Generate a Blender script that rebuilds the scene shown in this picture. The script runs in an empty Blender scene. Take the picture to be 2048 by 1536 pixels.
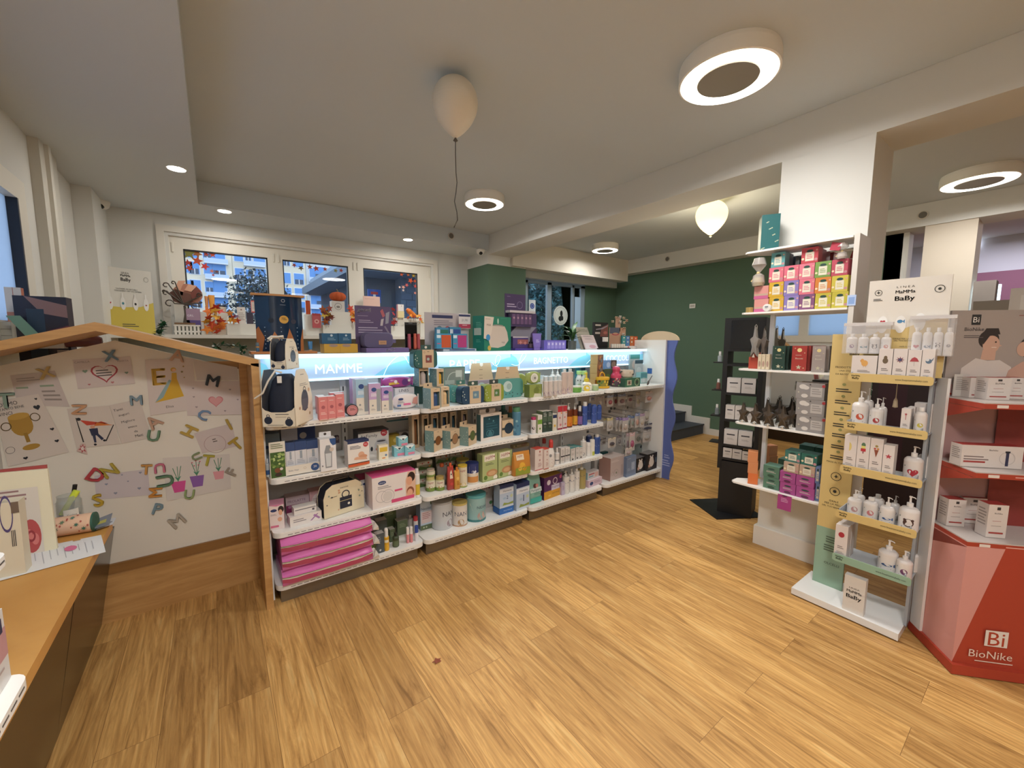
import bpy,math,random
from mathutils import Vector,Matrix
# ---------------------------------------------------------------- camera, world, exposure
SC = bpy.context.scene
COL = SC.collection
PF,PITCH,ROLL,YAW,EYE = 810.26,math.radians(6.0004),math.radians(.1278),math.radians(36.338),1.5
CAM = Vector((0,0,EYE))
FW = Vector((math.sin(YAW)*math.cos(PITCH),math.cos(YAW)*math.cos(PITCH),-math.sin(PITCH)))
R0 = Vector((math.cos(YAW),-math.sin(YAW),0)); U0 = R0.cross(FW)
RT = R0*math.cos(ROLL)+U0*math.sin(ROLL); UP = -R0*math.sin(ROLL)+U0*math.cos(ROLL)
cd = bpy.data.cameras.new('camera'); cam = bpy.data.objects.new('camera',cd); COL.objects.link(cam)
cam.matrix_world = Matrix(((RT.x,UP.x,-FW.x,0),(RT.y,UP.y,-FW.y,0),(RT.z,UP.z,-FW.z,EYE),(0,0,0,1)))
cd.sensor_width = 36; cd.sensor_fit = 'HORIZONTAL'; cd.lens = PF/2048*36; cd.clip_start = .02; cd.clip_end = 300
SC.camera = cam
vs = SC.view_settings; vs.view_transform = 'Standard'; vs.look = 'None'; vs.gamma = 1; vs.use_curve_mapping = False
vs.exposure = 0.0
W = bpy.data.worlds.new('sky'); SC.world = W; W.use_nodes = True
nt = W.node_tree; bg = nt.nodes['Background']
tcw = nt.nodes.new('ShaderNodeTexCoord'); sx = nt.nodes.new('ShaderNodeSeparateXYZ'); rw = nt.nodes.new('ShaderNodeValToRGB')   # overcast dusk sky, bluer overhead
nt.links.new(tcw.outputs['Generated'],sx.inputs[0]); nt.links.new(sx.outputs[2],rw.inputs[0]); nt.links.new(rw.outputs[0],bg.inputs[0])
rw.color_ramp.elements[0].color = (.90,.95,1,1); rw.color_ramp.elements[1].color = (.66,.80,1,1); bg.inputs[1].default_value = 2.3
def area(name,loc,rx,size,power,col,shape='DISK',sy=None,parent=None,rz=0):
    l = bpy.data.lights.new(name,'AREA'); l.shape = shape; l.size = size; l.energy = power; l.color = col
    if sy: l.size_y = sy
    o = bpy.data.objects.new(name,l); COL.objects.link(o); o.location = loc; o.rotation_euler = (rx,0,rz); o.parent = parent
    return o
# ---------------------------------------------------------------- photo geometry helpers (pixel of the 2048x1536 frame -> point of the room)
def ray(px,py): return FW+RT*((px-1024)/PF)-UP*((py-768)/PF)
def hit(px,py,x=None,y=None,z=None):
    d = ray(px,py)
    t = (z-EYE)/d.z if z is not None else (x/d.x if x is not None else y/d.y)
    return CAM+d*t
def col_at(px,z,x=None,y=None):      # point at height z on the vertical plane x= or y= that shows in image column px
    k = (px-1024)/PF
    c = RT-FW*k
    if y is not None: return Vector((-(c.y*y+c.z*(z-EYE))/c.x,y,z))
    return Vector((x,-(c.x*x+c.z*(z-EYE))/c.y,z))
def run(p,a,px):                       # distance from p along heading a until image column px
    k = (px-1024)/PF; c = RT-FW*k; v = p-CAM; d = Vector((math.cos(a),math.sin(a),0))
    return -(v.dot(c))/(d.dot(c))
def rise(p,py):                         # height above p of image row py
    k = -(py-768)/PF; c = UP-FW*k; v = p-CAM
    return -(v.dot(c))/c.z
OX = OY = 0; SX = 1.0
def F(ox,oy,s):
    global OX,OY,SX
    OX,OY,SX = ox,oy,s
def fx(v): return OX+v/SX
def fy(v): return OY+v/SX
# ---------------------------------------------------------------- materials
def lin(h):
    h = h.lstrip('#'); r = []
    for i in (0,2,4):
        c = int(h[i:i+2],16)/255; r.append(c/12.92 if c <= .04045 else ((c+.055)/1.055)**2.4)
    return (*r,1)
MATS = {}
def mat(h,rough=.5,metal=0,emit=0,alpha=1,trans=0,coat=0,noise=0):
    k = (h,rough,metal,emit,alpha,trans,coat,noise)
    if k in MATS: return MATS[k]
    m = bpy.data.materials.new('m_'+h); m.use_nodes = True; n = m.node_tree; b = n.nodes['Principled BSDF']
    b.inputs['Base Color'].default_value = lin(h); b.inputs['Roughness'].default_value = rough; b.inputs['Metallic'].default_value = metal
    if emit: b.inputs['Emission Color'].default_value = lin(h); b.inputs['Emission Strength'].default_value = emit
    if alpha < 1: b.inputs['Alpha'].default_value = alpha
    if trans: b.inputs['Transmission Weight'].default_value = trans
    if coat: b.inputs['Coat Weight'].default_value = coat
    if noise:
        tc = n.nodes.new('ShaderNodeTexCoord'); t = n.nodes.new('ShaderNodeTexNoise'); t.inputs['Scale'].default_value = noise; t.inputs['Detail'].default_value = 4
        bp = n.nodes.new('ShaderNodeBump'); bp.inputs['Strength'].default_value = .15; bp.inputs['Distance'].default_value = .01
        n.links.new(tc.outputs['Object'],t.inputs['Vector']); n.links.new(t.outputs[0],bp.inputs['Height']); n.links.new(bp.outputs[0],b.inputs['Normal'])
    MATS[k] = m
    return m
def M(c):
    return mat(c) if isinstance(c,str) else c
def ramp_mat(name,build):
    m = bpy.data.materials.new(name); m.use_nodes = True; build(m.node_tree,m.node_tree.nodes['Principled BSDF']); return m
def nd(n,t,**kw):
    x = n.nodes.new(t)
    for k,v in kw.items(): setattr(x,k,v)
    return x
def wood(name,c1,c2,scale=(6,60,60),rough=.45):
    def f(n,b):
        tc = nd(n,'ShaderNodeTexCoord'); mp = nd(n,'ShaderNodeMapping'); mp.inputs['Scale'].default_value = scale
        t = nd(n,'ShaderNodeTexNoise'); t.inputs['Scale'].default_value = 1; t.inputs['Detail'].default_value = 6; t.inputs['Distortion'].default_value = .6
        r = nd(n,'ShaderNodeValToRGB'); r.color_ramp.elements[0].color = lin(c1); r.color_ramp.elements[1].color = lin(c2)
        r.color_ramp.elements[0].position = .3; r.color_ramp.elements[1].position = .7
        n.links.new(tc.outputs['Object'],mp.inputs[0]); n.links.new(mp.outputs[0],t.inputs[0]); n.links.new(t.outputs[0],r.inputs[0]); n.links.new(r.outputs[0],b.inputs[0])
        b.inputs['Roughness'].default_value = rough
    return ramp_mat(name,f)
def floor_mat():
    def f(n,b):
        L = n.links.new
        tc = nd(n,'ShaderNodeTexCoord'); mp = nd(n,'ShaderNodeMapping'); mp.inputs['Rotation'].default_value = (0,0,math.radians(90)); mp.inputs['Location'].default_value = (.23,.07,0)
        L(tc.outputs['Object'],mp.inputs[0])
        br = nd(n,'ShaderNodeTexBrick'); br.offset = .37; br.inputs['Scale'].default_value = 1; br.inputs['Brick Width'].default_value = 1.24; br.inputs['Row Height'].default_value = .182
        br.inputs['Mortar Size'].default_value = .0009; br.inputs['Mortar Smooth'].default_value = .6; br.inputs['Bias'].default_value = 0
        br.inputs['Color1'].default_value = (0,0,0,1); br.inputs['Color2'].default_value = (1,1,1,1); br.inputs['Mortar'].default_value = (.5,.5,.5,1)
        L(mp.outputs[0],br.inputs[0])
        # per plank offset for the grain
        mul = nd(n,'ShaderNodeVectorMath',operation='MULTIPLY_ADD'); mul.inputs[1].default_value = (9,31,7)
        L(br.outputs['Color'],mul.inputs[0]); L(mp.outputs[0],mul.inputs[2])
        m2 = nd(n,'ShaderNodeMapping'); m2.inputs['Scale'].default_value = (1.5,15,1); L(mul.outputs[0],m2.inputs[0])
        g = nd(n,'ShaderNodeTexNoise'); g.inputs['Scale'].default_value = 1.2; g.inputs['Detail'].default_value = 9; g.inputs['Roughness'].default_value = .68; g.inputs['Distortion'].default_value = 1.6; L(m2.outputs[0],g.inputs[0])
        m3 = nd(n,'ShaderNodeMapping'); m3.inputs['Scale'].default_value = (4,110,1); L(mul.outputs[0],m3.inputs[0])
        g2 = nd(n,'ShaderNodeTexNoise'); g2.inputs['Scale'].default_value = 1; g2.inputs['Detail'].default_value = 5; g2.inputs['Distortion'].default_value = .4; L(m3.outputs[0],g2.inputs[0])
        m4 = nd(n,'ShaderNodeMapping'); m4.inputs['Scale'].default_value = (.9,5.5,1); L(mul.outputs[0],m4.inputs[0])
        wv = nd(n,'ShaderNodeTexWave'); wv.wave_type = 'RINGS'; wv.inputs['Scale'].default_value = 3.2; wv.inputs['Distortion'].default_value = 5; wv.inputs['Detail'].default_value = 3; wv.inputs['Detail Scale'].default_value = 1.2; L(m4.outputs[0],wv.inputs[0])
        r = nd(n,'ShaderNodeValToRGB'); e = r.color_ramp.elements; e[0].position = .28; e[0].color = lin('966f3e'); e[1].position = .75; e[1].color = lin('eac88a')
        k = e.new(.43); k.color = lin('c39659'); k = e.new(.56); k.color = lin('dbae6c'); L(g.outputs[0],r.inputs[0])
        a = nd(n,'ShaderNodeMix',data_type='RGBA',blend_type='MULTIPLY'); a.inputs[0].default_value = .5; L(r.outputs[0],a.inputs[6])
        r2 = nd(n,'ShaderNodeValToRGB'); r2.color_ramp.elements[0].position = .33; r2.color_ramp.elements[0].color = (.62,.57,.5,1); r2.color_ramp.elements[1].position = .6; L(g2.outputs[0],r2.inputs[0]); L(r2.outputs[0],a.inputs[7])
        w2 = nd(n,'ShaderNodeMix',data_type='RGBA',blend_type='MULTIPLY'); w2.inputs[0].default_value = .10; L(a.outputs[2],w2.inputs[6]); L(wv.outputs[0],w2.inputs[7])
        tone = nd(n,'ShaderNodeValToRGB'); tone.color_ramp.elements[0].color = (.80,.76,.72,1); tone.color_ramp.elements[1].color = (1.08,1.06,1.02,1); L(br.outputs['Color'],tone.inputs[0])
        t = nd(n,'ShaderNodeMix',data_type='RGBA',blend_type='MULTIPLY'); t.inputs[0].default_value = 1; L(w2.outputs[2],t.inputs[6]); L(tone.outputs[0],t.inputs[7])
        mo = nd(n,'ShaderNodeMix',data_type='RGBA'); L(br.outputs['Fac'],mo.inputs[0]); L(t.outputs[2],mo.inputs[6]); mo.inputs[7].default_value = lin('6a4a2a')
        L(mo.outputs[2],b.inputs[0]); b.inputs['Roughness'].default_value = .5
        bp = nd(n,'ShaderNodeBump'); bp.inputs['Strength'].default_value = .12; bp.inputs['Distance'].default_value = .003; L(g2.outputs[0],bp.inputs['Height']); L(bp.outputs[0],b.inputs['Normal'])
        b.inputs['Specular IOR Level'].default_value = .35
    return ramp_mat('oak_planks',f)
# ---------------------------------------------------------------- mesh builder
TXT = {}
def glyphs(s,bold=False):
    k = (s,bold)
    if k in TXT: return TXT[k]
    c = bpy.data.curves.new('t','FONT'); c.body = s; c.resolution_u = 2; c.offset = bold if isinstance(bold,float) else (.018 if bold else 0)
    o = bpy.data.objects.new('t',c); COL.objects.link(o)
    dg = bpy.context.evaluated_depsgraph_get(); me = o.evaluated_get(dg).to_mesh()
    v = [(p.co.x,p.co.y) for p in me.vertices]; f = [tuple(q.vertices) for q in me.polygons]
    o.evaluated_get(dg).to_mesh_clear(); bpy.data.objects.remove(o); bpy.data.curves.remove(c)
    xs = [p[0] for p in v] or [0,1]; ys = [p[1] for p in v] or [0,1]
    TXT[k] = (v,f,min(xs),max(xs),min(ys),max(ys))
    return TXT[k]
class B:
    def __init__(s): s.v = []; s.f = []; s.m = []; s.mats = []; s.T = Matrix.Identity(4); s.sm = []; s.smooth = False
    def mi(s,c):
        m = M(c)
        if m not in s.mats: s.mats.append(m)
        return s.mats.index(m)
    def add(s,vs_,fs,c):
        k = len(s.v); i = s.mi(c)
        for p in vs_: s.v.append(tuple(s.T @ Vector(p)))
        for q in fs: s.f.append(tuple(k+j for j in q)); s.m.append(i); s.sm.append(s.smooth)
    def box(s,x0,x1,y0,y1,z0,z1,c,front=None,top=None,side=None):
        v = [(x0,y0,z0),(x1,y0,z0),(x1,y1,z0),(x0,y1,z0),(x0,y0,z1),(x1,y0,z1),(x1,y1,z1),(x0,y1,z1)]
        s.add(v,[(3,2,1,0),(2,3,7,6)],c); s.add(v,[(0,1,5,4)],front or c); s.add(v,[(4,5,6,7)],top or c); s.add(v,[(1,2,6,5),(3,0,4,7)],side or c)
        return s
    def prism(s,pts,ax,a,b,c,cap=None,cap2=None):
        n = len(pts)
        def P(p,h): return {'z': (p[0],p[1],h),'y': (p[0],h,p[1]),'x': (h,p[0],p[1])}[ax]
        ar = sum(pts[i][0]*pts[(i+1) % n][1]-pts[(i+1) % n][0]*pts[i][1] for i in range(n))
        q = list(pts) if (ar > 0) != (ax == 'y') else list(pts)[::-1]
        v = [P(p,a) for p in q]+[P(p,b) for p in q]
        if a > b: v = v[n:]+v[:n]
        s.add(v,[(i,(i+1) % n,n+(i+1) % n,n+i) for i in range(n)],c)
        sv = s.smooth; s.smooth = False
        s.add(v,[tuple(range(n))[::-1]],cap or c); s.add(v,[tuple(range(n,2*n))],cap2 or cap or c); s.smooth = sv
        return s
    def lathe(s,prof,c,n=20,sx=1,sy=1,cx=0,cy=0,cols=None):
        v = []
        for r,z in prof:
            for i in range(n):
                a = 2*math.pi*i/n; v.append((cx+r*sx*math.cos(a),cy+r*sy*math.sin(a),z))
        sv = s.smooth; s.smooth = True
        for j in range(len(prof)-1):
            s.add(v[j*n:(j+2)*n],[(i,(i+1) % n,n+(i+1) % n,n+i) for i in range(n)],cols[j] if cols else c)
        s.smooth = False
        if prof[0][0] > 1e-4: s.add(v[:n],[tuple(range(n))[::-1]],cols[0] if cols else c)
        if prof[-1][0] > 1e-4: s.add(v[-n:],[tuple(range(n))],cols[-1] if cols else c)
        s.smooth = sv
        return s
    def tube(s,pts,r,c,n=7):
        pts = [Vector(p) for p in pts]; v = []; up = Vector((0,0,1))
        for i,p in enumerate(pts):
            t = (pts[min(i+1,len(pts)-1)]-pts[max(i-1,0)]).normalized()
            a = t.cross(up if abs(t.z) < .95 else Vector((1,0,0))).normalized(); b = t.cross(a)
            rr = r[i] if isinstance(r,(list,tuple)) else r
            for k in range(n): w = 2*math.pi*k/n; v.append(p+a*(rr*math.cos(w))+b*(rr*math.sin(w)))
        sv = s.smooth; s.smooth = True
        s.add(v,[(j*n+i,j*n+n+i,j*n+n+(i+1) % n,j*n+(i+1) % n) for j in range(len(pts)-1) for i in range(n)],c)
        s.smooth = False; s.add(v,[tuple(range(n)),tuple(range((len(pts)-1)*n,len(pts)*n))[::-1]],c); s.smooth = sv
        return s
    def ball(s,c,r,col,n=12,sz=1,sx=1,sy=1):
        k = 8; s.T,T = s.T @ Matrix.Translation(Vector(c)),s.T
        s.lathe([(max(1e-5,r*math.sin(math.pi*i/k)),-r*sz*math.cos(math.pi*i/k)) for i in range(k+1)],col,n,sx,sy); s.T = T
        return s
    # art on a surface map f(u,v,lift)
    def art(s,f,w,h,cmds,curved=False,lift0=1):
        lift = .0004*lift0
        def poly(pts,c):
            nonlocal lift
            s.add([f(u,v,lift) for u,v in pts],[tuple(range(len(pts)))],c)
        for q in cmds:
            k = q[0]; lift += .00007
            if k == 'r':
                _,u0,v0,u1,v1,c = q; n = 8 if curved else 1
                s.add([f(u0+(u1-u0)*i/n,vv,lift) for vv in (v0,v1) for i in range(n+1)],[(i,i+1,n+2+i,n+1+i) for i in range(n)],c)
            elif k == 'c':
                u,v,r,c = q[1:5]; ry = q[5] if len(q) > 5 else r*w/h
                poly([(u+r*math.cos(2*math.pi*i/20),v+ry*math.sin(2*math.pi*i/20)) for i in range(20)],c)
            elif k == 'o':
                u,v,r,c = q[1:5]; ry = r*w/h; t = q[5] if len(q) > 5 else .8; n = 24
                P = [f(u+r*j*math.cos(2*math.pi*i/n),v+ry*j*math.sin(2*math.pi*i/n),lift) for j in (1,t) for i in range(n)]
                s.add(P,[(i,(i+1) % n,n+(i+1) % n,n+i) for i in range(n)],c)
            elif k == 'p': poly(q[1],q[2])
            elif k == 'h':
                u,v,r,c = q[1:5]; P = []
                for i in range(24):
                    t = 2*math.pi*i/24; P.append((u+r*math.sin(t)**3,v+r*w/h*(13*math.cos(t)-5*math.cos(2*t)-2*math.cos(3*t)-math.cos(4*t))/16))
                poly(P[::-1],c)
            elif k == 's':
                u,v,r,c,n = q[1:6]; P = []
                for i in range(2*n):
                    t = math.pi*i/n+math.pi/2; rr = r if i % 2 == 0 else r*.42; P.append((u+rr*math.cos(t),v+rr*w/h*math.sin(t)))
                poly(P,c)
            elif k == 'l':
                _,u0,v,u1,n,dv,c = q; rnd = random.Random(int(u0*100+v*1000))
                for i in range(n):
                    e = u0+(u1-u0)*(1 if i % 3 else .8); vv = v-i*dv
                    s.add([f(u0,vv,lift),f(e,vv,lift),f(e,vv+dv*.42,lift),f(u0,vv+dv*.42,lift)],[(0,1,2,3)],c)
            elif k in 'tT':
                _,tx,u,v,sw,c = q[:6]; g,fc,a0,a1,b0,b1 = glyphs(tx); sc = sw/(a1-a0); sv_ = sc*w/h*(q[6] if len(q) > 6 else 1)
                for dx in ((-.022,0,.022) if k == 'T' else (0,)): s.add([f(u-sw/2+(x+dx-a0)*sc,v+(y+abs(dx)*.5-(b0+b1)/2)*sv_,lift) for x,y in g],fc,c)
        return s
    def front(s,x0,x1,z0,z1,cmds,y=0):
        return s.art(lambda u,v,l: (x0+(x1-x0)*u,y-l,z0+(z1-z0)*v),x1-x0,z1-z0,cmds)
    def leftside(s,y0,y1,z0,z1,cmds,x=0):      # the -x face; u runs from back to front
        return s.art(lambda u,v,l: (x-l,y1+(y0-y1)*u,z0+(z1-z0)*v),y1-y0,z1-z0,cmds)
    def rightside(s,y0,y1,z0,z1,cmds,x=0):
        return s.art(lambda u,v,l: (x+l,y0+(y1-y0)*u,z0+(z1-z0)*v),y1-y0,z1-z0,cmds)
    def topside(s,x0,x1,y0,y1,cmds,z=0):
        return s.art(lambda u,v,l: (x0+(x1-x0)*u,y0+(y1-y0)*v,z+l),x1-x0,y1-y0,cmds)
    def wrap(s,r,z0,z1,cmds,ang=-90,span=150,cx=0,cy=0,sy=1):
        R = math.radians
        return s.art(lambda u,v,l: (cx+(r+l)*math.cos(R(ang+(u-.5)*span)),cy+(r+l)*sy*math.sin(R(ang+(u-.5)*span)),z0+(z1-z0)*v),r*R(span),z1-z0,cmds,True)
    def build(s,name,parent=None,loc=(0,0,0),rz=0,bevel=0):
        me = bpy.data.meshes.new(name); me.from_pydata(s.v,[],s.f)
        for m in s.mats: me.materials.append(m)
        me.polygons.foreach_set('material_index',s.m); me.polygons.foreach_set('use_smooth',s.sm); me.update()
        o = bpy.data.objects.new(name,me); COL.objects.link(o); o.location = loc; o.rotation_euler = (0,0,rz); o.parent = parent
        if bevel:
            b = o.modifiers.new('b','BEVEL'); b.width = bevel; b.segments = 2; b.limit_method = 'ANGLE'
        return o
def tag(o,label=None,cat=None,group=None,kind=None):
    for k,v in (('label',label),('category',cat),('group',group),('kind',kind)):
        if v: o[k] = v
    return o
def thing(name,label,cat,loc=(0,0,0),rz=0,group=None):
    o = bpy.data.objects.new(name,None); COL.objects.link(o); o.location = loc; o.rotation_euler = (0,0,rz); o.empty_display_size = .05
    return tag(o,label,cat,group)
def solo(b,name,label,cat,loc=(0,0,0),rz=0,group=None,bevel=0): return tag(b.build(name,None,loc,rz,bevel),label,cat,group)
def struct(b,name,label=None,bevel=0): return tag(b.build(name,bevel=bevel),label,kind='structure')
def rrect(w,d,r,n=4,x0=0,y0=0):
    P = []
    for cx,cy,a in ((w-r,r,-90),(w-r,d-r,0),(r,d-r,90),(r,r,180)):
        for i in range(n+1): t = math.radians(a+90*i/n); P.append((x0+cx+r*math.cos(t),y0+cy+r*math.sin(t)))
    return P
# palette
WHITE,CREAM,WALLC = 'e9e7e2','e9dfc6',mat('d7d7d2',.85)
GREEN = mat('56705c',.8); SHELF = mat('f1f0ec',.35); STEEL = mat('8a847a',.38,.85); BLACK = mat('141517',.45)
OAK = wood('oak_veneer','b5874f','cfa268',(3,3,30)); OAKH = wood('oak_veneer_flat','b5874f','cfa268',(4,30,30))
GLASS = None
def glass_mat():
    m = bpy.data.materials.new('window_glass'); m.use_nodes = True; n = m.node_tree; n.nodes.remove(n.nodes['Principled BSDF']); out = n.nodes['Material Output']
    t = nd(n,'ShaderNodeBsdfTransparent'); t.inputs[0].default_value = (.93,.96,.98,1); g = nd(n,'ShaderNodeBsdfGlossy'); g.inputs['Roughness'].default_value = .01
    f = nd(n,'ShaderNodeFresnel'); f.inputs[0].default_value = 1.45; x = nd(n,'ShaderNodeMixShader')
    n.links.new(f.outputs[0],x.inputs[0]); n.links.new(t.outputs[0],x.inputs[1]); n.links.new(g.outputs[0],x.inputs[2]); n.links.new(x.outputs[0],out.inputs[0])
    return m
GLASS = glass_mat()
CLEAR = mat('e8ecec',.12,0,0,.28); ACRYL = mat('dfe4e6',.15,0,0,.45)
# ================================================================ SETTING
CEIL,SOF,BEAM = 2.98,2.77,2.72
XB,YW,XL,XG = 3.2,5.5,-.86,6.43
struct(B().box(-1.1,12,-5,7,-.1,0,floor_mat()),'floor')
CM = mat('cbd1d3',.9)
struct(B().box(-3,12,-5,7,CEIL,CEIL+.1,CM),'ceiling')
# dropped soffit: L shape along the left wall and the window wall
struct(B().prism([(-3,-5),(-.03,-5),(-.03,4.905),(XB,4.905),(XB,5.7),(-3,5.7)],'z',SOF,CEIL-.001,CM),'trim_1','dropped ceiling soffit round the left and window walls')
# beam with pillar
struct(B().box(XB,3.6,-5,5.7,BEAM,CEIL-.001,WALLC),'trim_2','ceiling beam running over the pillar')
struct(B().box(XB,3.6,.76,1.25,0,BEAM+.001,WALLC),'wall_pillar','white pillar carrying the beam',)
b = B(); b.box(XB-.018,XB,.742,1.268,0,.14,mat('e4e1da',.5)).box(XB,3.618,1.25,1.268,0,.14,mat('e4e1da',.5)); struct(b,'baseboard_pillar')
# second beam and its column, far green wall
struct(B().box(6.22,6.62,-5,5.7,BEAM+.02,CEIL-.001,WALLC),'trim_3','second ceiling beam above the green wall')
# window wall with opening
WX0,WX1,WZ0,WZ1 = -.30,2.60,1.56,2.57
b = B()
b.box(-1.1,WX0,YW,YW+.25,0,CEIL,WALLC).box(WX1,XB+.02,YW,YW+.25,0,CEIL,WALLC).box(WX0,WX1,YW,YW+.25,WZ1,CEIL,WALLC).box(WX0,WX1,YW,YW+.25,0,WZ0,WALLC)
struct(b,'wall_window')
b = B(); T_ = mat('dedad0',.6)   # raised plaster border round the opening
for a in ((WX0-.09,WX0-.03,WZ0,WZ1+.03),(WX1+.03,WX1+.09,WZ0,WZ1+.03),(WX0-.09,WX1+.09,WZ1+.03,WZ1+.09)): b.box(a[0],a[1],YW-.02,YW,a[2],a[3],T_)
struct(b,'trim_4','white raised border round the long window')
PVC = mat('e2ded2',.4)
def casement(name,x0,x1,glx0,glx1,gz0,gz1,y=YW+.03):
    o = bpy.data.objects.new(name,None); COL.objects.link(o); tag(o,None,None,None,'structure')
    b = B(); b.box(x0,glx0,y,y+.06,WZ0,WZ1,PVC).box(glx1,x1,y,y+.06,WZ0,WZ1,PVC).box(glx0,glx1,y,y+.06,WZ0,gz0,PVC).box(glx0,glx1,y,y+.06,gz1,WZ1,PVC)
    for q in ((glx0,glx0+.012,gz0,gz1),(glx1-.012,glx1,gz0,gz1),(glx0,glx1,gz1-.012,gz1)): b.box(q[0],q[1],y+.01,y+.05,q[2],q[3],'1d2126')
    b.build('window_frame',o,bevel=.004)
    B().box(glx0,glx1,y+.03,y+.036,gz0,gz1,GLASS).build('window_pane',o)
    b = B(); b.box(x0+.02,x0+.035,y-.012,y,WZ1-.16,WZ1-.06,PVC).box(x1-.03,x1-.015,y-.012,y,WZ1-.16,WZ1-.06,PVC); b.build('window_hinge',o)
    return o
casement('window_1',WX0,.65,-.19,.567,1.64,2.452)
casement('window_2',.65,1.55,.718,1.457,1.64,2.452)
casement('window_3',1.55,WX1,1.645,2.40,1.64,2.452)
# sill ledge
struct(B().box(-.84,2.62,5.12,YW,1.525,1.56,mat('d9d7cf',.5)),'trim_5','deep white window sill shelf')
# darker panel below sill
struct(B().box(-.84,2.62,YW-.02,YW,.0,1.525,mat('8f948c',.8)),'trim_6','grey wall panel under the sill')
# left wall with a window (only its right end shows), pilaster and reveal
b = B(); XR = XL
b.box(XR-.13,XR,-5,1.2,0,SOF,WALLC).box(XR-.13,XR,1.2,3.72,0,1.5,WALLC).box(XR-.13,XR,1.2,3.72,2.42,SOF,WALLC).box(XR-.13,XR,3.72,YW+.25,0,SOF,WALLC)
struct(b,'wall_left')
b = B(); b.box(XR,XR+.05,3.95,4.32,1.2,SOF,mat('cfccc2',.8)).box(XR+.05,XR+.07,4.05,4.11,1.2,SOF,mat('d8d5cb',.8)).box(XR,XR+.12,4.92,YW,0,SOF,WALLC); struct(b,'trim_7','pilaster and fluted strip beside the left window')
o = bpy.data.objects.new('window_4',None); COL.objects.link(o); tag(o,None,None,None,'structure')
b = B(); y0,y1 = 1.2,3.72
for q in ((y0,y0+.1,1.6,2.3),(y1-.13,y1,1.6,2.3),(y0,y1,2.3,2.42),(y0,y1,1.5,1.6),(2.3,2.42,1.6,2.3)): b.box(XR-.1,XR+.02,q[0],q[1],q[2],q[3],PVC)
b.box(XR-.09,XR+.021,y1-.15,y1-.13,1.6,2.3,'1a2230'); b.build('window_frame',o)
FROST = mat('b9cbe0',.35); n_ = FROST.node_tree; tr_ = nd(n_,'ShaderNodeBsdfTranslucent'); tr_.inputs[0].default_value = lin('c4d4e8'); mx_ = nd(n_,'ShaderNodeMixShader'); mx_.inputs[0].default_value = .8
n_.links.new(n_.nodes['Principled BSDF'].outputs[0],mx_.inputs[1]); n_.links.new(tr_.outputs[0],mx_.inputs[2]); n_.links.new(mx_.outputs[0],n_.nodes['Material Output'].inputs[0])
B().box(XR-.03,XR-.024,y0+.1,y1-.13,1.6,2.3,FROST).build('window_pane',o)
# green column + fascia + door recess + far green wall
b = B(); b.box(XB,3.88,4.93,5.75,0,2.59,GREEN).box(XB,3.88,4.93,5.75,2.59,BEAM,WALLC); struct(b,'wall_column','green column beside the window wall')
struct(B().box(3.6,6.22,4.87,5.05,2.60,CEIL-.001,mat('d9d3c6',.8)),'trim_8','white fascia over the glass door')
struct(B().box(3.88,6.2,5.1,5.2,2.5,2.62,mat('b9bcb8',.5)),'trim_9','roller blind case over the door')
FG = GREEN
struct(B().box(XG,XG+.2,1.2,5.75,0,BEAM+.03,FG),'wall_far','dark green wall beside the steps')
struct(B().box(XG-.001,XG+.2,-5,1.2,0,BEAM,mat('cfc8bb',.8)),'wall_far_side')
b = B(); b.box(5.55,XG,5.3,5.75,0,2.62,FG); struct(b,'wall_door_side','green wall to the right of the glass door')
# steps
ST = mat('3b424c',.6)
b = B(); b.box(4.1,XG,3.41,5.3,0,.16,ST).box(4.1,XG,3.735,5.3,.16,.32,ST)
b.box(4.1,XG,3.395,3.42,.145,.163,'2b3038').box(4.1,XG,3.72,3.745,.305,.323,'2b3038')
struct(b,'trim_10','dark grey steps up to the glass door')
b = B(); SK = mat('d5d3cd',.6)
P = [(1.26,0),(3.41,0),(3.41,.16),(3.735,.16),(3.735,.32),(5.3,.32),(5.3,.43),(3.63,.43),(3.63,.27),(3.31,.27),(3.31,.1),(1.26,.1)]
b.prism(P,'x',XG-.02,XG,SK); struct(b,'baseboard_far','white skirting stepping up with the stairs')
# glass door with side light
ALU = mat('9fb2c2',.35,.3)
o = bpy.data.objects.new('door_1',None); COL.objects.link(o); tag(o,'glazed aluminium door with sliding leaves',None,None,'structure')
YD = 5.3
b = B()
for px0,px1 in ((1051,1055),(1094,1102),(1143,1147),(1160,1168)):
    x0 = col_at(px0,1.5,y=YD).x; x1 = col_at(px1,1.5,y=YD).x; b.box(x0,x1,YD,YD+.05,.32,2.5,ALU); b.box(x1,x1+.02,YD+.01,YD+.045,.32,2.5,'15181c')
xa = col_at(1051,1.5,y=YD).x; xb = 5.55
b.box(xa,xb,YD,YD+.05,2.46,2.52,ALU).box(xa,xb,YD,YD+.05,.32,.38,ALU).box(xa,col_at(1147,1.5,y=YD).x,YD+.002,YD+.045,.38,1.28,mat('7fa3c4',.5))
b.build('door_frame',o)
B().box(xa,col_at(1160,1.5,y=YD).x,YD+.02,YD+.026,1.28,2.46,GLASS).build('door_pane',o)
b = B(); b.box(col_at(1147,1.5,y=YD).x+.02,col_at(1160,1.5,y=YD).x,YD+.004,YD+.044,.38,2.30,mat('a9c8e6',.6)); b.build('door_leaf',o)
p = col_at(1122,1.6,y=YD-.005); b = B(); b.T = Matrix.Translation((p.x,0,0))
c = hit(1121,631,y=YD); b.T = Matrix.Translation((c.x,c.y-.003,c.z))
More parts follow.
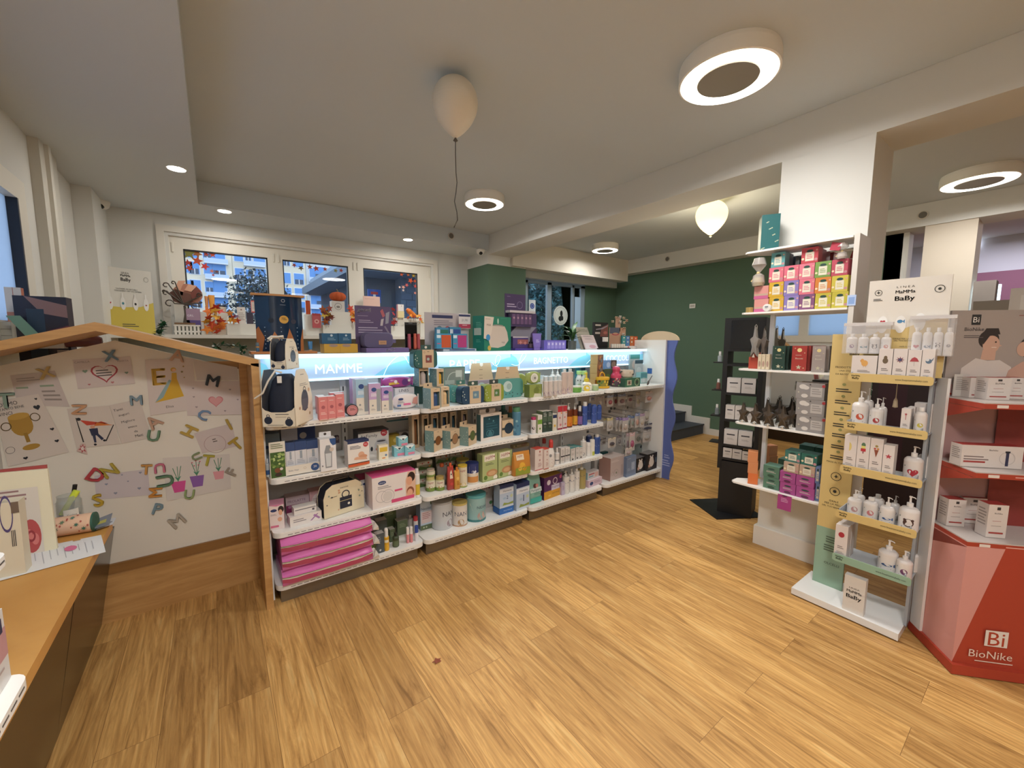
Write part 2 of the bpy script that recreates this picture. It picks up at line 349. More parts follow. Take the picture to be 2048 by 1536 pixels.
b.front(-.17,.17,-.17,.17,[('c',.5,.5,.5,mat('c8d0cc',.6)),('o',.5,.5,.42,'8c9894',.95),('c',.55,.6,.09,'1c2022',.16),('c',.48,.34,.13,'1c2022'),('c',.62,.36,.07,'1c2022',.12)]); b.build('door_sticker',o)
# room beyond the arch on the right: pink wall, column, white ceiling band
PINK = mat('96687f',.8)
b = B(); b.box(9.0,9.1,-5,4,0,2.5,PINK).box(9.0,9.1,-5,4,2.5,CEIL,mat('d9dce8',.7)); struct(b,'wall_pink','pink wall of the room beyond the arch')
bpy.data.objects.remove(bpy.data.objects['wall_far_side'])
struct(B().box(6.24,6.6,.62,1.0,0,BEAM+.03,mat('d2c8b8',.8)),'wall_column_far','pale column beyond the arch')
struct(B().box(XG,XG+.2,1.15,1.35,0,BEAM+.03,WALLC),'wall_far_end')
# back walls to close the room behind the camera
struct(B().box(-3,12,-5.1,-5,0,CEIL,WALLC),'wall_back')
struct(B().box(12,12.1,-5,7,0,CEIL,WALLC),'wall_right')
b = B(); b.box(6.6,12,5.5,5.6,0,CEIL,WALLC); struct(b,'wall_north')
# ================================================================ LAMPS
RING = mat('fff8ec',.4,0,7.0); LAMPW = mat('efece4',.5)
def ring_lamp(x,y,lab,r=.24,power=38,z=CEIL):
    t = thing('ring_ceiling_lamp',lab,'ceiling lamp',(x,y,z),0,'round ring ceiling lamps')
    b = B(); b.lathe([(r,0),(r+.004,-.02),(r+.004,-.085),(r-.004,-.088),(r*.6,-.088)],LAMPW,48); b.build('lamp_housing',t)
    b = B(); n = 48; v = [(q*math.cos(2*math.pi*i/n),q*math.sin(2*math.pi*i/n),-.0895) for q in (r-.008,r*.63) for i in range(n)]
    b.add(v,[(i,n+i,n+(i+1) % n,(i+1) % n) for i in range(n)],RING); b.build('lamp_diffuser',t)
    b = B(); b.lathe([(r*.62,-.094),(r*.62,-.085)],mat('8d877c',.5),40); b.build('lamp_centre',t)
    l = area('lamp_light',(0,0,-.1),0,r*2,power,(1,.97,.94),parent=t); l.data.spread = math.radians(170)
    return t
ring_lamp(2.30,1.19,'largest glowing ring ceiling lamp, on the ceiling before the pillar',.24,24)
ring_lamp(2.33,3.65,'ring ceiling lamp between the hanging balloon and the soffit',.2,26)
p = hit(1210,502,z=CEIL-.09); ring_lamp(p.x,p.y,'small ring ceiling lamp in front of the white fascia',.2,14)
p = hit(1957,366,z=CEIL-.09); ring_lamp(p.x,p.y,'ring ceiling lamp seen through the arch at the right',.24,18)
for x,y in ((.3,-.35),(2.2,-2.6),(.6,-3.2)): ring_lamp(x,y,'ring ceiling lamp '+{.3: 'just behind the viewer',2.2: 'behind the viewer near the right wall',.6: 'farthest behind the viewer'}[x],.24,60 if x == .3 else 22)  # unseen ring lamps, added behind the viewer to light the room
def downlight(px,py,lab,cat='recessed spotlight'):
    p = hit(px,py,z=SOF); t = thing('recessed_downlight',lab,'spotlight',(p.x,p.y,SOF),0,'recessed spotlights in the soffit')
    B().lathe([(.062,0),(.062,-.004),(.055,-.004)],'e8e6e0',28).build('lamp_rim',t)
    B().lathe([(.054,-.0045),(.054,-.006)],mat('fffaf0',.4,0,14),28).build('lamp_diffuser',t)
    l = area('lamp_light',(0,0,-.01),0,.1,5,(1,.95,.88),parent=t)
downlight(353,337,'large-looking recessed spotlight nearest the viewer, left of the soffit step')
downlight(449,422,'recessed spotlight above the left end of the window')
downlight(816,479,'recessed spotlight above the third window pane')
def balloon(p,r,h,lab,col,string):
    t = thing('balloon_lamp',lab,'balloon lamp',p)
    b = B(); pr = []; zc = .6*h
    for i in range(25):
        u = i/24
        if u < .5: a = u*math.pi; rr = r*math.sin(a)**.92; z = zc*(2*u)**1.12
        else: a = (u-.5)*math.pi; rr = r*math.cos(a); z = zc+(h-zc)*math.sin(a)
        pr.append((max(rr,1e-4),z))
    b.lathe(pr,col,32); b.build('balloon_shade',t)
    B().lathe([(.001,-.02),(.014,-.012),(.006,0),(.004,.008)],'5b554c',12).build('balloon_neck',t)
    if string:
        B().tube(string,.0025,'3a3733',6).build('balloon_string',t)
    return t
# unlit balloon: hangs below the ceiling
pt = hit(911,277,y=2.15); ztop = 2.965
pb = Vector((pt.x,pt.y,pt.z))
S = []
for px,py in ((911,277),(911,310),(912,345),(914,365),(912,385),(909,403),(914,425),(915,440),(908,455)): q = hit(px,py,y=pb.y); S.append(q-pb)
balloon(pb,.128,ztop-pb.z,'unlit white balloon lamp with a long curling string',mat('e6dfd0',.45),S)
pl = hit(1421,471,x=4.3);
t = balloon(pl,.155,CEIL-.01-pl.z,'glowing balloon lamp in the green-walled room',mat('ffe9b0',.4,0,1.6),None)
l = bpy.data.lights.new('lamp_light','POINT'); l.energy = 22; l.color = (1,.85,.6); l.shadow_soft_size = .15; lo = bpy.data.objects.new('lamp_light',l); COL.objects.link(lo); lo.parent = t; lo.location = (0,0,-.08)
# cameras and small ceiling discs
def dome(p,rz,lab,wall=False):
    t = thing('security_camera',lab,'security camera',p,rz)
    B().lathe([(.058,0),(.06,-.012),(.05,-.05),(.028,-.07),(.001,-.075)],'dedbd3',24).build('camera_housing',t)
    b = B(); b.ball((0,-.028,-.048),.028,mat('15161a',.15),14); b.build('camera_lens',t)
p = hit(203,402,y=5.35); dome((p.x,5.34,SOF),-.1,'white dome security camera in the left corner above the poster')
p = hit(960,503,y=4.87); dome((p.x,4.86,2.75),-.4,'small dome security camera at the beam corner')
def disc(p,n,lab,g='round grey speakers in the ceiling beams'):
    b = B(); b.lathe([(.045,0),(.045,.006),(.038,.008)],'cfcac0',24).lathe([(.034,.0085),(.001,.0087)],'6f6b64',20)
    o = solo(b,'ceiling_speaker',lab,'speaker',p,0,g); o.rotation_mode = 'QUATERNION'; o.rotation_quaternion = Vector(n).to_track_quat('Z','Y')
disc(hit(902,472,y=4.903),(0,-1,0),'round grille on the soffit face left of the small dome camera')
disc(hit(1335,518,x=6.218),(-1,0,0),'round grille on the beam above the green wall')
disc(hit(1846,430,x=6.218),(-1,0,0),'dark round grille on the beam beyond the arch')
p = hit(1385,612,x=XG-.005); b = B(); b.front(-.05,.05,-.035,.035,[('r',.15,.3,.85,.7,'b8b5ae'),('l',.25,.55,.75,2,.15,'777')] if 0 else [('r',.12,.25,.88,.75,'bdb9b0')],0); b.box(-.05,.05,0,.01,-.035,.035,'e8e6df')
solo(b,'wall_thermostat','small white thermostat plate on the green wall','thermostat',(XG-.011,p.y,p.z),-math.pi/2)
# ================================================================ OUTSIDE
def outdoors():
    BAL = mat('cfd6de',.8); SH = mat('5f8fcc',.8); DK = mat('3f5068',.5)
    struct(B().box(-90,120,5.8,140,-1.2,-1.1,mat('6b7078',.9)),'ground','street outside the windows')
    def block(x0,x1,y,zt,wm,cols,rows,lab,balc=()):
        X = lambda px: hit(px,560,y=y).x; t = thing('apartment_building',lab,'building'); x0,x1 = X(x0),X(x1); B().box(x0,x1,y,y+8,-1.1,zt,mat(wm,.9)).build('facade',t)
        for j,py in enumerate(rows):
            z = hit(450,py,y=y).z
            for k,(cx,cw,ch) in enumerate(cols):
                x = X(cx); b = B(); b.box(x-cw/2-.1,x+cw/2+.1,y-.06,y,z-ch/2-.1,z+ch/2+.1,BAL).box(x-cw/2,x+cw/2,y-.09,y-.05,z-ch/2,z+ch/2,SH)
                if (j+k) % 2: b.box(x-cw/2+.1,x+cw/2-.1,y-.1,y-.05,z-ch/2,z-.1,DK).box(x-.05,x+.05,y-.11,y-.05,z-ch/2,z-.1,BAL)
                b.build('window',t)
            for p0,p1 in balc:
                b = B(); q0,q1 = X(p0),X(p1); b.box(q0,q1,y-.8,y,z-1.5,z-1.35,BAL).box(q0,q1,y-.8,y-.76,z-1.35,z-.75,mat('b3c6e2',.8)); b.build('balcony',t)
    block(300,466,75,40,'d6cfbc',((391,1.1,1.7),(418,1.0,1.5),(440,1.6,2.2),(380,.8,1.5)),(510,541,576,606),'pale apartment house with balconies in the left part of the left pane',((411,458),))
    block(466.6,612,75,40,'cfc9b8',((480,1.1,1.7),(499,.8,1.5),(521,1.5,2.0),(575,.9,1.6),(598,1.4,1.7)),(508,546,578,607),'cream and blue apartment house behind the tree and the middle pane',((489,531),))
    block(612.6,661,75,40,'bcc3ca',((625,.8,1.6),(641,1.7,2.2)),(530,560,590,618),'balconied apartment house in the middle of the middle pane',((617,651),))
    block(661.6,715,75,40,'8fb2dc',((676,1.1,2.6),(693,1.0,2.6)),(528,566,604),'plain blue house at the right edge of the middle pane')
    t = thing('stone_house','dark stone house with a projecting roof behind the right window pane','building'); y = 16; X = lambda px: hit(px,560,y=y).x; Zp = lambda px,py: hit(px,py,y=y).z
    x0,x1,x2 = X(732),X(780),12
    B().box(x0,x2,y,y+8,-1.1,Zp(760,557),mat('3c4a5c',.9)).build('facade',t)
    b = B(); b.box(x0-.9,x2,y-1.6,y+8,Zp(760,557),Zp(760,557)+.35,mat('5f7186',.8)).box(x0-.5,x2,y-1.0,y+8,Zp(760,557)+.35,Zp(760,557)+.8,mat('8095ac',.8)); b.build('roof',t)
    b = B(); b.box(X(790),x2,y-.6,y,-1.1,Zp(760,557),mat('4a5b70',.9)); rnd = random.Random(2)
    for j in range(24):
        for i in range(9): w = .42; xx = X(790)+i*.46+(j % 2)*.2; b.box(xx,xx+w,y-.63,y-.6,-1.05+j*.26,-.82+j*.26,mat(('43536a','51647c','5c7089')[rnd.randrange(3)],.9))
    b.build('stone_cladding',t); B().box(X(752),X(770),y-.05,y,1.0,2.6,'1f2a3a').build('window',t)
    def tree(x,y,zc,r,lab,n,cols,seed=1,lf=.11):
        rnd = random.Random(seed); t = thing('tree',lab,'tree',(x,y,-1.1)); h = zc+1.1
        B().tube([(0,0,0),(.1,0,h*.5),(-.05,.05,h)],[.12,.09,.03],'3b3630').build('trunk',t)
        b = B(); m = [mat(c,.9) for c in cols]
        for i in range(n):
            a = rnd.random()*6.28; e = math.acos(rnd.uniform(-1,1)); q = r*(.25+.75*rnd.random()**.6)*(1+.2*math.sin(3*a)*math.sin(4*e))
            c = Vector((q*math.sin(e)*math.cos(a),q*math.sin(e)*math.sin(a),h+q*1.1*math.cos(e))); s = lf*(.6+.8*rnd.random())
            d = [Vector((rnd.gauss(0,1),rnd.gauss(0,1),rnd.gauss(0,1))).normalized()*s for _ in range(2)]
            b.add([c+d[0],c+d[1],c-d[0],c-d[1]],[(0,1,2,3)],m[i % 3])
        b.build('foliage',t)
    p = hit(514,585,y=24); tree(p.x,24,p.z-.4,1.35,'dark tree in the lower right of the left window pane',2600,('3a4a52','52666e','263238'),3,.07)
    p = hit(1072,590,y=12); tree(p.x,12,3.0,1.5,'bluish tree behind the left leaf of the glass door',3500,('2c5560','4a7a86','1c3840'),5,.08)
    p = hit(1150,640,y=12.5); tree(p.x+.9,14.8,1.9,1.2,'low bushy tree behind the right leaf of the glass door',2600,('2b4c44','47705f','16292a'),7,.08)
    struct(B().box(9,22,17,17.3,-1.1,6,mat('2a3c40',.9)),'trim_12','dark hedge wall outside the glass door')
    p = hit(749,592,y=7.4); s = .115; t = thing('road_sign','blue square dead end sign seen through the right window pane','road sign',(p.x,7.4,-1.1))
    b = B(); b.T = Matrix.Translation((0,0,p.z+1.1)); b.box(-s,s,0,.02,-s,s,mat('2b5fc0',.5)); b.front(-s,s,-s,s,[('r',.06,.06,.94,.94,mat('2255b8',.5)),('r',.4,.06,.6,.62,'e9eef5'),('r',.22,.62,.78,.82,'c03a3a')]); b.build('sign_plate',t)
    B().tube([(0,.03,0),(0,.03,p.z+1.1)],.03,'8a8f96').build('sign_pole',t)
outdoors()
# ================================================================ GONDOLA
ZS = (1.05,.747,.438,.13); YF,YB = 2.49,2.92
BAYS = ((.205,1.092),(1.10,2.012),(2.03,2.918),(2.95,3.875))
gon = thing('gondola_shelving','long white shop gondola with lit blue header and curved shelves','shop shelving',(0,0,0))
b = B(); b.box(.192,3.93,YB+.01,YB+.03,.0,1.40,mat('d9d5d0',.6)).box(.192,3.93,3.16,3.18,0,1.40,mat('d9d5d0',.6)).box(.192,.204,2.6,2.925,0,1.40,SHELF); b.build('back_panel',gon)
for x in (.70,1.745,2.76,3.74):
    b = B(); b.box(x-.018,x+.018,YB-.02,YB+.01,.0,1.25,mat('e5e3df',.5))
    for i in range(20): b.box(x-.004,x+.004,YB-.0205,YB-.02,.06+i*.058,.09+i*.058,'2a2928')
    b.build('upright',gon)
def shelf(x0,x1,z):
    b = B(); P = rrect(x1-x0,YB-YF,.045,5,x0,YF); b.prism(P,'z',z-.006,z,SHELF)
    P2 = [p for p in P if p[1] < YF+.30]
    P3 = rrect(x1-x0,YB-YF,.045,5,x0,YF)
    b.smooth = True; b.prism(P3,'z',z-.03,z-.006,mat('e9e8e4',.4)); b.smooth = False
    x = x0+.07
    while x < x1-.08: b.box(x,x+.025,YF-.0006,YF,z-.021,z-.018,'55524e'); x += .034
    b.build('shelf',gon)
for i,(x0,x1) in enumerate(BAYS):
    for j,z in enumerate(ZS):
        if i == 3 and j in (1,2): continue
        shelf(x0,x1,z)
    b = B(); b.box(x0+.025,x1-.03,2.55,2.90,0,.098,STEEL); b.build('plinth',gon)
# lit header
LEDP = mat('a3b9d6',.6,0,.24); LEDW = mat('c4effa',.4,0,1.5)
HX = (.19,1.13,2.05,2.975,3.885)
b = B(); b.box(.19,3.89,2.76,3.19,1.405,1.42,mat('e8eef2',.3)); b.build('top_ledge',gon)
b = B(); b.box(.19,3.89,2.757,2.765,1.395,1.4195,LEDW).box(.19,3.89,2.795,2.80,1.248,1.262,LEDW); b.build('light_strip',gon)
for i in range(4):
    x0,x1 = HX[i],HX[i+1]; b = B(); b.box(x0+.004,x1-.004,2.80,2.83,1.25,1.405,LEDP)
    w = ('MAMME','PAPPE','BAGNETTO','COCCOLE')[i]; wl = (.29,.27,.42,.40)[i]; LT = mat('e2f6fb',.4,0,.85); L2 = mat('6fb0c6',.6,0,.35)
    cx = ((.64,.5,.5,.55)[i],.44)
    if i == 0: cx = (.498,.46)
    if i == 1: cx = (.509,.44)
    if i == 2: cx = (.50,.5)
    if i == 3: cx = (.536,.5)
    b.front(x0,x1,1.25,1.405,[('p',[(.72,.02),(.8,.35),(.88,.6),(.96,.72),(1,.75),(1,.02)],L2),('p',[(0,.9),(.06,.7),(.09,.35),(.04,.1),(0,.1)],L2),('t',w,cx[0],cx[1],wl/(x1-x0),LT)],2.80)
    P = [(x0+(x1-x0)*u,2.796,1.25+.155*v) for u,v in ([(.8,.02),(.84,.5),(.9,.85),(.96,.95),(1.0,.6)] if i == 0 else [(.78,.5),(.83,.3),(.88,.75),(.84,.85),(.82,.45),(.86,.1)] if i == 1 else [(.0,.35),(.08,.3),(.17,.8),(.14,.95),(.10,.6),(.09,.1)] if i == 2 else [(.0,.2),(.08,.5),(.16,.45)])]
    Q = []
    for k in range(len(P)-1):
        for s in range(4):
            u = s/4; p0 = Vector(P[max(k-1,0)]); p1 = Vector(P[k]); p2 = Vector(P[k+1]); p3 = Vector(P[min(k+2,len(P)-1)])
            Q.append(.5*((2*p1)+(p2-p0)*u+(2*p0-5*p1+4*p2-p3)*u*u+(3*p1-p0-3*p2+p3)*u**3))
    Q.append(Vector(P[-1])); b.tube(Q,.0018,LT,5); b.build('header_panel',gon)
l = area('header_light',(2.04,2.74,1.375),math.radians(35),3.6,1.7,(.7,.93,1),'RECTANGLE',.03); l.parent = gon
l = area('header_light',(2.04,2.78,1.40),math.radians(0),3.6,1.2,(.7,.93,1),'RECTANGLE',.03); l.parent = gon
# end panel
b = B(); b.box(3.90,3.925,2.53,3.18,0,1.52,SHELF); b.build('end_board',gon)
WV = []
for i in range(61):
    z = 1.515*i/60; WV.append((2.425+.022*math.sin(z*2*math.pi/.44+1.2)+(.0 if z > .1 else 0),z))
BL = mat('5e6fb0',.7)
b = B(); b.prism([(3.18,0)]+WV+[(3.18,1.515)],'x',3.926,3.942,BL)
b.leftside(2.40,2.60,.1,.3,[('l',.45,.8,.78,2,.12,'aab4dc'),('l',.35,.5,.8,3,.13,'aab4dc')],3.926); b.build('wavy_board',gon)
b = B(); b.prism([(2.63+.235*math.cos(math.pi*i/20),1.515+.10*math.sin(math.pi*i/20)) for i in range(21)],'x',3.927,3.942,mat('d6c3a4',.6)); b.build('arch_board',gon)
# ================================================================ PLAY HOUSE BOARD
hs = thing('house_shaped_magnet_board','oak framed magnet board shaped like a little house, covered in drawings','magnet board',(0,0,0))
AX,AZ,EX,EZ,LX = -.41,1.58,.19,1.40,-.835
def roofz(x): return AZ-(AZ-EZ)/(EX-AX)*abs(x-AX)
YH0,YH1 = 2.52,2.95
b = B(); b.box(.155,.19,YH0,YH1,0,EZ-.018,OAK); b.build('side_post',hs)
for x0,x1 in ((AX,EX),(LX,AX)):
    b = B(); b.prism([(x0,roofz(x0)-.038),(x1,roofz(x1)-.038),(x1,roofz(x1)),(x0,roofz(x0))],'y',YH0,YH1,OAKH); b.build('roof_board',hs)
WB = mat('e9e5da',.3)
b = B(); b.prism([(LX,.308),(.117,.308),(.117,roofz(.117)-.09),(AX,AZ-.08),(LX,roofz(LX)-.08)],'y',2.93,2.945,WB); b.build('magnet_panel',hs)
b = B(); b.box(.117,.157,2.91,2.945,.0,1.37,OAK).box(LX,.157,2.90,2.94,0,.256,OAKH).box(LX,.157,2.915,2.94,.256,.31,wood('oak_dark','8a6234','9c713f',(4,30,30))); b.build('base_board',hs)
b = B(); b.box(LX,.155,2.945,2.95,0,1.38,OAKH); b.build('rear_board',hs)
HB = 2.93
def sheet(px,lab,art=(),c='dcd3cf',name='child_drawing',lift=.002,group=None):
    P = [hit(x,y,y=HB-lift) for x,y in px]; c0 = P[0]; b = B()
    b.add([p-c0 for p in P]+[p-c0+Vector((0,.0008,0)) for p in P],[(3,2,1,0),(4,5,6,7),(0,1,5,4),(1,2,6,5),(2,3,7,6),(3,0,4,7)],c)
    # order: bl, br, tr, tl
    def f(u,v,l):
        q = P[0]*(1-u)*(1-v)+P[1]*u*(1-v)+P[2]*u*v+P[3]*(1-u)*v; return (q.x-c0.x,q.y-c0.y-l,q.z-c0.z)
    b.art(f,(P[1]-P[0]).length,(P[3]-P[0]).length,art)
    return solo(b,name,lab,'drawing',c0,0,group)
F(0,640,3.657)
def q4(*a): return [(fx(a[i]),fy(a[i+1])) for i in (0,2,4,6)]
hh = lambda *p: [('h',x,y,r,c) for x,y,r,c in p]
sheet(q4(130,625,510,635,400,370,75,405),'grey-pink sheet with two green marks, upper left of the magnet board',[('r',.05,.55,.3,.6,'8fa58c'),('r',.55,.58,.85,.63,'8fa58c'),('l',.1,.85,.6,2,.07,'a79e9a'),('l',.55,.42,.9,3,.12,'9a918c')],'cfc6c2',lift=.002)
sheet(q4(60,1075,505,965,280,540,-60,600),'drawing of a golden trophy cup with black hearts',[('c',.42,.58,.21,'b58e3c',.17),('r',.21,.58,.63,.72,'b58e3c'),('c',.42,.72,.21,'c79f49',.05),('o',.72,.66,.1,'5d4a24',.8),('o',.14,.6,.1,'5d4a24',.8),('r',.4,.3,.47,.45,'a07c30'),('c',.45,.22,.15,'b58e3c',.045),('t','OMMO',.3,.93,.4,'3a3a3a'),('t','TANTO BENE',.35,.86,.5,'3a3a3a'),('t','VINCI',.2,.79,.26,'3a3a3a'),('o',.1,.22,.07,'555',.88) if 0 else ('o',.1,.24,.08,'555555',.9)]+hh((.9,.93,.03,'20232a'),(.84,.8,.07,'2c333c'),(.92,.42,.04,'20232a'),(.9,.22,.04,'20232a'),(.3,.07,.04,'20232a')),'dbd2c9',lift=.004)
sheet(q4(570,505,990,465,950,265,530,290),'wide card with a big red outlined heart and small green hearts',[('h',.5,.48,.24,'a8434c'),('h',.5,.49,.205,'d9cfcc'),('h',.17,.58,.045,'7f9a86'),('h',.88,.42,.035,'7f9a86'),('h',.2,.12,.025,'b9787c'),('h',.6,.12,.03,'b9787c'),('l',.35,.55,.62,3,.09,'5b5656'),('t','CAMILLA',.15,.9,.26,'97898a'),('t','MARTA',.86,.85,.2,'97898a')],'d6cbc8',lift=.003)
sheet(q4(560,940,880,905,800,625,490,650),'drawing of a red-caped figure with a striped kite pole',[('p',[(.22,.7),(.85,.55),(.7,.62),(.35,.55)],'cc4a34'),('p',[(.5,.52),(.95,.5),(.6,.6)],'d9772e'),('c',.2,.72,.05,'22252c'),('c',.47,.5,.055,'d9a184'),('p',[(.4,.28),(.56,.28),(.58,.46),(.38,.46)],'2b3350'),('p',[(.42,.1),(.47,.1),(.49,.3),(.42,.3)],'2b3350'),('p',[(.6,.14),(.66,.18),(.56,.32),(.5,.3)],'2b3350'),('c',.43,.05,.035,'1d1f25'),('c',.66,.13,.035,'1d1f25'),('p',[(.14,.76),(.16,.76),(.2,.14),(.17,.14)],'2e2b2a'),('p',[(.7,.1),(.98,.5),(.96,.51),(.68,.12)],'2e2b2a')],'d8cfc6',lift=.003)
sheet(q4(560,960,640,985,625,905,590,905),'small red and white zigzag cut-out at the foot of the kite drawing',[('s',.5,.5,.5,'b5434a',6),('c',.5,.5,.2,'e6d8d2')],'d2bab2',lift=.0045)
sheet(q4(890,905,1110,860,1020,575,800,625),'note of handwritten greetings in black ink',[('t','Tanti',.22,.85,.3,'2a2a2e'),('t','auguri',.35,.7,.34,'2a2a2e'),('t','Migliore',.42,.52,.44,'2a2a2e'),('t','amico',.5,.37,.3,'2a2a2e'),('t','da',.56,.24,.12,'2a2a2e'),('t','Mati',.62,.12,.26,'2a2a2e')],'d6cdc5',lift=.0035)
sheet(q4(1100,700,1440,650,1410,280,1060,290),'drawing of a long yellow dress figure beside a big yellow letter',[('T','E',.25,.68,.26,'c99f2e',1.0),('p',[(.12,.22),(.5,.6),(.62,.62),(.74,.28)],'d8ae2c'),('p',[(.12,.22),(.45,.62),(.5,.6),(.3,.3)],'8fb0b6'),('c',.56,.8,.06,'c99f2e'),('c',.57,.79,.04,'e0b491'),('p',[(.5,.6),(.62,.6),(.62,.74),(.52,.74)],'d8ae2c'),('t','Elsa' if 0 else 'Elisa',.42,.12,.16,'55504c'),('s',.78,.85,.03,'a98a2a',4),('s',.74,.75,.04,'7f7436',5),('s',.78,.64,.025,'a98a2a',4)],'d9cfca',lift=.004)
sheet(q4(1440,440,1745,440,1735,345,1410,285),'blank pale sheet tucked behind the pink heart card',[],'d3cbc5',lift=.0015)
sheet(q4(1370,700,1820,690,1810,445,1350,450),'card with a pink scribbled heart and tiny dots, right edge of the magnet board',[('h',.46,.42,.12,'cf8388'),('h',.46,.42,.1,'dba0a2')]+hh((.12,.8,.018,'9c8f92'),(.12,.55,.018,'9c8f92'),(.7,.75,.02,'9c8f92'),(.92,.9,.02,'9c8f92'),(.82,.45,.018,'9c8f92'),(.94,.2,.02,'9c8f92'),(.6,.12,.02,'9c8f92'),(.15,.25,.02,'9c8f92')),'d8cdca',lift=.005)
sheet(q4(1480,975,1735,925,1695,755,1420,830),'faint pencil sketch sheet with a curved outline, held by wooden letters',[('o',.42,.3,.3,'b08f90',.96),('l',.38,.5,.5,2,.1,'6c6460')],'d3c7c4',lift=.003)
sheet(q4(705,1315,1100,1280,1080,1090,690,1140),'lilac-grey card with tiny blue hearts in the lower middle',hh((.2,.6,.03,'8d94a8'),(.6,.62,.02,'8d94a8'),(.8,.3,.035,'8d94a8'),(.35,.2,.035,'8d94a8'),(.85,.9,.03,'8d94a8'),(.5,.9,.02,'8d94a8')),'d2cbd0',lift=.002)
P3 = [('p',[(.08,.42),(.3,.42),(.27,.16),(.12,.16)],'d9559c'),('p',[(.36,.5),(.58,.5),(.55,.22),(.4,.22)],'8e63ae'),('p',[(.72,.55),(.9,.55),(.88,.33),(.75,.33)],'e2a0a8')]
for cx,cz in ((.19,.42),(.47,.5),(.81,.55)):
    P3 += [('p',[(cx-.05,cz+.12),(cx,cz),(cx+.05,cz+.13),(cx,cz+.08)],'3f8f74'),('p',[(cx-.005,cz),(cx+.005,cz),(cx+.06,cz+.36),(cx+.05,cz+.37)],'4f8a6c'),('p',[(cx-.005,cz),(cx+.005,cz),(cx-.06,cz+.33),(cx-.07,cz+.32)],'4f8a6c'),('p',[(cx-.004,cz),(cx+.004,cz),(cx+.006,cz+.36),(cx-.004,cz+.36)],'4f8a6c')]
    P3 += [('c',cx+d,cz+e,.012,'c9596c') for d,e in ((-.06,.34),(.06,.36),(0,.38),(-.03,.26),(.035,.27))] if cx == .47 else []
sheet(q4(1220,1325,1690,1235,1680,980,1190,1010),'large white sheet with three drawn flower pots, pink, purple and rose',P3,'dcd6d0',lift=.003)
def letter(ch,cx,cy,hgt,ang,c,lab,wood_=True,lift=.012):
    g,fc,a0,a1,b0,b1 = glyphs(ch); p = hit(fx(cx),fy(cy),y=HB-lift); s = 1.12*hgt/3.657*(p-CAM).dot(FW)/PF/(b1-b0)*1.05
    bm = B(); mx,mz = (a0+a1)/2,(b0+b1)/2; t = math.radians(ang); pts = []; m = mat(c,.5)
    for x,z in g: X,Z = (x-mx)*s,(z-mz)*s; pts.append((X*math.cos(t)-Z*math.sin(t),Z*math.cos(t)+X*math.sin(t)))
    n = len(pts); base = pts; k_ = .035*s*(b1-b0)
    for ex,ez in ((k_,k_),(-k_,k_),(k_,-k_)): bm.add([(x+ex,.0003,z+ez) for x,z in base]+[(x+ex,.006,z+ez) for x,z in base],list(fc)+[tuple(n+i for i in q[::-1]) for q in fc],m)
    bm.add([(x,0,z) for x,z in pts]+[(x,.006,z) for x,z in pts],list(fc)+[tuple(n+i for i in q[::-1]) for q in fc],m)
    ed = {}
    for q in fc:
        for i in range(len(q)): e = (q[i],q[(i+1) % len(q)]); ed[tuple(sorted(e))] = ed.get(tuple(sorted(e)),[])+[e]
    bm.add([(x,0,z) for x,z in pts]+[(x,.006,z) for x,z in pts],[(e[0][1],e[0][0],n+e[0][0],n+e[0][1]) for e in ed.values() if len(e) == 1],m)
    solo(bm,'letter_magnet',lab,'magnet letter',p,0,'letter magnets on the house board')
for a in (('X',805,262,62,10,'7392a8','blue speckled letter X magnet above the heart card'),('X',330,388,66,15,'cdb372','cream patterned letter X magnet on the upper left sheet'),('A',1298,262,70,-12,'c9a68c','pale wood letter A magnet under the roof, above the yellow dress drawing'),
    ('M',1557,445,66,-14,'25303c','dark navy letter M magnet, the only dark one'),('M',997,588,58,0,'7d97a6','blue-grey letter M magnet beside the yellow letter E drawing'),('N',578,655,62,85,'d0a078','salmon letter N magnet lying on its side at the kite drawing'),
    ('A',1122,748,72,35,'c4a089','rose-brown letter A magnet above the green U'),('U',1122,848,66,-12,'6b8f72','green letter U magnet directly under a tilted A'),('C',1490,695,62,-30,'6f8fb4','blue letter C magnet under the pink heart card'),
    ('H',1385,815,70,55,'bfa24a','mustard letter H magnet left of the faint sketch'),('I',1675,765,68,20,'bfa24a','mustard letter I magnet at the upper right of the faint sketch'),('T',1730,910,70,35,'b89c3e','mustard letter T magnet at the right edge of the panel'),
    ('U',1437,1000,46,-70,'8a9a72','dull green letter U magnet above the flower pots'),('T',1520,1028,66,-15,'b7ad42','olive letter T magnet above the right flower pot'),('F',1695,1112,60,55,'a59a8c','grey letter F magnet right of the flower pots'),
    ('D',703,1140,76,-35,'b8434a','red letter D magnet'),('N',798,1105,72,25,'b9a544','olive letter N magnet touching the red D'),('T',1070,1095,60,-8,'cf9a52','orange letter T magnet with white dots'),('U',1168,1085,58,180,'cf7590','pink letter U magnet turned upside down'),
    ('U',1208,1177,80,92,'5f8468','dark green letter U magnet lying on its side by the pots'),('M',1137,1262,60,84,'cf8f3e','orange letter M magnet lying on its side'),('S',715,1320,76,8,'c9a93c','yellow letter S magnet below the lilac card'),('U',1385,1278,56,-10,'97ab74','light green letter U magnet at the lower edge of the pots sheet'),
    ('P',1155,1385,66,-20,'7f99a6','blue-grey letter P magnet near the bottom'),('M',1295,1472,70,30,'b8b0a2','beige letter M magnet, lowest on the board'),('T',38,590,90,0,'8aa596','green-grey letter T magnet on the trophy drawing')): letter(*a)
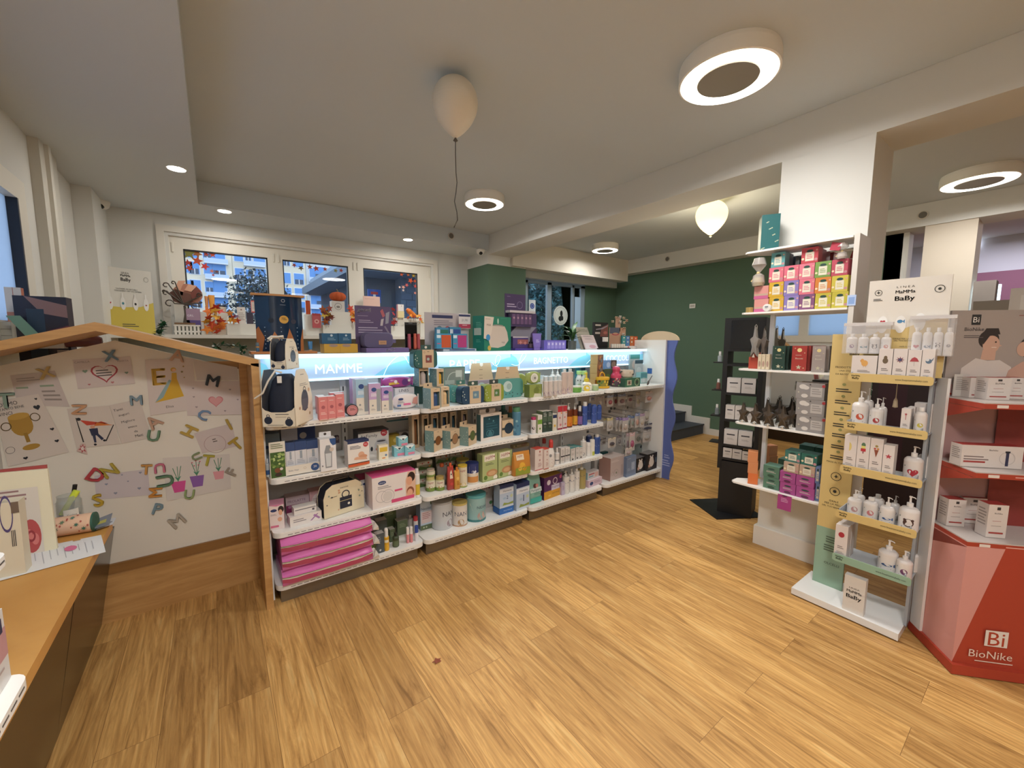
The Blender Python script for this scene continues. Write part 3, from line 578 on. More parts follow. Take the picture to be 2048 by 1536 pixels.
# ================================================================ DESK
DESKZ = .80
dk = thing('reception_desk','oak topped desk with dark glossy front, lower left','desk',(0,0,0))
B().box(-.83,-.357,1.09,2.14,DESKZ-.03,DESKZ,wood('desk_oak','b8843f','d19f58',(3,3,3))).build('desk_top',dk)
def prismy(y0,y1,P,c,nm):
    b = B(); b.prism(P,'y',y0,y1,c); b.build(nm,dk)
DF = mat('2e2520',.22)
prismy(1.09,2.12,[(-.80,0),(-.563,0),(-.437,.769),(-.80,.769)],DF,'desk_front'); prismy(2.1205,2.895,[(-.80,0),(-.563,0),(-.476,.525),(-.80,.525)],DF,'side_cabinet')
rk = thing('counter_rack','white metal shelf rack at the lower left edge, partly out of the picture','shelf rack',(0,0,0))
def rshelf(x0,x1,y0,y1,z):
    b = B(); P = rrect(x1-x0,y1-y0,.03,5,x0,y0); b.prism(P,'z',z-.02,z,SHELF)
    y = y0+.05
    while y < y1-.05: b.box(x1,x1+.0006,y,y+.025,z-.011,z-.008,'55524e'); y += .034
    b.build('shelf',rk)
rshelf(-.80,-.305,.25,1.075,.90); p = hit(20,1098,z=1.10); rshelf(-.80,p.x,.25,p.y,1.10); rshelf(-.80,-.42,.25,1.075,.55)
b = B(); b.box(-.83,-.80,.25,1.08,0,1.25,SHELF); b.build('back_panel',rk)
b = B(); b.box(-.80,-.50,.27,1.06,0,.08,STEEL); b.build('plinth',rk)
# ================================================================ PILLAR SHELF UNIT
MIRR = mat('e8ebe9',.02,1.0)
pu = thing('pillar_shelf_unit','white wall shelves with mirror back mounted on the pillar','wall shelf',(0,0,0))
B().box(3.17,3.182,.765,1.235,.52,2.07,MIRR).build('mirror_back',pu)
PZ = (2.105,1.70,1.315,.937,.505)
for i,z in enumerate(PZ):
    b = B(); yl,yr = (1.35,.755)
    P = [(3.17,yr+.01),(2.96,yr+.01),(2.955,yl-.02),(2.975,yl),(3.05,yl),(3.17,1.24)]
    b.prism(P[::-1],'z',z-.012,z,mat('efece6',.4)); b.build('shelf',pu)
b = B(); b.box(2.965,3.182,.735,.76,.50,2.11,mat('d8d3cb',.5)); b.build('side_panel',pu)
b = B(); b.box(3.155,3.17,1.215,1.24,.52,2.1,mat('dcdfe2',.3)); b.build('mirror_edge_trim',pu)
# ================================================================ BLACK STAND
bs = thing('cosmetics_display_stand','tall black floor display stand on a square black base','display stand',(3.681,1.618,0),math.radians(-74.5))
BK = mat('101114',.55)
b = B(); b.T = Matrix.Rotation(math.radians(44),4,'Z') @ Matrix.Translation((-.07,.055,0)); b.box(-.215,.215,-.215,.215,0,.008,BK); b.build('base_plate',bs)
b = B(); b.box(-.13,.13,-.13,.13,.008,.47,BK); b.build('pedestal',bs)
b = B(); b.box(-.135,-.112,-.12,.13,.40,1.70,BK).box(.112,.135,-.12,.13,.40,1.70,BK).box(-.135,.135,.09,.13,.40,1.70,BK) if 0 else b.box(-.15,-.115,-.13,.13,.40,1.70,BK).box(.115,.15,-.13,.13,.40,1.70,BK); b.build('side_post',bs)
for z in (1.315,1.07,.84,.62,.5):
    b = B(); b.box(-.115,.115,-.13,.13,z-.02,z,BK); b.build('shelf',bs)
for z in (1.345,1.10,.87,.63):
    b = B(); b.box(-.24,-.15,-.06,.06,z-.03,z-.02,BK); b.build('side_tray',bs)
b = B(); b.box(-.115,.115,-.13,-.10,1.42,1.70,BK).box(-.115,.115,.1,.13,1.42,1.70,BK); b.front(-.10,.10,1.44,1.68,[('r',0,0,1,1,mat('050608',.15))],-.13); b.build('header_screen',bs)
# ================================================================ BABY LINE FLOOR DISPLAY
YEL = mat('cfb576',.6); SAGE = mat('8fae97',.6); FX = 2.68
md = thing('baby_care_floor_display','yellow and sage tray display with card header on white base','floor display',(0,0,0))
b = B(); b.add([(2.694,.845,.008),(2.68,.372,.008),(3.0,.368,.008),(3.0,.84,.008),(2.694,.845,.045),(2.68,.372,.045),(3.0,.368,.045),(3.0,.84,.045)],[(0,1,2,3),(7,6,5,4),(4,5,1,0),(5,6,2,1),(6,7,3,2),(7,4,0,3)],mat('e4e4e2',.3)); b.build('base',md)
b = B(); b.box(2.71,2.99,.39,.82,0,.008,'1b1b1c'); b.build('base_feet',md)
def west(bm,y0,y1,z0,z1,cmds,x):   # art on a plane facing the room (-x): u runs from +y (left) to -y (right)
    return bm.art(lambda u,v,l: (x-l,y1+(y0-y1)*u,z0+(z1-z0)*v),y1-y0,z1-z0,cmds)
K = '2e2f2a'
b = B(); b.box(2.885,2.90,.655,.80,.045,.40,SAGE).box(2.885,2.90,.655,.80,.40,1.545,YEL)
leaf = lambda v: [('c',.5,v,.06,'8a8a55',.005),('l',.25,v-.02,.75,2,.009,K)]
west(b,.655,.80,.045,1.545,[('T','MaMMa',.74,.955,.3,K),('T','BaBy',.74,.925,.3,K),('t','PRODOTTI DA A',.55,.875,.75,K),('t','UNA STORIA',.55,.862,.5,K),('t','DA RACCONTARE',.55,.849,.7,K)]+sum([leaf(v) for v in (.81,.765,.72,.675,.635,.59,.548)],[])+[('t','MADE IN ITALY',.45,.505,.6,K),('o',.5,.45,.17,K,.88),('s',.5,.45,.08,K,4),('o',.5,.39,.17,K,.88),('c',.5,.39,.06,K),('t','IDEALE',.5,.35,.3,K),('t','PER LA PELLE',.5,.338,.6,K),('t','DEL TUO BAMBINO',.5,.326,.75,K),('l',.35,.2,.8,3,.01,'4d6153'),('l',.3,.165,.8,3,.01,'4d6153'),('t','OLCELLI',.6,.095,.5,K)],2.885); b.build('side_panel',md)
b = B(); b.box(2.79,2.99,.362,.374,.045,1.45,mat('9aa0a6',.35)); b.build('acrylic_side',md)
for z,c in ((1.318,YEL),(1.062,YEL),(.826,YEL),(.575,YEL),(.330,SAGE)):
    b = B(); b.box(FX,2.90,.355,.655,z-.012,z-.008,mat('aeb3b8',.3)).box(FX+.004,2.90,.37,.374,z-.012,z+.028,mat('a5abb0',.3)).box(FX+.004,2.90,.648,.652,z-.012,z+.028,mat('a5abb0',.3))
    b.prism([(y,q) for y,q in rrect(.315,.042,.012,4,.347,z-.02)],'x',FX-.004,FX,c)
    west(b,.347,.662,z-.02,z+.022,[('T','MaMMa',.1,.7,.11,K),('T','BaBy',.1,.38,.09,K),('t','www.lineamammababy.com',.76,.45,.36,K,1.4)],FX-.004); b.build('tray',md)
b = B(); b.box(2.78,2.79,.335,.632,1.355,1.815,mat('dcd6cc',.6))
b.add([(2.7795,.632,1.33),(2.7795,.5,1.33),(2.7795,.335,1.33),(2.7795,.335,1.62),(2.7795,.42,1.60),(2.7795,.5,1.56),(2.7795,.56,1.57),(2.7795,.632,1.52)],[tuple(range(8))[::-1]],YEL)
west(b,.335,.632,1.335,1.815,[('t','L I N E A',.47,.915,.22,K,.8),('T','MaMMa',.47,.865,.24,K,.95),('T','BaBy',.47,.79,.24,K,.85),('o',.13,.87,.05,K,.85),('s',.13,.87,.03,K,4),('o',.87,.87,.06,K,.85),('c',.87,.87,.02,K),('l',.07,.8,.19,2,.015,K),('c',.22,.53,.07,'e6e3de',.09),('c',.45,.53,.07,'e6e3de',.09),('c',.68,.55,.07,'e6e3de',.09),('h',.22,.56,.035,'b23a42'),('c',.44,.56,.035,'4f86b0',.018),('p',[(.47,.56),(.5,.58),(.5,.54)],'4f86b0'),('t','IDEALE PER LA PELLE',.52,.38,.3,K),('t','DEL TUO BAMBINO',.52,.36,.26,K),('t','made in Italy',.54,.3,.15,K),('l',.4,.24,.66,1,.02,K)],2.7795); b.build('header_card',md)
b = B(); b.box(2.70,2.74,.515,.605,.045,.245,'dad6d0'); west(b,.515,.605,.045,.245,[('t','LINEA',.5,.68,.5,K,.7),('T','MaMMa',.5,.58,.7,K),('T','BaBy',.5,.42,.7,K,.9)],2.70); b.build('base_sign',md)
# ================================================================ RED COSMETICS DISPLAY (corner at RB, left face heading DL, front heading DR)
RB = Vector((2.61,.18,0)); dr = Vector((.18,-.2,0)).normalized(); dl = Vector((.248,.185,0)).normalized()
RED = mat('a33a26',.55); PK = mat('c98e86',.6); DRED = mat('84302a',.6)
rd = thing('red_cosmetics_floor_display','red and pink cosmetics floor display with couple poster, right edge','floor display',(0,0,0))
def pl(*c): return [tuple((RB+dl*a+dr*q)[:2]) for a,q in c]
def poly3(b,pts,c): b.add(pts,[tuple(range(len(pts)))],c)
P = pl((.31,0),(0,0),(0,.5),(.31,.5))
b = B(); b.prism(P,'z',.005,.05,RED); b.build('base',rd)
BLk = RB+dl*.29   # back line through this point along dr
b = B(); A0,A1 = RB+dl*.265+dr*.01,RB+dl*.265+dr*.48; n_ = Vector((dr.y,-dr.x,0)); n_ = n_ if n_.dot(RB) < 0 else -n_
nn = (n_*.012)
def slab(b,a,c,z0,z1,th,col):
    q = [a,c,c-n_*th,a-n_*th]; b.prism([tuple(p[:2]) for p in q],'z',z0,z1,col)
slab(b,A0,A1,.05,1.30,.015,mat('a8837f',.6)); b.build('back_panel',rd)
b = B(); slab(b,A0+dr*.0,A1,1.30,1.65,.012,mat('9c9089',.55))
def fb(u,v,l): q = A0+(A1-A0)*u+n_*(l+.0); return (q.x,q.y,1.25+.40*v)
skin,hair = 'c19a86','2a201d'
b.art(fb,.47,.40,[('r',0,.06,1,.12,'a33a26') if 0 else ('r',0,0,1,.02,'a33a26'),('c',.33,.66,.085,hair,.11),('c',.355,.60,.07,skin,.105),('p',[(.26,.7),(.3,.79),(.4,.79),(.42,.72),(.34,.71),(.29,.6)],hair),('p',[(.28,.42),(.40,.42),(.40,.54),(.29,.54)],skin),('p',[(.12,.02),(.13,.32),(.24,.44),(.34,.41),(.44,.42),(.54,.34),(.56,.02)],'c9beb7'),('p',[(.1,.02),(.155,.02),(.16,.14),(.11,.18)],skin),('l',.36,.565,.41,1,.012,'e8e0d8'),('c',.39,.63,.008,'2a1a16'),('p',[(.42,.6),(.445,.59),(.42,.575)],skin),('c',.66,.57,.075,hair,.12),('c',.62,.55,.055,skin,.085),('p',[(.62,.05),(.72,.05),(.82,.4),(.72,.62),(.66,.5)],hair),('p',[(.47,.02),(.52,.3),(.62,.4),(.68,.42),(.7,.02)],'bb9484'),('r',.17,.83,.245,.95,'232222'),('t','Bi',.207,.89,.05,'e0d8d0'),('t','BioNike',.2,.78,.16,'3a3434'),('l',.12,.70,.28,2,.02,'5a5050'),('l',.55,.93,.8,1,.02,'8f5a58'),('l',.6,.87,.85,2,.03,'6a5a58')])
b.build('poster_header',rd)
b = B(); q0,q1 = RB+dl*.29,RB+dl*.265
b.prism([tuple(p[:2]) for p in (RB+dl*.30+dr*.0,RB+dl*.225+dr*.0,RB+dl*.225+dr*.012,RB+dl*.30+dr*.012)],'z',.05,1.33,mat('ddd9d6',.5)); b.build('side_panel',rd)
def rshelfz(z,d=.0):
    P = pl((.285,.012),(.03,.02),(.03,.47),(.285,.47)); b = B(); b.prism(P,'z',z-.028,z-.006,RED); b.prism(P,'z',z-.006,z-.001,mat('b9b0ab',.5))
    a = RB+dl*.03+dr*.02;
    b.add([a+Vector((0,0,z-.03)),RB+dl*.28+dr*.012+Vector((0,0,z-.03)),RB+dl*.28+dr*.012+Vector((0,0,z-.11))],[(0,1,2)],RED)
    f = lambda u,v,l: tuple(a+dr*(.02+.4*u)+n_*(l+.0004)+Vector((0,0,z-.028+.022*v)))
    b.art(f,.4,.022,[('r',.06,.2,.16,.8,'d8cfc8'),('r',.3,.4,.8,.6,'d9a79c')]); b.build('shelf',rd)
for z in (1.245,.94,.625): rshelfz(z)
b = B()
def tri(pts,c): b.add([tuple(RB+dl*a+dr*q+Vector((0,0,z))) for a,q,z in pts],[tuple(range(len(pts)))],c)
tri([(.28,.012,.05),(.02,.01,.05),(.03,.02,.60),(.28,.012,.60)],PK); tri([(.02,.01,.05),(.03,.16,.60),(.03,.02,.60)],PK)
tri([(.02,.01,.05),(.02,.47,.05),(.03,.47,.60),(.03,.16,.60)],RED); tri([(.02,.47,.05),(.28,.47,.05),(.28,.47,.6),(.03,.47,.6)],RED)
f = lambda u,v,l: tuple(RB+dl*.02+dr*(.01+.4*u)+n_*(l+.004)+Vector((0,0,.06+.30*v)))
b.art(f,.4,.30,[('r',.27,.3,.48,.55,'d8cfc8'),('t','Bi',.375,.42,.15,'a33a26'),('t','BioNike',.34,.16,.4,'dcc9bf'),('r',.2,.04,.55,.055,'dcc9bf')]); b.build('lower_front',rd)
b = B(); b.prism([tuple(p[:2]) for p in (A0+dr*.3+n_*.002,A0+dr*.47+n_*.002,A0+dr*.47+n_*.01,A0+dr*.22+n_*.01)],'z',.62,1.22,DRED); b.build('red_inlay',rd)
# ================================================================ PRODUCT KINDS (local frame: front at y=0, x from 0 to w, z up)
KR,KRD = mat('b99f80',.8),'c8b192'
def starry(b,w,d,h,seed=1,side=True):
    rnd = random.Random(seed); f = b.leftside if side else b.front
    cm = [('c',rnd.uniform(.08,.92),rnd.uniform(.05,.95),.035,'c3d0cc') for _ in range(14)]
    if side: b.leftside(0,d,0,h,cm,0)
    else: b.front(0,w,0,h,cm)
def carton(o,w,d,h,c='e9e4de',top=None,side=None,art=(),sart=(),tart=(),tab=0,**k):
    b = B(); b.box(0,w,0,d,0,h,c,None,top,side); b.front(0,w,0,h,art)
    if sart: b.leftside(0,d,0,h,sart)
    if tart: b.topside(0,w,0,d,tart,h)
    if tab:
        b.box(w*.12,w*.88,d-.003,d-.001,h,h+tab,c); b.front(w*.12,w*.88,h,h+tab,[('c',.5,.55,.12,'4a4038')],d-.003)
    return [(None,b)]
def window_box(o,w,d,h,c=KRD,inner='2b4a63',win=(.3,.12,.92,.82),side='7f9c9c',tab=0,seed=3,art=(),item=None,**k):
    b = B(); u0,v0,u1,v1 = win; x0,x1,z0,z1 = w*u0,w*u1,h*v0,h*v1; t = .0025
    b.box(0,t,0,d,0,h,side).box(w-t,w,0,d,0,h,side).box(t,w-t,d-t,d,0,h,c).box(t,w-t,0,d,0,t,c).box(t,w-t,0,d,h-t,h,c)
    b.box(t,x0,0,t,t,h-t,c).box(x1,w-t,0,t,t,h-t,c).box(x0,x1,0,t,t,z0,c).box(x0,x1,0,t,z1,h-t,c)
    b.box(t,w-t,d*.6,d*.62,t,h-t,'26302f')
    starry(b,w,d,h,seed); b.front(0,w,0,h,[('l',.4,.92,.7,1,.035,'4c463e')]+list(art))
    if tab: b.box(w*.05,w*.95,d-.003,d-.001,h,h+tab,c); b.front(w*.05,w*.95,h,h+tab,[('c',.5,.5,.1,'3c3630')],d-.003)
    it = B(); cx = (x0+x1)/2; r = min((x1-x0)*.42,d*.26); it.lathe([(r,z0*.4),(r,z1*.75),(r*.6,z1*.9),(r*.5,z1*.94)],inner,16,cx=cx,cy=d*.3)
    return [('box',b),(item or 'boxed_item',it)]
def circle_box(o,w,d,h,c=KRD,disc='7a4e24',side='7b9a97',tab=.03,seed=5,**k):
    b = B(); b.box(0,w,0,d,0,h,c,None,None,side); starry(b,w,d,h,seed)
    b.front(0,w,0,h,[('r',0,.42,1,.56,'3a4240'),('c',.5,.49,.33,disc),('o',.5,.49,.33,'2b2a26',.93),('l',.42,.9,.6,1,.05,'4c463e')])
    b.box(w*.0,w*.85,d-.003,d-.001,h,h+tab,c); b.front(0,w*.85,h,h+tab,[('c',.5,.5,.09,'3c3630')],d-.003)
    return [(None,b)]
def lunchbox(o,w,d,h,c='3f6f6c',win='7d4b48',cap='35524f',**k):
    m = mat(c,.45); b = B(); P = rrect(w,h,min(w,h)*.24,6)
    b.smooth = True; b.prism(P,'y',.008,d,m); b.smooth = False
    P2 = [(w/2+(x-w/2)*.94,h/2+(z-h/2)*.94) for x,z in P]; b.prism(P2,'y',0,.008,m)
    rnd = random.Random(9); b.front(0,w,0,h,[('c',rnd.uniform(.05,.2),rnd.uniform(.2,.8),.02,'c9d4c8') for _ in range(5)])
    s = B(); s.box(w*.34,w*.82,-.003,d+.002,-.0 + .002,h+.003,KRD); s.front(w*.34,w*.82,0,h,[('r',.28,.3,.82,.72,mat(win,.3)),('o',.18,.88,.07,'3a332c'),('l',.42,.9,.66,1,.05,'4a4038'),('c',.5,.5,.12,'9fb0ac')],-.003)
    t = B(); t.box(w*.36,w*.80,d*.4,d*.42,h+.003,h+.035,mat(cap)); t.front(w*.36,w*.80,h+.003,h+.035,[('c',.5,.5,.12,'d8d2c8')],d*.4)
    return [('lunch_box_shell',b),('card_sleeve',s),('hang_tab',t)]
def bottle(o,w,d,h,c='ece9e4',cap='ece9e4',top='cap',neck=.78,art=(),shape='round',sy=1,capw=.5,band=None,**k):
    r = w/2; m = mat(c,.3) if isinstance(c,str) else c; b = B(); cm = mat(cap,.35) if isinstance(cap,str) else cap
    hz = h*neck
    pr = [(r*.9,0),(r,.004),(r,hz*.82),(r*.95,hz*.88),(r*.75,hz*.955),(r*capw*.75,hz*.985),(r*capw*.7,hz)] if shape == 'round' else [(r*.92,0),(r,.004),(r,hz*.97),(r*.9,hz)] if shape == 'straight' else [(r*.8,0),(r*.95,hz*.1),(r,hz*.35),(r*.9,hz*.7),(r*.6,hz*.92),(r*capw*.7,hz)]
    b.lathe(pr,m,22,1,sy,r,r*sy);
    if band: b.lathe([(r*1.005,hz*band[0]),(r*1.005,hz*band[1])],band[2],22,1,sy,r,r*sy)
    b.wrap(r*1.012,0,hz*.82,art,cx=r,cy=r*sy,sy=sy,span=150,ang=-90-k.get('turn',0))
    q = B(); cr = r*capw
    if top == 'cap': q.lathe([(cr,hz),(cr,h*.985),(cr*.9,h)],cm,18,cx=r,cy=r*sy)
    elif top == 'pump':
        q.lathe([(cr*.8,hz),(cr*.8,hz+(h-hz)*.35),(cr*.3,hz+(h-hz)*.4),(cr*.22,h*.97)],cm,14,cx=r,cy=r*sy)
        q.box(r-cr*.32,r+cr*.32,r*sy-cr*.3,r*sy+cr*.3,h*.965,h,cm); q.tube([(r,r*sy,h*.985),(r+cr*.9*k.get('nz',1),r*sy-cr*.2,h*.98),(r+cr*1.25*k.get('nz',1),r*sy-cr*.3,h*.955)],[cr*.2,cr*.17,cr*.13],cm,8)
    elif top == 'spray': q.lathe([(cr,hz),(cr,h*.93),(cr*.7,h)],cm,16,cx=r,cy=r*sy)
    elif top == 'dropper': q.lathe([(cr,hz),(cr,hz+(h-hz)*.3),(cr*.45,hz+(h-hz)*.36),(cr*.35,h)],cm,14,cx=r,cy=r*sy)
    return [('bottle_body',b),({'cap': 'cap','pump': 'pump','spray': 'spray_cap','dropper': 'dropper_cap'}[top],q)]
def tin(o,w,d,h,c='b8bcbe',lid='a9acad',art=(),metal=.0,lidh=.07,**k):
    r = w/2; b = B(); b.lathe([(r*.97,0),(r,.004),(r,h*(1-lidh)-.004),(r*.98,h*(1-lidh))],mat(c,.35,metal),32,cx=r,cy=r)
    b.wrap(r*1.003,0,h*(1-lidh),art,cx=r,cy=r,span=150,ang=-90-k.get('turn',8))
    q = B(); q.lathe([(r*1.015,h*(1-lidh)),(r*1.015,h),(r*.93,h),(r*.92,h*.99),(.001,h*.99)],mat(lid,.4),32,cx=r,cy=r)
    return [('tin_body',b),('lid',q)]
def jar(o,w,d,h,c='c8cfb4',lid='c9c9c4',art=(),**k):
    r = w/2; b = B(); b.lathe([(r*.85,0),(r,.006),(r,h*.72),(r*.8,h*.82)],mat(c,.2),22,cx=r,cy=r); b.wrap(r*1.01,0,h*.75,art,cx=r,cy=r,ang=-90-k.get('turn',0))
    q = B(); q.lathe([(r*.86,h*.8),(r*.88,h),(r*.8,h)],mat(lid,.3),22,cx=r,cy=r); return [('jar_body',b),('lid',q)]
def pack(o,w,d,h,c='dcd8d6',art=(),seal=None,**k):   # soft pillow pack lying or standing
    m = mat(c,.25); b = B(); n = 8; v = []; b.smooth = True
    def prof(u): return max(.12,math.sin(math.pi*min(max(u,.0),1))**.38)
    for i in range(n+1):
        u = i/n; q = prof(u) if 0 < i < n else .12
        for s in range(12):
            a = 2*math.pi*s/12; ca,sa = math.cos(a),math.sin(a); e = .45
            v.append((w*u,d/2+d/2*q*(abs(ca)**e)*(1 if ca > 0 else -1)*-1,h/2+h/2*(.75+.25*q)*(abs(sa)**e)*(1 if sa > 0 else -1)*(q**.5)))
    b.add(v,[(i*12+s,(i+1)*12+s,(i+1)*12+(s+1) % 12,i*12+(s+1) % 12) for i in range(n) for s in range(12)],m); b.smooth = False
    b.box(-.004,.004,d*.44,d*.56,h*.1,h*.9,m).box(w-.004,w+.004,d*.44,d*.56,h*.1,h*.9,m)
    b.front(w*.06,w*.94,h*.12,h*.86,art,-.001)
    return [(None,b)]
def bag(o,w,d,h,c='cfae54',art=(),**k):     # standing gusset bag, fuller at the base
    m = mat(c,.3); b = B(); b.smooth = True; L = [(0,1,.5),(.03,1,.95),(.35,1,1),(.7,.98,.7),(.93,.95,.2),(1,.95,.04)]; v = []
    for z,wx,dy in L:
        P = rrect(w*wx,d*dy+.002,min(w,d*dy)*.3,3,w*(1-wx)/2,d*(1-dy)/2); v += [(x,y,h*z) for x,y in P]; n = len(P)
    b.add(v,[(j*n+i,j*n+(i+1) % n,(j+1)*n+(i+1) % n,(j+1)*n+i) for j in range(len(L)-1) for i in range(n)],m); b.smooth = False
    b.add(v[:n],[tuple(range(n))[::-1]],m); b.add(v[-n:],[tuple(range(n))],m)
    def dy(z):
        for (z0,_,a),(z1,_,e) in zip(L,L[1:]):
            if z <= z1: return a+(e-a)*(z-z0)/(z1-z0)
        return .04
    b.art(lambda u,q,l: (w*(.06+.88*u),d*(.5-.5*dy(.04+.9*q))-l-.002,h*(.04+.9*q)),w,h,art,True); return [(None,b)]
def tube_(o,w,d,h,c='8a76c4',art=(),cap=None,**k):
    b = B(); m = mat(c,.4); v = []; n = 16; b.smooth = True
    for z,wx,dy in ((.16,.72,1),(.5,.85,.8),(1,1,.06)):
        for i in range(n): a = 2*math.pi*i/n; v.append((w/2+w/2*wx*math.cos(a),d/2+d/2*dy*math.sin(a),h*z))
    b.add(v,[(j*n+i,j*n+(i+1) % n,(j+1)*n+(i+1) % n,(j+1)*n+i) for j in range(2) for i in range(n)],m); b.smooth = False; b.add(v[-n:],[tuple(range(n))],m)
    b.art(lambda u,q,l: (w*(.2+.6*u),d*(.5-.42*(1-.8*q))-l-.003,h*(.25+.65*q)),w*.6,h*.65,art)
    q = B(); q.lathe([(w*.34,0),(w*.35,h*.16)],mat(cap or c,.4),16,1,d/w,w/2,d/2); return [('tube_body',b),('cap',q)]
def pouch(o,w,d,h,c='b8452e',spout='c98a2c',art=(),**k):
    r = bag(o,w,d,h*.88,c,art); q = B(); q.lathe([(w*.2,h*.84),(w*.2,h*.97),(w*.17,h)],mat(spout,.4),14,cx=w*.5,cy=d*.5); r = [('pouch_body',r[0][1]),('spout_cap',q)]; return r
def blister(o,w,d,h,c='d8d4d2',pk='c0a8a8',art=(),hook=.07,**k):     # card with clear bubble on its peg
    b = B(); b.box(0,w,.0,.0015,0,h,mat(c,.5)); b.front(0,w,0,h,[('r',.0,.8,1,1,k.get('hd','5d6f9c')),('l',.15,.9,.8,1,.06,'e8e6ee'),('c',.5,.95,.05,'2a2a2c')]+list(art))
    q = B(); q.smooth = True; q.ball((w*.5,-.004,h*.38),w*.3,mat(pk,.15,0,0,.75),10,1.1*h/w*.6,1,.5); q.smooth = False
    return [('card',b),('bubble',q)]
def sealed(o,w,d,h,c='d45fa6',**k): return pack(o,w,d,h,c)
SPECS = []
def put(kind,name,label,cat,l,b_,r,t,z=None,y=None,x=None,a=0,d=.06,group=None,sx=1,back=0,**k):
    """left/bottom/right/top of the front face in crop pixels; z = height it stands on; depth plane y (or x for room-facing) unless taken from the bottom pixel"""
    L,Bm,Rr,T = fx(l),fy(b_) if b_ is not None else None,fx(r),fy(t)
    west_ = x is not None; rz = math.radians(a)-(math.pi/2 if west_ else 0)
    if z is None: p = hit(L,Bm,y=y) if not west_ else hit(L,Bm,x=x)
    elif y is None and x is None: p = hit(L,Bm,z=z)
    else: p = col_at(L,z,y=y) if not west_ else col_at(L,z,x=x)
    if z is not None: p.z += .0008
    w = run(p,rz,Rr); w = max(.008,w)
    h = max(.01,rise(p,T)); z0 = p.z
    if 'hh' in k: h = k['hh']
    if z in LIM and kind is not blister: h = min(h,LIM[z]-.034-z)
    if kind in (bottle,tin,jar):
        d = w*k.get('sy',1); v = Matrix.Rotation(-rz,3,'Z') @ Vector((-p.x,-p.y,0)); k.setdefault('turn',max(-60,min(60,math.degrees(math.atan2(-v.x,-v.y))*.9)))
    parts = kind(None,w,d,h,**k)
    if len(parts) == 1 and parts[0][0] is None: o = solo(parts[0][1],name,label,cat,p,rz,group)
    else:
        o = thing(name,label,cat,p,rz,group)
        for n,b in parts: b.build(n,o)
    o['w'],o['h'],o['d'] = w,h,d
    return o
LIM = {ZS[1]: ZS[0],ZS[2]: ZS[1],ZS[3]: ZS[2]}
NV = '2c3f6e'
# ================================================================ GONDOLA STOCK
Z1,Z2,Z3,Z4 = ZS
def backpack(name,label,l,b_,r,rs,t,z,a,seed=0):
    L,Bm = fx(l),fy(b_); p = hit(L,Bm,z=z) if z is not None else None; rz = math.radians(a)
    w = run(p,rz,fx(r)); q = p+Vector((math.cos(rz),math.sin(rz),0))*w; d = run(q,rz+math.pi/2,fx(rs)); h = rise(p,fy(t)); d = min(max(d,.1),.22)
    p.z += .0008; o = thing(name,label,'boxed backpack',p,rz); m = 'e6dcc6'; t_ = .003
    O = [(0,0),(d,0),(d,h*.45),(d*.8,h*.86),(d*.62,h),(.18*d,h),(.05*d,h*.8),(0,h*.42)]
    b = B(); b.prism(O,'x',w-t_,w,m); b.prism(O,'x',0,t_,m,m,'4c4e54')
    b.box(0,w,0,t_,0,h*.26,m).box(0,w,d-t_,d,0,h*.45,m).box(0,w,0,d,0,t_,m)
    # curved lower edge of the open front
    b.add([(0,0,h*.26),(w*.0,0,h*.36),(w*.1,0,h*.30),(w*.3,0,h*.26)],[(3,2,1,0)],m); b.add([(w,0,h*.26),(w,0,h*.36),(w*.9,0,h*.30),(w*.7,0,h*.26)],[(0,1,2,3)],m)
    b.box(0,w,d*.62-.01,d*.62,h-.002,h,m)
    b.rightside(0,d,0,h,[('l',.36,.9,.6,1,.03,'8a8478'),('l',.3,.73,.75,2,.03,'a49d8f'),('c',.55,.42,.2,'4b525c',.2),('r',.38,.25,.7,.45,'59606b'),('o',.55,.62,.08,'2c3038',.75),('c',.8,.6,.05,'cfa985'),('c',.25,.3,.04,'b9927a'),('c',.8,.15,.04,'b9a27a')],w)
    b.front(0,w,0,h,[('l',.4,.22,.9,1,.03,'5a5650'),('l',.4,.17,.8,1,.03,'b5a896'),('c',.18,.12,.12,'202a3e'),('o',.18,.2,.05,'202a3e',.6),('c',.8,.08,.12,'202a3e'),('o',.8,.15,.05,'202a3e',.6),('l',.15,.03,.75,1,.02,'5a5650')])
    b.build('printed_box',o)
    b = B(); b.smooth = True; v = []
    for zz,s in ((.0,.9),(.25,.96),(.6,.9),(.85,.7),(.97,.4)):
        P = rrect((w-.012)*s,d*.7*s,.3*min(w,d)*s,3,.006+(w-.012)*(1-s)/2,.012+d*.7*(1-s)/2); v += [(x,y,.004+h*.93*zz) for x,y in P]; n = len(P)
    b.add(v,[(j*n+i,j*n+(i+1) % n,(j+1)*n+(i+1) % n,(j+1)*n+i) for j in range(4) for i in range(n)],mat('1c2436',.7,noise=30)); b.smooth = False; b.add(v[-n:],[tuple(range(n))],mat('1c2436',.7)); b.build('backpack',o)
    b = B()
    if seed: b.tube([(w*.6,.02,h*.96),(w*.5,-.01,h*1.0),(w*.3,-.02,h*.82),(w*.16,-.03,h*.62),(-.02,-.02,h*.52)],.005,'e3ded2',8); b.box(w*.50,w*.62,.004,.01,h*.78,h*.9,'ece9e2')
    else: b.tube([(w*.75,.02,h*1.02),(w*.9,.0,h*1.07),(w*.6,.0,h*1.05),(w*.2,-.005,h*1.06),(w*.02,-.012,h*.98),(w*.0,-.012,h*.9)],.006,'e3ded2',8); b.tube([(w*.6,.01,h*1.03),(w*.25,-.002,h*1.03),(w*.1,-.01,h*.93)],.005,'e3ded2',8)
    b.build('drawstring',o)
    return o,p,w,d,h
F(500,640,5.12)
_,p,w,d,h = backpack('boxed_backpack','tall boxed navy baby backpack with white cord, on the first top shelf',130,1100,472,680,520,Z1,-32,1)
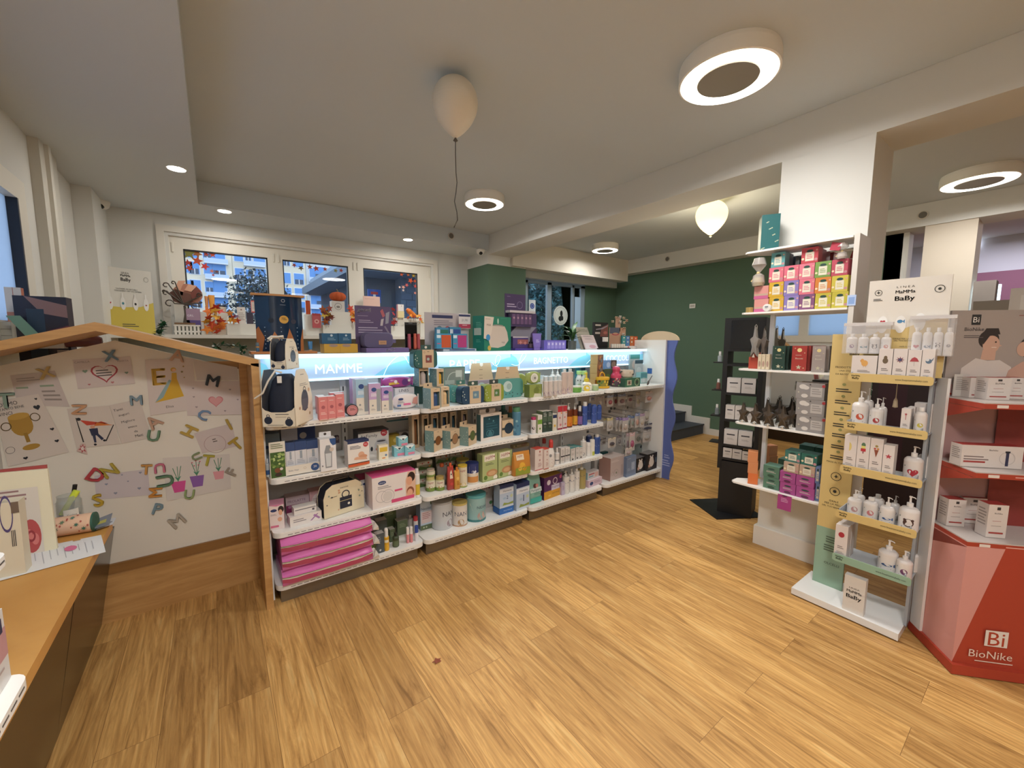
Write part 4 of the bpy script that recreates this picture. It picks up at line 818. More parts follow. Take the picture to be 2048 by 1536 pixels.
zt = p.z+h; L = fx(212);
pp = col_at(L,zt,y=p.y+.03);
def backpack2():
    global hit
    _h = hit; hit = lambda a,b_,**k: pp
    r = backpack('boxed_backpack','small boxed navy bag stacked on the tall boxed backpack',212,520,372,505,190,zt,-32,0); hit = _h
backpack2()
C3 = [('l',.2,.82,.85,1,.05,'f3dcd8'),('c',.5,.55,.22,'a85a62'),('l',.2,.3,.85,2,.06,'f0cfcb'),('r',.1,.0,.9,.04,'e9c0bb')]
def pinkbox(l,r,t,b_,lab): return put(carton,'pink_carton',lab,'cosmetic box',l,b_,r,t,Z1,d=.05,c='d98585',top='ece4e0',art=C3,group='pink cosmetic cartons by the boxed backpack')
for i,(l,r,t,b_,lab) in enumerate(((712,800,792,1030,'leftmost pink carton with white top in the front row'),(802,884,785,1018,'middle pink carton with white top in the front row'),(886,972,762,1005,'pink carton with white top at the right of the front row'))): pinkbox(l,r,t,b_,lab)
put(carton,'pink_carton','pink carton standing behind the leftmost of the front row','cosmetic box',690,None,770,780,Z1,y=2.70,d=.05,c='d98585',top='ece4e0',side='cf7c7e',group='pink cosmetic cartons by the boxed backpack')
put(carton,'pink_carton','pink carton at the back right of the pink group, its white top raised','cosmetic box',830,None,965,748,Z1,y=2.70,d=.05,c='d98585',top='ece4e0',group='pink cosmetic cartons by the boxed backpack')
# dark round tin lying on its side
p = hit(fx(985),fy(990),z=Z1); r = .036; o = thing('round_cream_tin','dark round tin with pink lid standing on its rim','cream tin',(p.x+r,p.y,Z1+r))
b = B(); b.T = Matrix.Rotation(math.pi/2,4,'X'); b.lathe([(r,-.05),(r,.0)],'2c2a2c',26); b.build('tin_body',o); b = B(); b.T = Matrix.Rotation(math.pi/2,4,'X'); b.lathe([(r*.86,.0),(r*.86,.003)],'cf8a8c',26); b.T = Matrix.Identity(4); b.front(-r,r,-r,r,[('l',.3,.6,.75,2,.1,'6a4040'),('o',.5,.5,.36,'8a4c50',.94)],-.0032); b.build('lid',o)
BA = lambda c: [('r',0,.48,1,1,c),('c',.42,.8,.22,'2e4a86',.07),('l',.15,.66,.7,3,.04,'f0f0f4'),('r',.62,.08,.95,.82,mat('9aa3a8',.2)),('c',.28,.28,.08,'8a8f94'),('l',.15,.16,.5,2,.03,'a09c98')]
for l,r_,t,b_,c,lab in ((1095,1222,612,975,'9fc3dc','light blue and cream feeding bottle box, tallest of the baby bottle boxes'),(1226,1346,655,968,'c0a3cc','lilac feeding bottle box between the blue one and the short lilac one'),(1352,1468,690,955,'b18fc6','short violet feeding bottle box beside the wipes pack')):
    put(carton,'feeding_bottle_box',lab,'baby bottle box',l,b_,r_,t,Z1,d=.07,c='dfd8cc',side='c9b4cc' if c != '9fc3dc' else 'c8cfe0',top='cdd8e6',art=BA(c),group='feeding bottle boxes')
put(carton,'feeding_bottle_box','purple-pink feeding bottle box behind the light blue one','baby bottle box',1055,None,1180,600,Z1,y=2.72,d=.07,c='c8a8cc',side='b894bc',top='d2c3dc',group='feeding bottle boxes')
put(carton,'feeding_bottle_box','blue feeding bottle box behind the lilac one','baby bottle box',1200,None,1320,598,Z1,y=2.72,d=.07,c='b3c6dc',side='a2b6d0',top='d4dfec',group='feeding bottle boxes')
put(carton,'pad_pack','white sanitary pad pack under the purple glossy pack','pad pack',1490,None,1685,700,Z1,y=2.67,d=.1,c='ddd9dc',art=[('t','LINES',.45,.86,.5,'33344c'),('l',.1,.6,.7,2,.08,'8a6a90')])
o = bpy.data.objects['pad_pack']; zq = Z1+o['h']+.002
put(pack,'pad_pack','glossy magenta-purple patterned pad pack on top of the white one','pad pack',1375,None,1688,590,zq,y=2.68,d=.1,c='b34f9c',art=[('p',[(.1,.2),(.5,.3),(.4,.6),(.1,.5)],'d9b24a'),('c',.7,.5,.12,'6a3a86'),('c',.35,.6,.06,'efe3ea'),('c',.85,.7,.05,'efe3ea')])
put(pack,'wet_wipes_pack','white and pink wet wipes pack at the right end of the first top shelf','wipes pack',1472,925,1740,765,Z1,d=.06,c='e4dcda',art=[('c',.24,.74,.11,NV,.1),('l',.12,.5,.4,2,.1,'9a9aa2'),('p',[(.72,.3),(.95,.2),(.97,.9),(.8,.8)],'c48d84'),('r',.35,.18,.66,.36,'d96f9a'),('r',.08,.1,.24,.28,'4f6fa0')])
# -- shelf 2
def traybox():
    p = hit(fx(212),640+1500/5.12,z=Z2); p = col_at(fx(212),Z2+.0008,y=2.51); o = thing('baby_hair_counter_tray','counter tray with leafy photo panel and cream front, shelf two, far left','display tray',p)
    w1 = run(p,0,fx(375)); w = run(p,0,fx(715)); h = rise(p,fy(1258))
    b = B(); b.box(0,w,.0,.003,0,.055,'e4ddd0').box(0,w,.0,.12,0,.003,'e4ddd0').box(0,w,.117,.12,0,.05,'e4ddd0')
    b.front(w1,w,0,.055,[('t','Baby Hair',.22,.5,.3,'6a7688'),('c',.86,.55,.13,'2f5288'),('t','20',.86,.6,.1,'e6e9f0'),('o',.55,.6,.04,'b9a48c')]); b.build('tray',o)
    b = B(); b.box(0,w1,-.004,.0,0,h,'e2ddcf'); rnd = random.Random(4)
    cm = [('r',.04,.02,.96,.72,'40602e')]+[('c',rnd.uniform(.1,.9),rnd.uniform(.3,.7),rnd.uniform(.05,.11),('7a9a4a','9ab56a','5a7a38','b9c98a')[i % 4]) for i in range(26)]+[('c',.45,.22,.18,'7a4a30'),('c',.5,.1,.22,'3a2c26',.05),('c',.7,.25,.1,'d9d0c8'),('l',.1,.93,.85,3,.05,'7d8a6a')]
    b.front(0,w1,0,h,cm,-.004); b.build('photo_panel',o)
    return p,w1
pT,w1 = traybox()
HA = [('r',0,.72,1,1,'2f4878'),('c',.5,.63,.2,'e6e2de'),('r',.4,.45,.62,.7,'9aa4b0'),('l',.15,.4,.8,3,.05,'a3a8b4'),('c',.2,.12,.09,'2f4878')]
for l,r_,t,lab in ((378,470,1262,'navy-topped white carton, left in the leafy tray'),(472,590,1250,'navy-topped white carton, middle in the leafy tray'),(592,718,1240,'navy-topped white carton, right in the leafy tray')):
    put(carton,'hair_lotion_carton',lab,'lotion box',l,None,r_,t,Z2+.0045,y=2.54,d=.05,c='dcdce0',top='2f4878',side='c4c6cf',art=HA,group='navy and white cartons in the leafy tray')
put(carton,'breast_pump_box','white box with grey device window and navy corner on shelf two','product box',728,1560,890,1228,Z2,d=.07,c='e3e2e3',tab=.03,art=[('p',[(.6,1),(1,1),(1,.8),(.8,.78),(.65,.88)],'2f5288'),('p',[(.3,.1),(.7,.1),(.74,.6),(.62,.8),(.38,.8),(.26,.6)],'8f9499'),('p',[(.36,.14),(.64,.14),(.68,.55),(.32,.55)],'cfd3d6'),('c',.72,.66,.14,'cfc1b4'),('r',.08,.15,.16,.2,'8a8a90')])
put(carton,'hanging_card_box','narrow dark item hanging behind the white device box','product box',880,None,915,1190,Z2+.09,y=2.76,d=.03,c='5a4c58',art=[('l',.1,.8,.9,4,.12,'c9b9b9')])
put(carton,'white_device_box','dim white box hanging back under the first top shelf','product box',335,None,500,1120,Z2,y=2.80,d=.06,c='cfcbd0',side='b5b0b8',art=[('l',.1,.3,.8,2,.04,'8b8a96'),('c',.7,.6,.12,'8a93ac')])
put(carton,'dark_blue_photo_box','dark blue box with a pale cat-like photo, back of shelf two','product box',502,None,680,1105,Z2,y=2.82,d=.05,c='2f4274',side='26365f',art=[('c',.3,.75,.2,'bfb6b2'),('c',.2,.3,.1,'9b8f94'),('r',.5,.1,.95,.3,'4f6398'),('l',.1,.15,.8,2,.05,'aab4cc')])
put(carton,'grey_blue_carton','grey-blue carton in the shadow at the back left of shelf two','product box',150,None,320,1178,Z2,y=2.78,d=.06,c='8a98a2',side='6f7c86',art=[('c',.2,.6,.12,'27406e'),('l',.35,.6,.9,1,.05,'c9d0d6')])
put(bottle,'blue_label_bottle','small bottle with blue label half hidden at the left end of shelf two','bottle',165,None,208,1430,Z2-.0,y=2.56,c='c8d0d2',cap='dfe2e4',art=[('r',.1,.2,.9,.6,'2f5a94')])
put(carton,'baby_aerosol_box','white box with sleeping baby photo, navy top and orange foot','product box',1008,1515,1225,1250,Z2,a=6,d=.06,c='e4ded8',top='27355c',side='d8d3d2',tab=.0,art=[('r',0,.9,1,1,'27355c'),('r',0,0,1,.1,'d0603a'),('r',0,.1,1,.13,'2a2a30'),('c',.62,.42,.15,'d9a98c'),('c',.7,.34,.2,'cf9878',.08),('c',.42,.3,.14,'e0b498',.06),('p',[(.25,.26),(.9,.2),(.85,.3),(.4,.34)],'d9a98c'),('c',.84,.8,.12,'b8424a'),('t','PIC',.84,.8,.12,'eee6e2'),('l',.1,.78,.6,3,.05,'6a6672')])
put(carton,'air_family_box','white and black AirFamily inhaler box behind the baby photo box','product box',1115,None,1425,1150,Z2,y=2.70,d=.12,c='d9d6d3',top='35343a',side='3b3a42',art=[('r',0,.92,1,1,'35343a'),('t','AirFamily',.34,.76,.55,'37363c'),('c',.84,.84,.11,'b4353f'),('t','PIC',.84,.84,.12,'eee6e2'),('p',[(.5,.1),(.95,.1),(.95,.45),(.88,.6),(.6,.58),(.52,.4)],'c2c2c6'),('c',.74,.5,.15,'4a4850',.04),('c',.42,.2,.04,'2a2a32',.1),('c',.6,.16,.05,'c4624e')])
put(carton,'yellow_band_carton','small cream carton with yellow band in front of the AirFamily box','product box',1322,1440,1418,1288,Z2,d=.04,c='e6dfc8',art=[('r',.1,.55,.9,.85,'d8b63e'),('c',.75,.3,.12,'6a8ab0'),('c',.5,.12,.2,'d98a4a',.04)])
TQ = [('p',[(0,1),(1,1),(.5,.6)],'e4eef0'),('h',.5,.75,.12,'2a3440'),('r',.3,.05,.95,.3,'d6829a'),('l',.2,.5,.8,1,.06,'cfe4ea')]
for l,r_,t,b_,z,lab in ((1478,1588,1300,1405,0,'left of the two lower small turquoise boxes'),(1590,1690,1290,1392,0,'right of the two lower small turquoise boxes'),(1522,1618,1205,1300,1,'small turquoise box on top of two others')):
    if z == 0: o = put(carton,'small_turquoise_box',lab,'product box',l,b_,r_,t,Z2,d=.045,c='7dbbc8',top='dfe9ea',art=TQ,group='small turquoise boxes at the end of shelf two'); zt2,yt2 = Z2+o['h'],o.location.y
    else: put(carton,'small_turquoise_box',lab,'product box',l,None,r_,t,zt2+.001,y=yt2+.004,d=.045,c='7dbbc8',top='dfe9ea',art=TQ,group='small turquoise boxes at the end of shelf two')
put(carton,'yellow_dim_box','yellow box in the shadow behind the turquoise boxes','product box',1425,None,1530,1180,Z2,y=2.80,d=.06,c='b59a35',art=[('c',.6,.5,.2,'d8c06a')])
put(carton,'teal_chart_box','white and teal box hanging high behind the AirFamily box','product box',1400,None,1620,985,Z2+.17,y=2.86,d=.04,c='c6c2c0',art=[('r',0,0,1,.25,'2f6670'),('c',.78,.95,.13,'b4353f'),('l',.1,.6,.8,2,.08,'8a8688'),('l',.3,.4,.9,2,.07,'77737a')])
put(carton,'grey_arch_box','grey box with dark arch behind the turquoise boxes','product box',1530,None,1640,1150,Z2,y=2.83,d=.06,c='b5aeab',art=[('c',.5,.6,.35,'4c4a50',.35)])
F(500,900,4.8)
# -- shelf 3
put(carton,'pink_chicco_carton','small pink and white carton with mother photo, left end of shelf three','product box',195,775,335,540,Z3,a=-8,d=.1,c='e3d6d4',top='d89ab4',side='d08fae',art=[('c',.3,.78,.22,NV,.06),('c',.8,.8,.2,'2a2022',.14),('c',.76,.68,.13,'dba88c',.12),('c',.7,.4,.16,'dba88c',.09),('r',.05,.08,.6,.17,'cf6f8c'),('p',[(0,1),(.5,.94),(1,1)],'d67ca4'),('l',.08,.62,.5,2,.04,'a59a9c')])
put(carton,'magenta_band_box','mauve box with dark magenta band at the back of shelf three','product box',352,None,578,462,Z3,y=2.72,d=.08,c='bdaab0',side='a596a0',art=[('r',0,.1,1,.55,'82305a'),('t','PROLATTE',.45,.74,.75,'7c5a6e'),('c',.15,.45,.07,'b07a9a'),('l',.3,.42,.9,3,.09,'b07a9a')])
put(carton,'rose_frame_box','rose framed box beside the magenta band box, partly hidden','product box',580,None,730,405,Z3,y=2.70,d=.08,c='c9a0a4',side='a8868c',art=[('c',.5,.5,.38,'d3c6c4',.36),('t','mamma',.4,.62,.4,'7c4a52'),('c',.35,.3,.08,'5c4a52',.05)])
o = put(carton,'flat_white_carton','flat white carton with lilac crossed logo, lying on shelf three','product box',388,748,690,655,Z3,a=4,d=.08,c='e4ddd8',art=[('l',.1,.6,.5,2,.2,'8a8488'),('p',[(.62,.2),(.68,.2),(.9,.8),(.84,.8)],'a678a8'),('p',[(.72,.7),(.78,.8),(.96,.3),(.9,.2)],'a678a8')])
put(carton,'flat_white_carton','thinner white carton stacked on the one with the lilac logo','product box',425,None,640,565,Z3+o['h']+.001,y=o.location.y+.02,a=4,d=.06,c='dedad6',art=[('r',.04,.6,.96,.72,'6c6a70'),('r',.8,.2,.9,.5,'54525a')])
def giftcase():
    p = hit(fx(715),fy(672),z=Z3); a = math.radians(12); w = run(p,a,fx(1098)); h = rise(p,fy(365)); p.z += .0008; o = thing('cream_gift_case','cream patterned case-shaped gift box with navy bag print and handle','gift box',p,a); d = .09
    O = [(0,0),(w,0),(w,h*.62),(w*.93,h*.88),(w*.8,h),(w*.22,h),(w*.07,h*.88),(0,h*.62)]
    b = B(); b.prism(O,'y',0,.004,'ddd2b4'); b.prism(O,'y',d-.004,d,'ddd2b4'); b.prism([(x*.985+w*.006,z*.985) for x,z in O],'y',.004,d-.004,mat('1d2230',.6)); b.box(0,w,0,d,0,.003,'ddd2b4')
    rnd = random.Random(2); cm = [('c',rnd.uniform(.05,.95),rnd.uniform(.08,.8),rnd.uniform(.01,.025),('c9b48c','8a9a8c','c89a7a','3a4250')[i % 4]) for i in range(20)]
    cm += [('t','Master' if 0 else 'mamma',.5,.85,.2,'6a6458'),('r',.38,.18,.68,.55,'20273a'),('o',.53,.62,.1,'20273a',.75),('r',.38,.42,.68,.435,'c9b98c'),('c',.6,.3,.03,'e0dcd0'),('l',.15,.62,.36,1,.03,'5a564e')]
    b.front(0,w,0,h,cm); b.build('printed_box',o)
    b = B(); b.tube([(w*.3,d*.5,h*.98),(w*.3,d*.4,h*1.1),(w*.45,d*.35,h*1.12),(w*.7,d*.4,h*1.1),(w*.7,d*.5,h*.98)],.0035,'2b2f38',8); b.build('handle',o)
giftcase()
MB_ = [('r',0,.97,1,1,'d4588e'),('c',.22,.78,.09,NV,.06),('t','chicco',.22,.78,.12,'e8e8ee'),('o',.2,.35,.13,'a9a5a6',.93),('o',.34,.33,.15,'b5b1b2',.93),('c',.34,.33,.11,'d2cdca'),('r',.5,.42,.68,.48,'d4507e'),('p',[(.76,.14),(1,.12),(1,.96),(.82,.96),(.76,.7)],'d9b49c'),('c',.9,.78,.09,'2b1c1a',.16),('c',.85,.66,.07,'d8a184',.14),('c',.87,.32,.09,'8a5038',.15),('c',.86,.27,.07,'dca88c',.13),('r',.42,.08,.96,.19,'d4507e'),('l',.12,.65,.42,2,.05,'9a9698')]
o = put(carton,'breast_pad_box','large white and pink box with mother and baby photo','product box',1180,580,1592,268,Z3,a=2,d=.13,c='e2dbd8',top='d4588e',side='dbc9cc',art=MB_)
o2 = put(carton,'breast_pad_box','second pink-topped box mostly hidden behind the large mother photo box','product box',1065,None,1180,290,Z3,y=2.66,d=.14,c='cdc6c6',top='c85486',side='c4b2b8',art=[('c',.5,.8,.3,NV,.06),('o',.6,.3,.35,'a09c9e',.9)])
put(pack,'wet_wipes_pack','wipes pack lying on top of the pink-topped boxes, shelf three','wipes pack',1070,None,1395,165,Z3+max(o['h'],o2['h'])+.004,y=2.66,d=.08,c='d4c9c8',art=[('r',.35,.4,.72,.75,'c9628c'),('r',.12,.0,.32,.4,'6a5a78'),('l',.1,.8,.3,1,.1,'9a9aa2')])
put(bottle,'yellow_label_bottle','slim white bottle with yellow label at the right end of shelf three','bottle',1592,465,1642,190,Z3,c='dfdcd6',cap='e4e2de',neck=.82,shape='straight',capw=.6,art=[('r',0,.15,1,.7,'d0b43a'),('l',.2,.6,.8,5,.08,'7a6a3a')])
put(bottle,'clear_tube_bottle','translucent bottle behind the yellow labelled one','bottle',1530,None,1580,175,Z3,y=2.78,c='c2bcb8',cap='cfc9c4')
# -- bottom shelf: three pink pad packs
def padpack(z0,lab,dx=0,h=.088,sd=1):
    rnd = random.Random(sd); p = Vector((.235+dx,2.455,z0)); w,d = .50,.34; o = thing('bed_pad_pack',lab,'bed pad pack',p,0,'stacked pink bed pad packs')
    b = B(); b.smooth = True; n = 14; v = []; Mx = mat('d875b4',.3);
    rows = [(0,.12,'b24a62'),(.0,.44,'b24a62'),(.012,.46,'e2d8c4'),(-.004,.60,'e2d8c4'),(.01,.62,'d875b4'),(.04,.97,'d875b4'),(.09,1.0,'d875b4'),(.25,.98,'d875b4')]
    for i in range(n+1):
        u = i/n; e = math.sin(math.pi*u)**.25 if 0 < i < n else .3
        for y,zz,_ in rows: v.append((w*u,y+(.03*(1-e))+rnd.uniform(-.0015,.0015),h*(.5+(zz-.5)*(.7+.3*e))+rnd.uniform(-.002,.002)))
        v.append((w*u,d,h*.5)); v.append((w*u,d,0)); v.append((w*u,.02,0))
    k = len(rows)+3
    for j in range(k):
        c = rows[j+1][2] if j < len(rows)-1 else 'd875b4';
        b.add([v[i*k+jj] for i in range(n+1) for jj in (j,(j+1) % k)],[(2*i,2*i+2,2*i+3,2*i+1) for i in range(n)],mat(c,.3))
    b.smooth = False; b.add(v[:k],[tuple(range(k))],Mx); b.add(v[-k:],[tuple(range(k))[::-1]],Mx); b.build('pack_body',o)
    b = B(); b.add([(w,.01,h*.1),(w+.03,-.005,h*.35),(w+.035,.0,h*.05),(w+.012,.02,.002),(w+.01,.08,h*.6),(w+.025,.06,h*.5)],[(0,1,2,3),(0,1,5,4)],mat('ded8cc',.5)); b.add([(w-.002,.0,h*.2),(w+.03,.03,h*.9),(w+.03,.07,h*.3),(w,.1,h*.2)],[(0,1,2,3)],mat('cfc8bc',.4)); b.build('end_flap',o)
    return o
padpack(Z4+.003,'lowest of the three stacked pink bed pad packs',0,.088,1); padpack(Z4+.095,'middle one of the three stacked pink bed pad packs',.004,.088,2); padpack(Z4+.187,'topmost of the three stacked pink bed pad packs',.002,.086,3)
OL = '5f6f3c'
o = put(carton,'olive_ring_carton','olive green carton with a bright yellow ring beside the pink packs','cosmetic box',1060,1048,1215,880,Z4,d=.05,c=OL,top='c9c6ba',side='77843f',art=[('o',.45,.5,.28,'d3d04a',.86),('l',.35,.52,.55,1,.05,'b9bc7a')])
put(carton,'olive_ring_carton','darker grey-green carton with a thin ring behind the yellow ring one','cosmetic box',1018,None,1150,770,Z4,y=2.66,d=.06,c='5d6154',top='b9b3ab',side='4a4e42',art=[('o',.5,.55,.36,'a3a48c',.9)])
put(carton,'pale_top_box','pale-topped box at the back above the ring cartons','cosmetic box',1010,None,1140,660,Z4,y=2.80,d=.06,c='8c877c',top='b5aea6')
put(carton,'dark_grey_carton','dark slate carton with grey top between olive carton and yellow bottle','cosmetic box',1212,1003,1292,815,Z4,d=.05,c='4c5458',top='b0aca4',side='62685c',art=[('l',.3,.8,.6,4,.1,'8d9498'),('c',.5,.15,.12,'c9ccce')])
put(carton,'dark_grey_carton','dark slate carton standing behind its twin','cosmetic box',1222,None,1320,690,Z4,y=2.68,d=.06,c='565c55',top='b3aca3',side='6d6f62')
put(bottle,'yellow_spray_bottle','yellow and white spray bottle on the bottom shelf','bottle',1296,978,1346,765,Z4,c='d8a52a',cap='e2e0da',shape='straight',neck=.62,capw=.7,top='spray',art=[('r',.2,.75,.8,.98,'e6dfc8'),('l',.25,.5,.75,3,.1,'f0dca0')])
put(bottle,'dropper_bottle','dark green dropper bottle on the bottom shelf','bottle',1382,945,1442,755,Z4,c='3c4632',cap='222421',neck=.55,top='dropper',capw=.45,art=[('r',.05,.1,.95,.75,'59664a'),('l',.2,.6,.8,3,.14,'98a080')])
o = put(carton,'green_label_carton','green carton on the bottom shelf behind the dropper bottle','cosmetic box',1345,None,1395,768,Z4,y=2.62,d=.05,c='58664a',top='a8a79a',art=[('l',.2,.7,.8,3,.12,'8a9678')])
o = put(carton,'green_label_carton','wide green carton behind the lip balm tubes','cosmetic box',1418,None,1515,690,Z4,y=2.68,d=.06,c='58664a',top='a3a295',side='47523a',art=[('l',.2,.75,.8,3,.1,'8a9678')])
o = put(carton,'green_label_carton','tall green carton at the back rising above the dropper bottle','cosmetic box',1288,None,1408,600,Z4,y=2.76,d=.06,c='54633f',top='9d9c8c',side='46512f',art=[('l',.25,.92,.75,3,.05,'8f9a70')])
for l,r_,t,b_,c1,cc,lab in ((1508,1535,750,900,'d9898c','e6e2de','left of two thin pink and white lip balm tubes'),(1542,1570,745,893,'d9898c','e6e2de','right of two thin pink and white lip balm tubes'),(1590,1625,738,880,'e0e0e4','2f4a9c','white tube with blue cap at the end of the bottom shelf')):
    put(bottle,'balm_tube',lab,'balm tube',l,b_,r_,t,Z4,c=c1,cap=cc,neck=.55,shape='straight',capw=.95,group='small balm tubes on the bottom shelf')
put(bottle,'red_cap_bottle','slim bottle with red cap behind the blue capped tube','bottle',1580,None,1622,650,Z4,y=2.64,c='d8d4d2',cap='b8343c',shape='straight',neck=.75,capw=.95)
put(bottle,'clear_bottle','frosted bottle behind the lip balm tubes','bottle',1522,None,1575,640,Z4,y=2.72,c='b9b2aa',cap='c9c3bc',neck=.8)
# ================= section two, top shelf
F(800,680,6.4)
o1 = put(window_box,'baby_cup_box','starry cup box with dark blue bottle in its window, lower left of stack','boxed cup',395,885,520,625,Z1,a=10,d=.09,inner='2f4f7c',tab=.03,seed=1,group='starry blue-grey cup boxes'); zt = Z1+o1['h']
o2 = put(window_box,'baby_cup_box','starry cup box with beige cup in its window, lower right of stack','boxed cup',524,862,636,605,Z1,a=8,d=.09,inner='d9b98a',seed=2,group='starry blue-grey cup boxes')
zt = max(zt,Z1+o2['h'])+.002
o3 = put(window_box,'baby_cup_box','starry cup box with yellow cup, upper right of stack','boxed cup',470,None,565,372,zt,y=2.56,a=8,d=.09,inner='d6a535',seed=3,group='starry blue-grey cup boxes')
o4 = put(window_box,'baby_cup_box','cup box with a grey-white mug, upper left of stack under the lunch box','boxed cup',245,None,372,365,zt,y=2.60,d=.08,inner='b9aca6',seed=4,side='6f8c8c',win=(.1,.1,.9,.85),group='starry blue-grey cup boxes')
put(lunchbox,'lunch_box','dark green lunch box in cream sleeve on top of the cup boxes','lunch box',182,None,485,132,zt+max(o3['h'],o4['h'])+.003,y=2.57,d=.08,c='2f5f5c',win='84504c')
put(carton,'cup_gift_box','teal box at the back left under the stacked cup boxes','product box',195,None,300,560,Z1,y=2.72,d=.08,c='3f6260',side='4a7472')
put(carton,'clear_front_lunch_set','large teal box with clear window showing a lunch set','product box',565,None,835,350,Z1,y=2.71,d=.085,c='5f8a84',side='527a76',art=[('r',.04,.42,.96,.96,mat('86918c',.15)),('o',.5,.62,.34,'b8c2bc',.9),('r',.05,.5,.5,.62,'a5b0aa'),('r',.55,.7,.85,.9,'c3ccc6')])
put(lunchbox,'lunch_box','pale teal lunch box in cream sleeve, leftmost on the shelf','lunch box',662,None,905,590,Z1,y=2.62,d=.08,c='5f9c94',win='3a5a66',cap='47746c')
put(lunchbox,'lunch_box','navy blue lunch box in cream sleeve','lunch box',788,832,1085,605,Z1,d=.08,c='24425c',win='6a8a9c',cap='3b5248')
put(lunchbox,'lunch_box','olive green lunch box in cream sleeve','lunch box',1082,800,1336,580,Z1,d=.08,c='8c9a3e',win='5a7a48',cap='3c4440')
def bib(l,r_,t,b_,y,c,lab,bagc,hb):
    p = col_at(fx(l),Z1+.001,y=y); w = run(p,0,fx(r_)); h = rise(p,fy(t)); o = thing('bib_card_set',lab,'baby bib set',p)
    b = B(); O = [(0,h*.35),(w,h*.35),(w*.9,h*.82),(w*.86,h),(w*.14,h),(w*.1,h*.82)]; b.prism(O,'y',.02,.024,KRD)
    b.front(0,w,h*.35,h,[('p',[(.44,1),(.44,.9),(.5,.84),(.56,.88),(.56,1)],'ece9e2'),('l',.42,.7,.58,1,.04,'4c463e'),('l',.42,.45,.58,1,.04,'6a6258'),('l',.42,.3,.58,1,.04,'4c463e')],.02); b.build('header_card',o)
    q = B(); q.smooth = True; P = rrect(w*1.02,h*hb,.04,5,-w*.01,0); q.prism(P,'y',.0,.05,mat(bagc,.4)); q.smooth = False
    rnd = random.Random(3); q.front(0,w,0,h*hb,[('c',.45,.6,.16,mat('b9ccc8',.3)),('c',.5,.6,.09,'9ab0ac')]+[('c',rnd.uniform(.05,.95),rnd.uniform(.05,.3),.02,'3a5a5a') for _ in range(10)]); q.build('bib_pouch',o)
bib(890,1222,302,580,2.75,0,'kraft bib card with hook hole, pale mauve bib, behind the olive lunch box','a99aa8',.5)
bib(1215,1570,352,750,2.60,0,'kraft bib card with teal bib pouch at the right end of the shelf','5a9690',.62)
# -- shelf 2: tall kraft cutlery boxes behind
for i,(l,r_,t,c,y) in enumerate(((160,250,962,'7a4a24',2.66),(285,375,958,'3b3a34',2.68),(402,495,955,'3a6a80',2.70),(525,615,942,'274a6e',2.72),(645,725,925,'3a6070',2.74),(785,868,908,'8a7a86',2.76))):
    put(window_box,'cutlery_box',('tall kraft cutlery box with brown handle, leftmost of six','tall kraft cutlery box with black handle, second of six','tall kraft cutlery box with light blue handle, third of six','tall kraft cutlery box with navy handle, fourth of six','tall kraft cutlery box with blue-grey handle, fifth of six','tall kraft cutlery box with mauve handle, rightmost of six')[i],'boxed cutlery',l,None,r_,t,Z2,y=y,a=6,d=.05,inner=c,side='a8957c',win=(.3,.1,.8,.86),seed=20+i,group='six tall kraft cutlery boxes',item='cutlery')
for l,b_,r_,t,c,lab in ((436,1440,545,1170,'7a4a20','starry box with brown disc, left of three'),(648,1400,765,1170,'9a7452','starry box with tan disc, middle of three'),(878,1362,980,1118,'50602e','starry box with olive disc, right of three')):
    put(circle_box,'snack_bowl_box',lab,'boxed bowl',l,b_,r_,t,Z2,a=28,d=.075,disc=c,seed=int(l),group='starry snack bowl boxes on shelf two')
put(carton,'framed_puzzle_box','white framed box showing a dark teal picture of animals','boxed puzzle',1035,1300,1298,960,Z2,a=6,d=.05,c='ddd2c8',side='44605e',tab=.028,art=[('r',.12,.1,.9,.9,'17424e'),('o',.38,.25,.12,'4a7c86',.8),('o',.5,.25,.12,'4a7c86',.8),('c',.45,.22,.1,'3f6e78'),('l',.25,.6,.8,3,.1,'2d5a66'),('s',.6,.7,.05,'6a9aa2',5),('s',.4,.8,.04,'6a9aa2',5),('l',.45,.95,.62,1,.02,'5a524a')])
put(circle_box,'snack_bowl_box','plain kraft box with navy disc right of the framed picture box','boxed bowl',1308,1248,1475,1035,Z2,a=4,d=.075,disc='1c3040',side='8c7c64',seed=77,group='starry snack bowl boxes on shelf two')
put(bottle,'water_bottle','blue patterned water bottle with green lid at the end of shelf two','water bottle',1478,1230,1570,870,Z2,c='4f8098',cap='5f9a78',shape='straight',neck=.84,capw=.85,art=[('c',.3,.3,.12,'7aa6b8'),('c',.6,.5,.1,'3f6a86'),('c',.5,.75,.1,'8ab2b8'),('c',.4,.1,.1,'3f6a86')])
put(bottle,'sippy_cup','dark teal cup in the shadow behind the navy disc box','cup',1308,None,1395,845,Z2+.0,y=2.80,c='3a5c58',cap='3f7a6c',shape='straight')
put(bottle,'sippy_cup','orange topped cup next to the dark teal cup','cup',1402,None,1470,855,Z2,y=2.82,c='4a6a60',cap='c07a4a',shape='straight',neck=.7)
